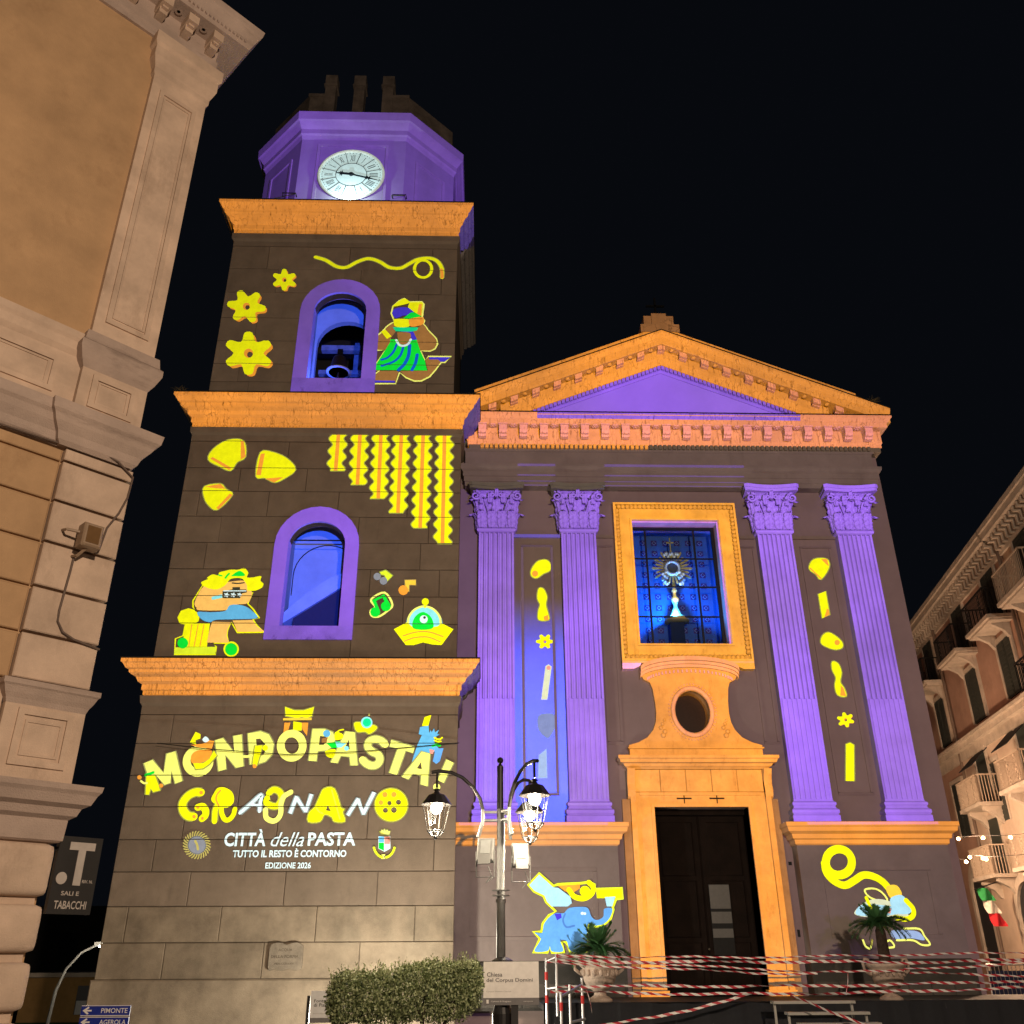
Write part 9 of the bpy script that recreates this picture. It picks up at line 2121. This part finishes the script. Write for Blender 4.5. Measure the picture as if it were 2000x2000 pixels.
for ang in (180, -60, 60):
    ca, sa = math.cos(R(ang)), math.sin(R(ang))
    def q3(r, z):
        return (r * ca, r * sa, z)
    MB().tube([q3(0.33, 3.22), q3(0.30, 3.32), q3(0.26, 3.45), q3(0.265, 3.62)], 0.028, 8).build('arm_foot', POSTM, lpst)
    MB().tube([q3(0.265, 3.62), q3(0.31, 3.78), q3(0.42, 3.95), q3(0.58, 4.09), q3(0.76, 4.17), q3(0.95, 4.19), q3(1.06, 4.17)], 0.028, 8).build('arm', POSTD, lpst)
    for z in (3.46, 3.58):
        MB().tube([q3(0.05, z), q3(0.27, z)], 0.022, 8).build('arm_bracket', POSTM, lpst)
    lx, ly = 0.97 * ca, 0.97 * sa
    ln_ = MB().tube([(lx, ly, 4.18), (lx, ly, 3.94)], 0.02, 6).lathe([(0.02, 3.93), (0.06, 3.91), (0.03, 3.89), (0.05, 3.86), (0.13, 3.83), (0.20, 3.74), (0.235, 3.69), (0.22, 3.685), (0.12, 3.80), (0.02, 3.84)], lx, ly, 12).build('lantern', POSTD, lpst)
    cg = MB()
    cor = []
    for k in range(6):
        a = R(60 * k + 15)
        t0, t1 = (lx + 0.21 * math.cos(a), ly + 0.21 * math.sin(a), 3.69), (lx + 0.125 * math.cos(a), ly + 0.125 * math.sin(a), 3.31)
        cor.append((t0, t1))
        cg.tube([t0, t1], 0.007, 5)
        cg.tube([t1, (lx + 0.07 * math.cos(a), ly + 0.07 * math.sin(a), 3.245), (lx, ly, 3.23)], 0.01, 5)
    cg.tube([c[1] for c in cor], 0.012, 5, closed=True)
    cg.ball((lx, ly, 3.22), 0.03, 6)
    cg.build('lantern_cage', WHT, ln_)
    for k in range(6):
        (a0, a1), (b0, b1) = cor[k], cor[(k + 1) % 6]
        MB().add([a0, b0, b1, a1], [(0, 1, 2, 3)]).build('lantern_pane', LGL, ln_)
    MB().ball((lx, ly, 3.64), 0.085, 10).build('bulb', LBU, ln_)
    lamp('lantern_light', (0.22 + lx, 14.4 + ly, 3.55), 190, (1.0, 0.84, 0.60), 0.07)
WFL = plain('white_plastic', (0.27, 0.27, 0.265), 0.4)
GSC = plain('grey_fins', (0.35, 0.36, 0.36), 0.5)
for (x, z, t, nm) in ((-0.12, 2.95, -12, 'left'), (0.40, 2.88, 8, 'right')):
    fo = thing('led_floodlight', 'white led floodlight clamped %s of the lamp post shaft' % nm, 'floodlight', (0.22 + x - 0.10, 14.2, z), R(t), 'floodlights on the lamp post')
    b = MB().cbox(-0.125, 0.125, -0.05, 0.05, -0.10, 0.24, 0.02).build('housing', WFL, fo)
    b.rotation_euler = (R(-18), 0, 0)
    b2 = MB().box(-0.07, 0.07, -0.058, -0.05, 0.0, 0.20).build('cooling_fins', GSC, b)
    MB().box(-0.09, 0.09, -0.075, -0.05, -0.16, -0.02).build('driver_box', WFL, b)
    MB().tube([(-0.135, 0, 0.05), (-0.135, 0.0, -0.30), (0.135, 0.0, -0.30), (0.135, 0, 0.05)], 0.013, 5).build('bracket', WFL, fo)
    MB().tube([(0.05, -0.05, -0.16), (0.10, -0.05, -0.28), (0.02, -0.03, -0.38), (0.1, 0.1, -0.30)], 0.009, 5).build('cable', WFL, fo)
MB().tube([(-7.9, 22.25, 6.26), (-6.73, 22.2, 6.12), (-4.76, 22.2, 5.98), (-3.06, 22.2, 6.05), (-0.66, 22.45, 6.31)], 0.011, 5).build('overhead_cable', WIRE)
tag(bpy.data.objects['overhead_cable'], 'thin dark cable sagging across the tower in front of the title', 'cable')

# ------------------------------------------------------------------ clipped bush
bush = thing('clipped_bush', 'clipped olive green bush lit from above beside the lamp post', 'bush', (-1.08, 13.7, 0))
bush.scale = (0.94, 0.95, 1.0)
rnd = random.Random(11)
def bush_surface(u, v):
    return None
lv, lf_ = [], []
LEAFM = [plain('bush_leaf_light', (0.36, 0.41, 0.21), 0.5), plain('bush_leaf_dark', (0.12, 0.16, 0.06), 0.5)]
lobes = [(-0.62, 0.0, 1.16, 0.46, 0.50, 0.42), (-0.2, -0.1, 1.20, 0.50, 0.5, 0.40), (0.25, 0.0, 1.18, 0.5, 0.5, 0.44), (0.68, 0.05, 1.24, 0.46, 0.46, 0.42), (0.02, 0.2, 1.2, 0.6, 0.4, 0.38), (0.86, 0.0, 1.34, 0.25, 0.3, 0.34), (-0.80, 0.0, 1.08, 0.26, 0.4, 0.34)]
mats_idx = []
for k in range(26000):
    c = rnd.choice(lobes)
    d = Vector((rnd.gauss(0, 1), rnd.gauss(0, 1), rnd.gauss(0, 1))).normalized()
    r_ = rnd.uniform(0.55, 1.04) ** 0.5
    p = Vector((c[0] + d.x * c[3] * r_, c[1] + d.y * c[4] * r_, c[2] + d.z * c[5] * r_))
    if p.z > 1.48 + 0.04 * math.sin(p.x * 5) + 0.08 * p.x + rnd.uniform(-0.03, 0.03) or p.z < 0.80 + 0.05 * math.sin(p.x * 7):
        continue
    t = Vector((rnd.gauss(0, 1), rnd.gauss(0, 1), rnd.gauss(0, 1) + 0.5)).normalized()
    s_ = t.cross(Vector((rnd.gauss(0, 1), rnd.gauss(0, 1), rnd.gauss(0, 1)))).normalized()
    L_, w_ = rnd.uniform(0.035, 0.062), rnd.uniform(0.009, 0.015)
    b = len(lv)
    lv += [tuple(p), tuple(p + t * L_ * 0.5 + s_ * w_), tuple(p + t * L_), tuple(p + t * L_ * 0.5 - s_ * w_)]
    lf_.append((b, b + 1, b + 2, b + 3))
    mats_idx.append(0 if rnd.random() < 0.62 else 1)
for k in range(170):      # stray shoots
    bx_, by_ = rnd.uniform(-1.0, 1.05), rnd.uniform(-0.5, 0.3)
    p0 = Vector((bx_, by_, 1.38 + 0.08 * bx_))
    dv = Vector((rnd.uniform(-.5, .5), rnd.uniform(-.6, .2), 1)).normalized()
    hh = rnd.uniform(0.08, 0.22)
    for j in range(8):
        p = p0 + dv * hh * (j + 1) / 8
        t = (dv + Vector((rnd.gauss(0, .8), rnd.gauss(0, .8), rnd.gauss(0, .5)))).normalized()
        s_ = t.cross(Vector((rnd.gauss(0, 1), rnd.gauss(0, 1), rnd.gauss(0, 1)))).normalized()
        L_, w_ = rnd.uniform(0.03, 0.055), rnd.uniform(0.008, 0.012)
        b = len(lv)
        lv += [tuple(p), tuple(p + t * L_ * 0.5 + s_ * w_), tuple(p + t * L_), tuple(p + t * L_ * 0.5 - s_ * w_)]
        lf_.append((b, b + 1, b + 2, b + 3))
        mats_idx.append(0)
me = bpy.data.meshes.new('foliage')
me.from_pydata(lv, [], lf_)
for m in LEAFM:
    me.materials.append(m)
me.polygons.foreach_set('material_index', mats_idx)
o = place('foliage', me, None, bush)
m = MB()
for (x, y) in ((-0.55, 0.0), (-0.1, 0.1), (0.3, -0.05), (0.62, 0.05)):
    m.tube([(x * 0.8, y, 0), (x * 0.85, y, 0.5), (x, y, 0.95), (x * 1.1, y, 1.3)], [0.035, 0.03, 0.025, 0.015], 6)
    for q in range(4):
        a = rnd.uniform(0, 6.28)
        m.tube([(x * 0.95, y, 0.8), (x + 0.2 * math.cos(a), y + 0.2 * math.sin(a), 1.15)], [0.018, 0.008], 5)
m.build('trunk', PTR, bush)
# ------------------------------------------------------------------ information boards, direction signs, plaque
BWH = plain('board_cream', (0.82, 0.78, 0.74), 0.5)
BGR = plain('board_grey', (0.16, 0.15, 0.15), 0.5)
BTX = plain('board_print', (0.08, 0.075, 0.07), 0.6)
BTL = plain('board_print_pale', (0.34, 0.31, 0.29), 0.6)
ib = thing('church_sign', 'cream information board naming the church beside the bush', 'sign', (0.37, 14.2, 0))
ib.scale = (1.07, 1.0, 1.03)
MB().box(-0.36, 0.36, 0.0, 0.03, 0.98, 1.50).build('board', BWH, ib)
MB().box(-0.36, 0.36, -0.004, 0.0, 0.98, 1.065).build('foot_band', BGR, ib)
MB().box(0.0, 0.09, 0.03, 0.09, 0.0, 1.40).build('post', POSTD, ib)
text_on_wall('lettering', 'Chiesa', -0.215, -0.004, 1.345, 0.052, BTX, ib, width=0.20, offset=0.008)
text_on_wall('lettering', 'del Corpus Domini', -0.02, -0.004, 1.272, 0.058, BTX, ib, width=0.60, offset=0.008)
text_on_wall('small_lettering', 'Corpus Domini Church', -0.16, -0.004, 1.14, 0.02, BTL, ib, width=0.32)
text_on_wall('small_lettering', 'Comune di Gragnano', -0.13, -0.008, 1.022, 0.022, BWH, ib, width=0.26)
text_on_wall('small_lettering', 'campania', 0.22, -0.008, 1.022, 0.014, BWH, ib, width=0.12)
MB().box(-0.32, -0.29, -0.008, -0.004, 1.0, 1.045).build('small_crest', BWH, ib)
ib2 = thing('fountain_sign', 'pale information board half hidden behind the bush', 'sign', (-2.55, 17.0, 0))
MB().box(-0.30, 0.30, 0.0, 0.03, 0.66, 1.12).build('board', plain('board_white', (0.66, 0.66, 0.66), 0.5), ib2)
MB().box(-0.30, 0.30, -0.004, 0.0, 0.66, 0.73).build('foot_band', BGR, ib2)
MB().box(-0.36, -0.31, 0.0, 0.06, 0.0, 1.05).build('post', POSTD, ib2)
text_on_wall('lettering', 'Fontana', -0.11, -0.004, 0.975, 0.045, BTX, ib2, width=0.26, offset=0.006)
text_on_wall('lettering', 'di Piazza', -0.10, -0.004, 0.915, 0.05, BTX, ib2, width=0.28, offset=0.006)
text_on_wall('small_lettering', 'Square fountain', -0.12, -0.004, 0.79, 0.016, BTL, ib2, width=0.24)
BLU = plain('road_sign_blue', (0.01, 0.03, 0.30), 0.4)
WHS = plain('road_sign_white', (0.8, 0.8, 0.8), 0.5)
for nm, z, w_ in (('PIMONTE', 0.945, 0.20), ('AGEROLA', 0.80, 0.21)):
    ds = thing('direction_sign', 'blue direction sign reading %s with a left arrow' % nm, 'sign', (-5.43, 15.0, 0), R(-3), 'blue direction signs')
    MB().box(-0.355, 0.355, 0.0, 0.02, z - 0.068, z + 0.068).build('sign_plate', BLU, ds)
    m = MB()
    for (a, b, c_, d) in ((-0.352, 0.352, z + 0.058, z + 0.066), (-0.352, 0.352, z - 0.066, z - 0.058)):
        m.box(a, b, -0.004, 0.0, c_, d)
    m.build('sign_border', WHS, ds)
    text_on_wall('lettering', nm, 0.13, -0.004, z, 0.062, WHS, ds, width=0.38, offset=0.008)
    MB().prism([(-0.33, z), (-0.255, z + 0.05), (-0.235, z + 0.035), (-0.275, z + 0.01), (-0.20, z + 0.01), (-0.20, z - 0.01), (-0.275, z - 0.01), (-0.235, z - 0.035), (-0.255, z - 0.05)], -0.005, 0.0).build('arrow', WHS, ds)
pq = thing('marble_plaque', 'worn marble plaque with carved lettering on the tower base', 'plaque', (-4.38, 22.44, 1.37))
PQM = stone('plaque_marble', (0.28, 0.24, 0.19), vary=0.3, scale=5, bump=0.4)
oc = [(-0.37, 0.06), (-0.34, 0.0), (-0.2, 0.03), (-0.05, 0.0), (0.1, 0.035), (0.25, 0.0), (0.35, 0.02), (0.37, 0.1), (0.36, 0.48), (0.30, 0.53), (0.22, 0.55), (0.10, 0.54), (0.0, 0.50), (-0.10, 0.54), (-0.22, 0.55), (-0.33, 0.52), (-0.37, 0.44)]
MB().prism(oc, -0.03, 0.05).build('slab', PQM, pq)
PQT = plain('plaque_incised', (0.10, 0.08, 0.06), 0.8)
for s_, z, h, w_ in (('ACQUA', 0.40, 0.06, 0.30), ('DELLA FORMA', 0.27, 0.06, 0.60), ('MDCCCXXXIV', 0.13, 0.035, 0.42)):
    text_on_wall('carved_letters', s_, -0.02, -0.034, z, h, PQT, pq, width=w_)
# floodlight on the ground that washes the tower base
fu = thing('ground_floodlight', 'small floodlight on the ground behind the bush', 'floodlight', (-2.0, 19.6, 0))
MB().cbox(-0.12, 0.12, -0.06, 0.06, 0.12, 0.3, 0.02).build('housing', POSTD, fu)
MB().box(-0.08, 0.08, -0.1, 0.1, 0.0, 0.12).build('foot', POSTD, fu)
lamp('ground_floodlight_lamp', (-2.0, 19.9, 0.5), 640, (1.0, 0.90, 0.72), 0.12)

# ------------------------------------------------------------------ lower street at far left
fa = thing('small_house', 'low ochre house with a barred window down the left street', 'building', (-18.3, 47.0, -4.2))
MB().box(-2.6, 3.4, 0.0, 5.0, 0.0, 5.1).build('wall', stone('ochre_far', (0.40, 0.24, 0.09)), fa)
MB().box(-2.8, 3.6, -0.3, 5.2, 5.1, 5.28).build('roof_edge', STW, fa)
fw = MB().box(-0.1, 0.95, -0.05, 0.0, 3.6, 4.75).build('window', plain('grey_shutter', (0.12, 0.12, 0.13), 0.6), fa)
MB().box(-0.05, 0.9, -0.09, -0.05, 3.6, 4.15).build('notice', plain('pale_notice', (0.6, 0.62, 0.66), 0.6), fw)  # pale sheet over the lower half of the window
MB().box(-2.6, 3.4, -0.06, 0.0, 1.8, 3.3).build('green_dado', plain('green_dado_paint', (0.02, 0.05, 0.02), 0.7), fa)
fb = thing('dark_house', 'unlit dark house behind the small ochre house', 'building', (-22.0, 60.0, -4.5))
MB().box(-6, 6.5, 0, 8, 0, 9.0).build('wall', stone('dark_far_wall', (0.03, 0.03, 0.03)), fb)
for k in range(3):
    MB().box(-3 + 3 * k, -2 + 3 * k, -0.05, 0.0, 6.2, 7.6).build('window', plain('dark_far_pane', (0.015, 0.015, 0.02), 0.3), fb)
fl_ = thing('curved_street_lamp', 'curved arm street lamp glowing down the left street', 'street lamp', (-15.8, 38.0, -2.6))
MB().tube([(0, 0, 0), (0.05, 0, 2.2), (0.12, 0, 3.2), (0.35, 0, 3.9), (0.8, 0, 4.45), (1.35, 0, 4.72)], [0.08, 0.07, 0.06, 0.05, 0.045, 0.04], 8).build('pole', plain('dull_pole', (0.12, 0.12, 0.12), 0.7, 0.0), fl_)
MB().box(1.25, 1.75, -0.1, 0.1, 4.68, 4.80).build('lamp_head', GALV, fl_)
MB().ball((1.5, 0, 4.66), 0.11, 8, 0.5).build('lamp_glass', plain('cool_lamp', (1, 1, 1), 0.4, 0, (1.0, 0.97, 0.88), 40), fl_)
lamp('left_street_lamp_light', (-14.0, 37.0, 1.6), 260, (1.0, 0.85, 0.62), 0.1)
# ------------------------------------------------------------------ weeds rooted in the cornices
DRY = plain('dry_weed', (0.16, 0.12, 0.05), 0.8)
def tuft(label, x, y, z, n, L_, seed, lean=0.0):
    rn = random.Random(seed)
    m = MB()
    for k in range(n):
        a = rn.uniform(0, 6.28)
        h = L_ * rn.uniform(0.5, 1.1)
        sx, sy = rn.uniform(-.12, .12), rn.uniform(-.1, .1)
        m.tube([(sx, sy, 0), (sx + h * 0.3 * math.cos(a) + lean * 0.3, sy + h * 0.25 * math.sin(a), h * 0.6), (sx + h * 0.8 * math.cos(a) + lean, sy + h * 0.5 * math.sin(a), h * (0.7 + 0.3 * rn.random()))], [0.008, 0.006, 0.002], 4)
    o = m.build('weed_tuft', DRY)
    o.location = (x, y, z)
    tag(o, label, 'weed', 'weeds growing on the masonry')
tuft('dry weed on the right corner of the church pediment', 11.75, 23.4, 16.78, 40, 0.32, 1, 0.1)
tuft('dry weed on the left end of the middle tower cornice', -8.75, 22.1, 16.10, 30, 0.25, 2, -0.1)
tuft('weed on the right end of the middle tower cornice', -0.6, 22.2, 16.10, 26, 0.2, 3)
bpy.context.view_layer.update()
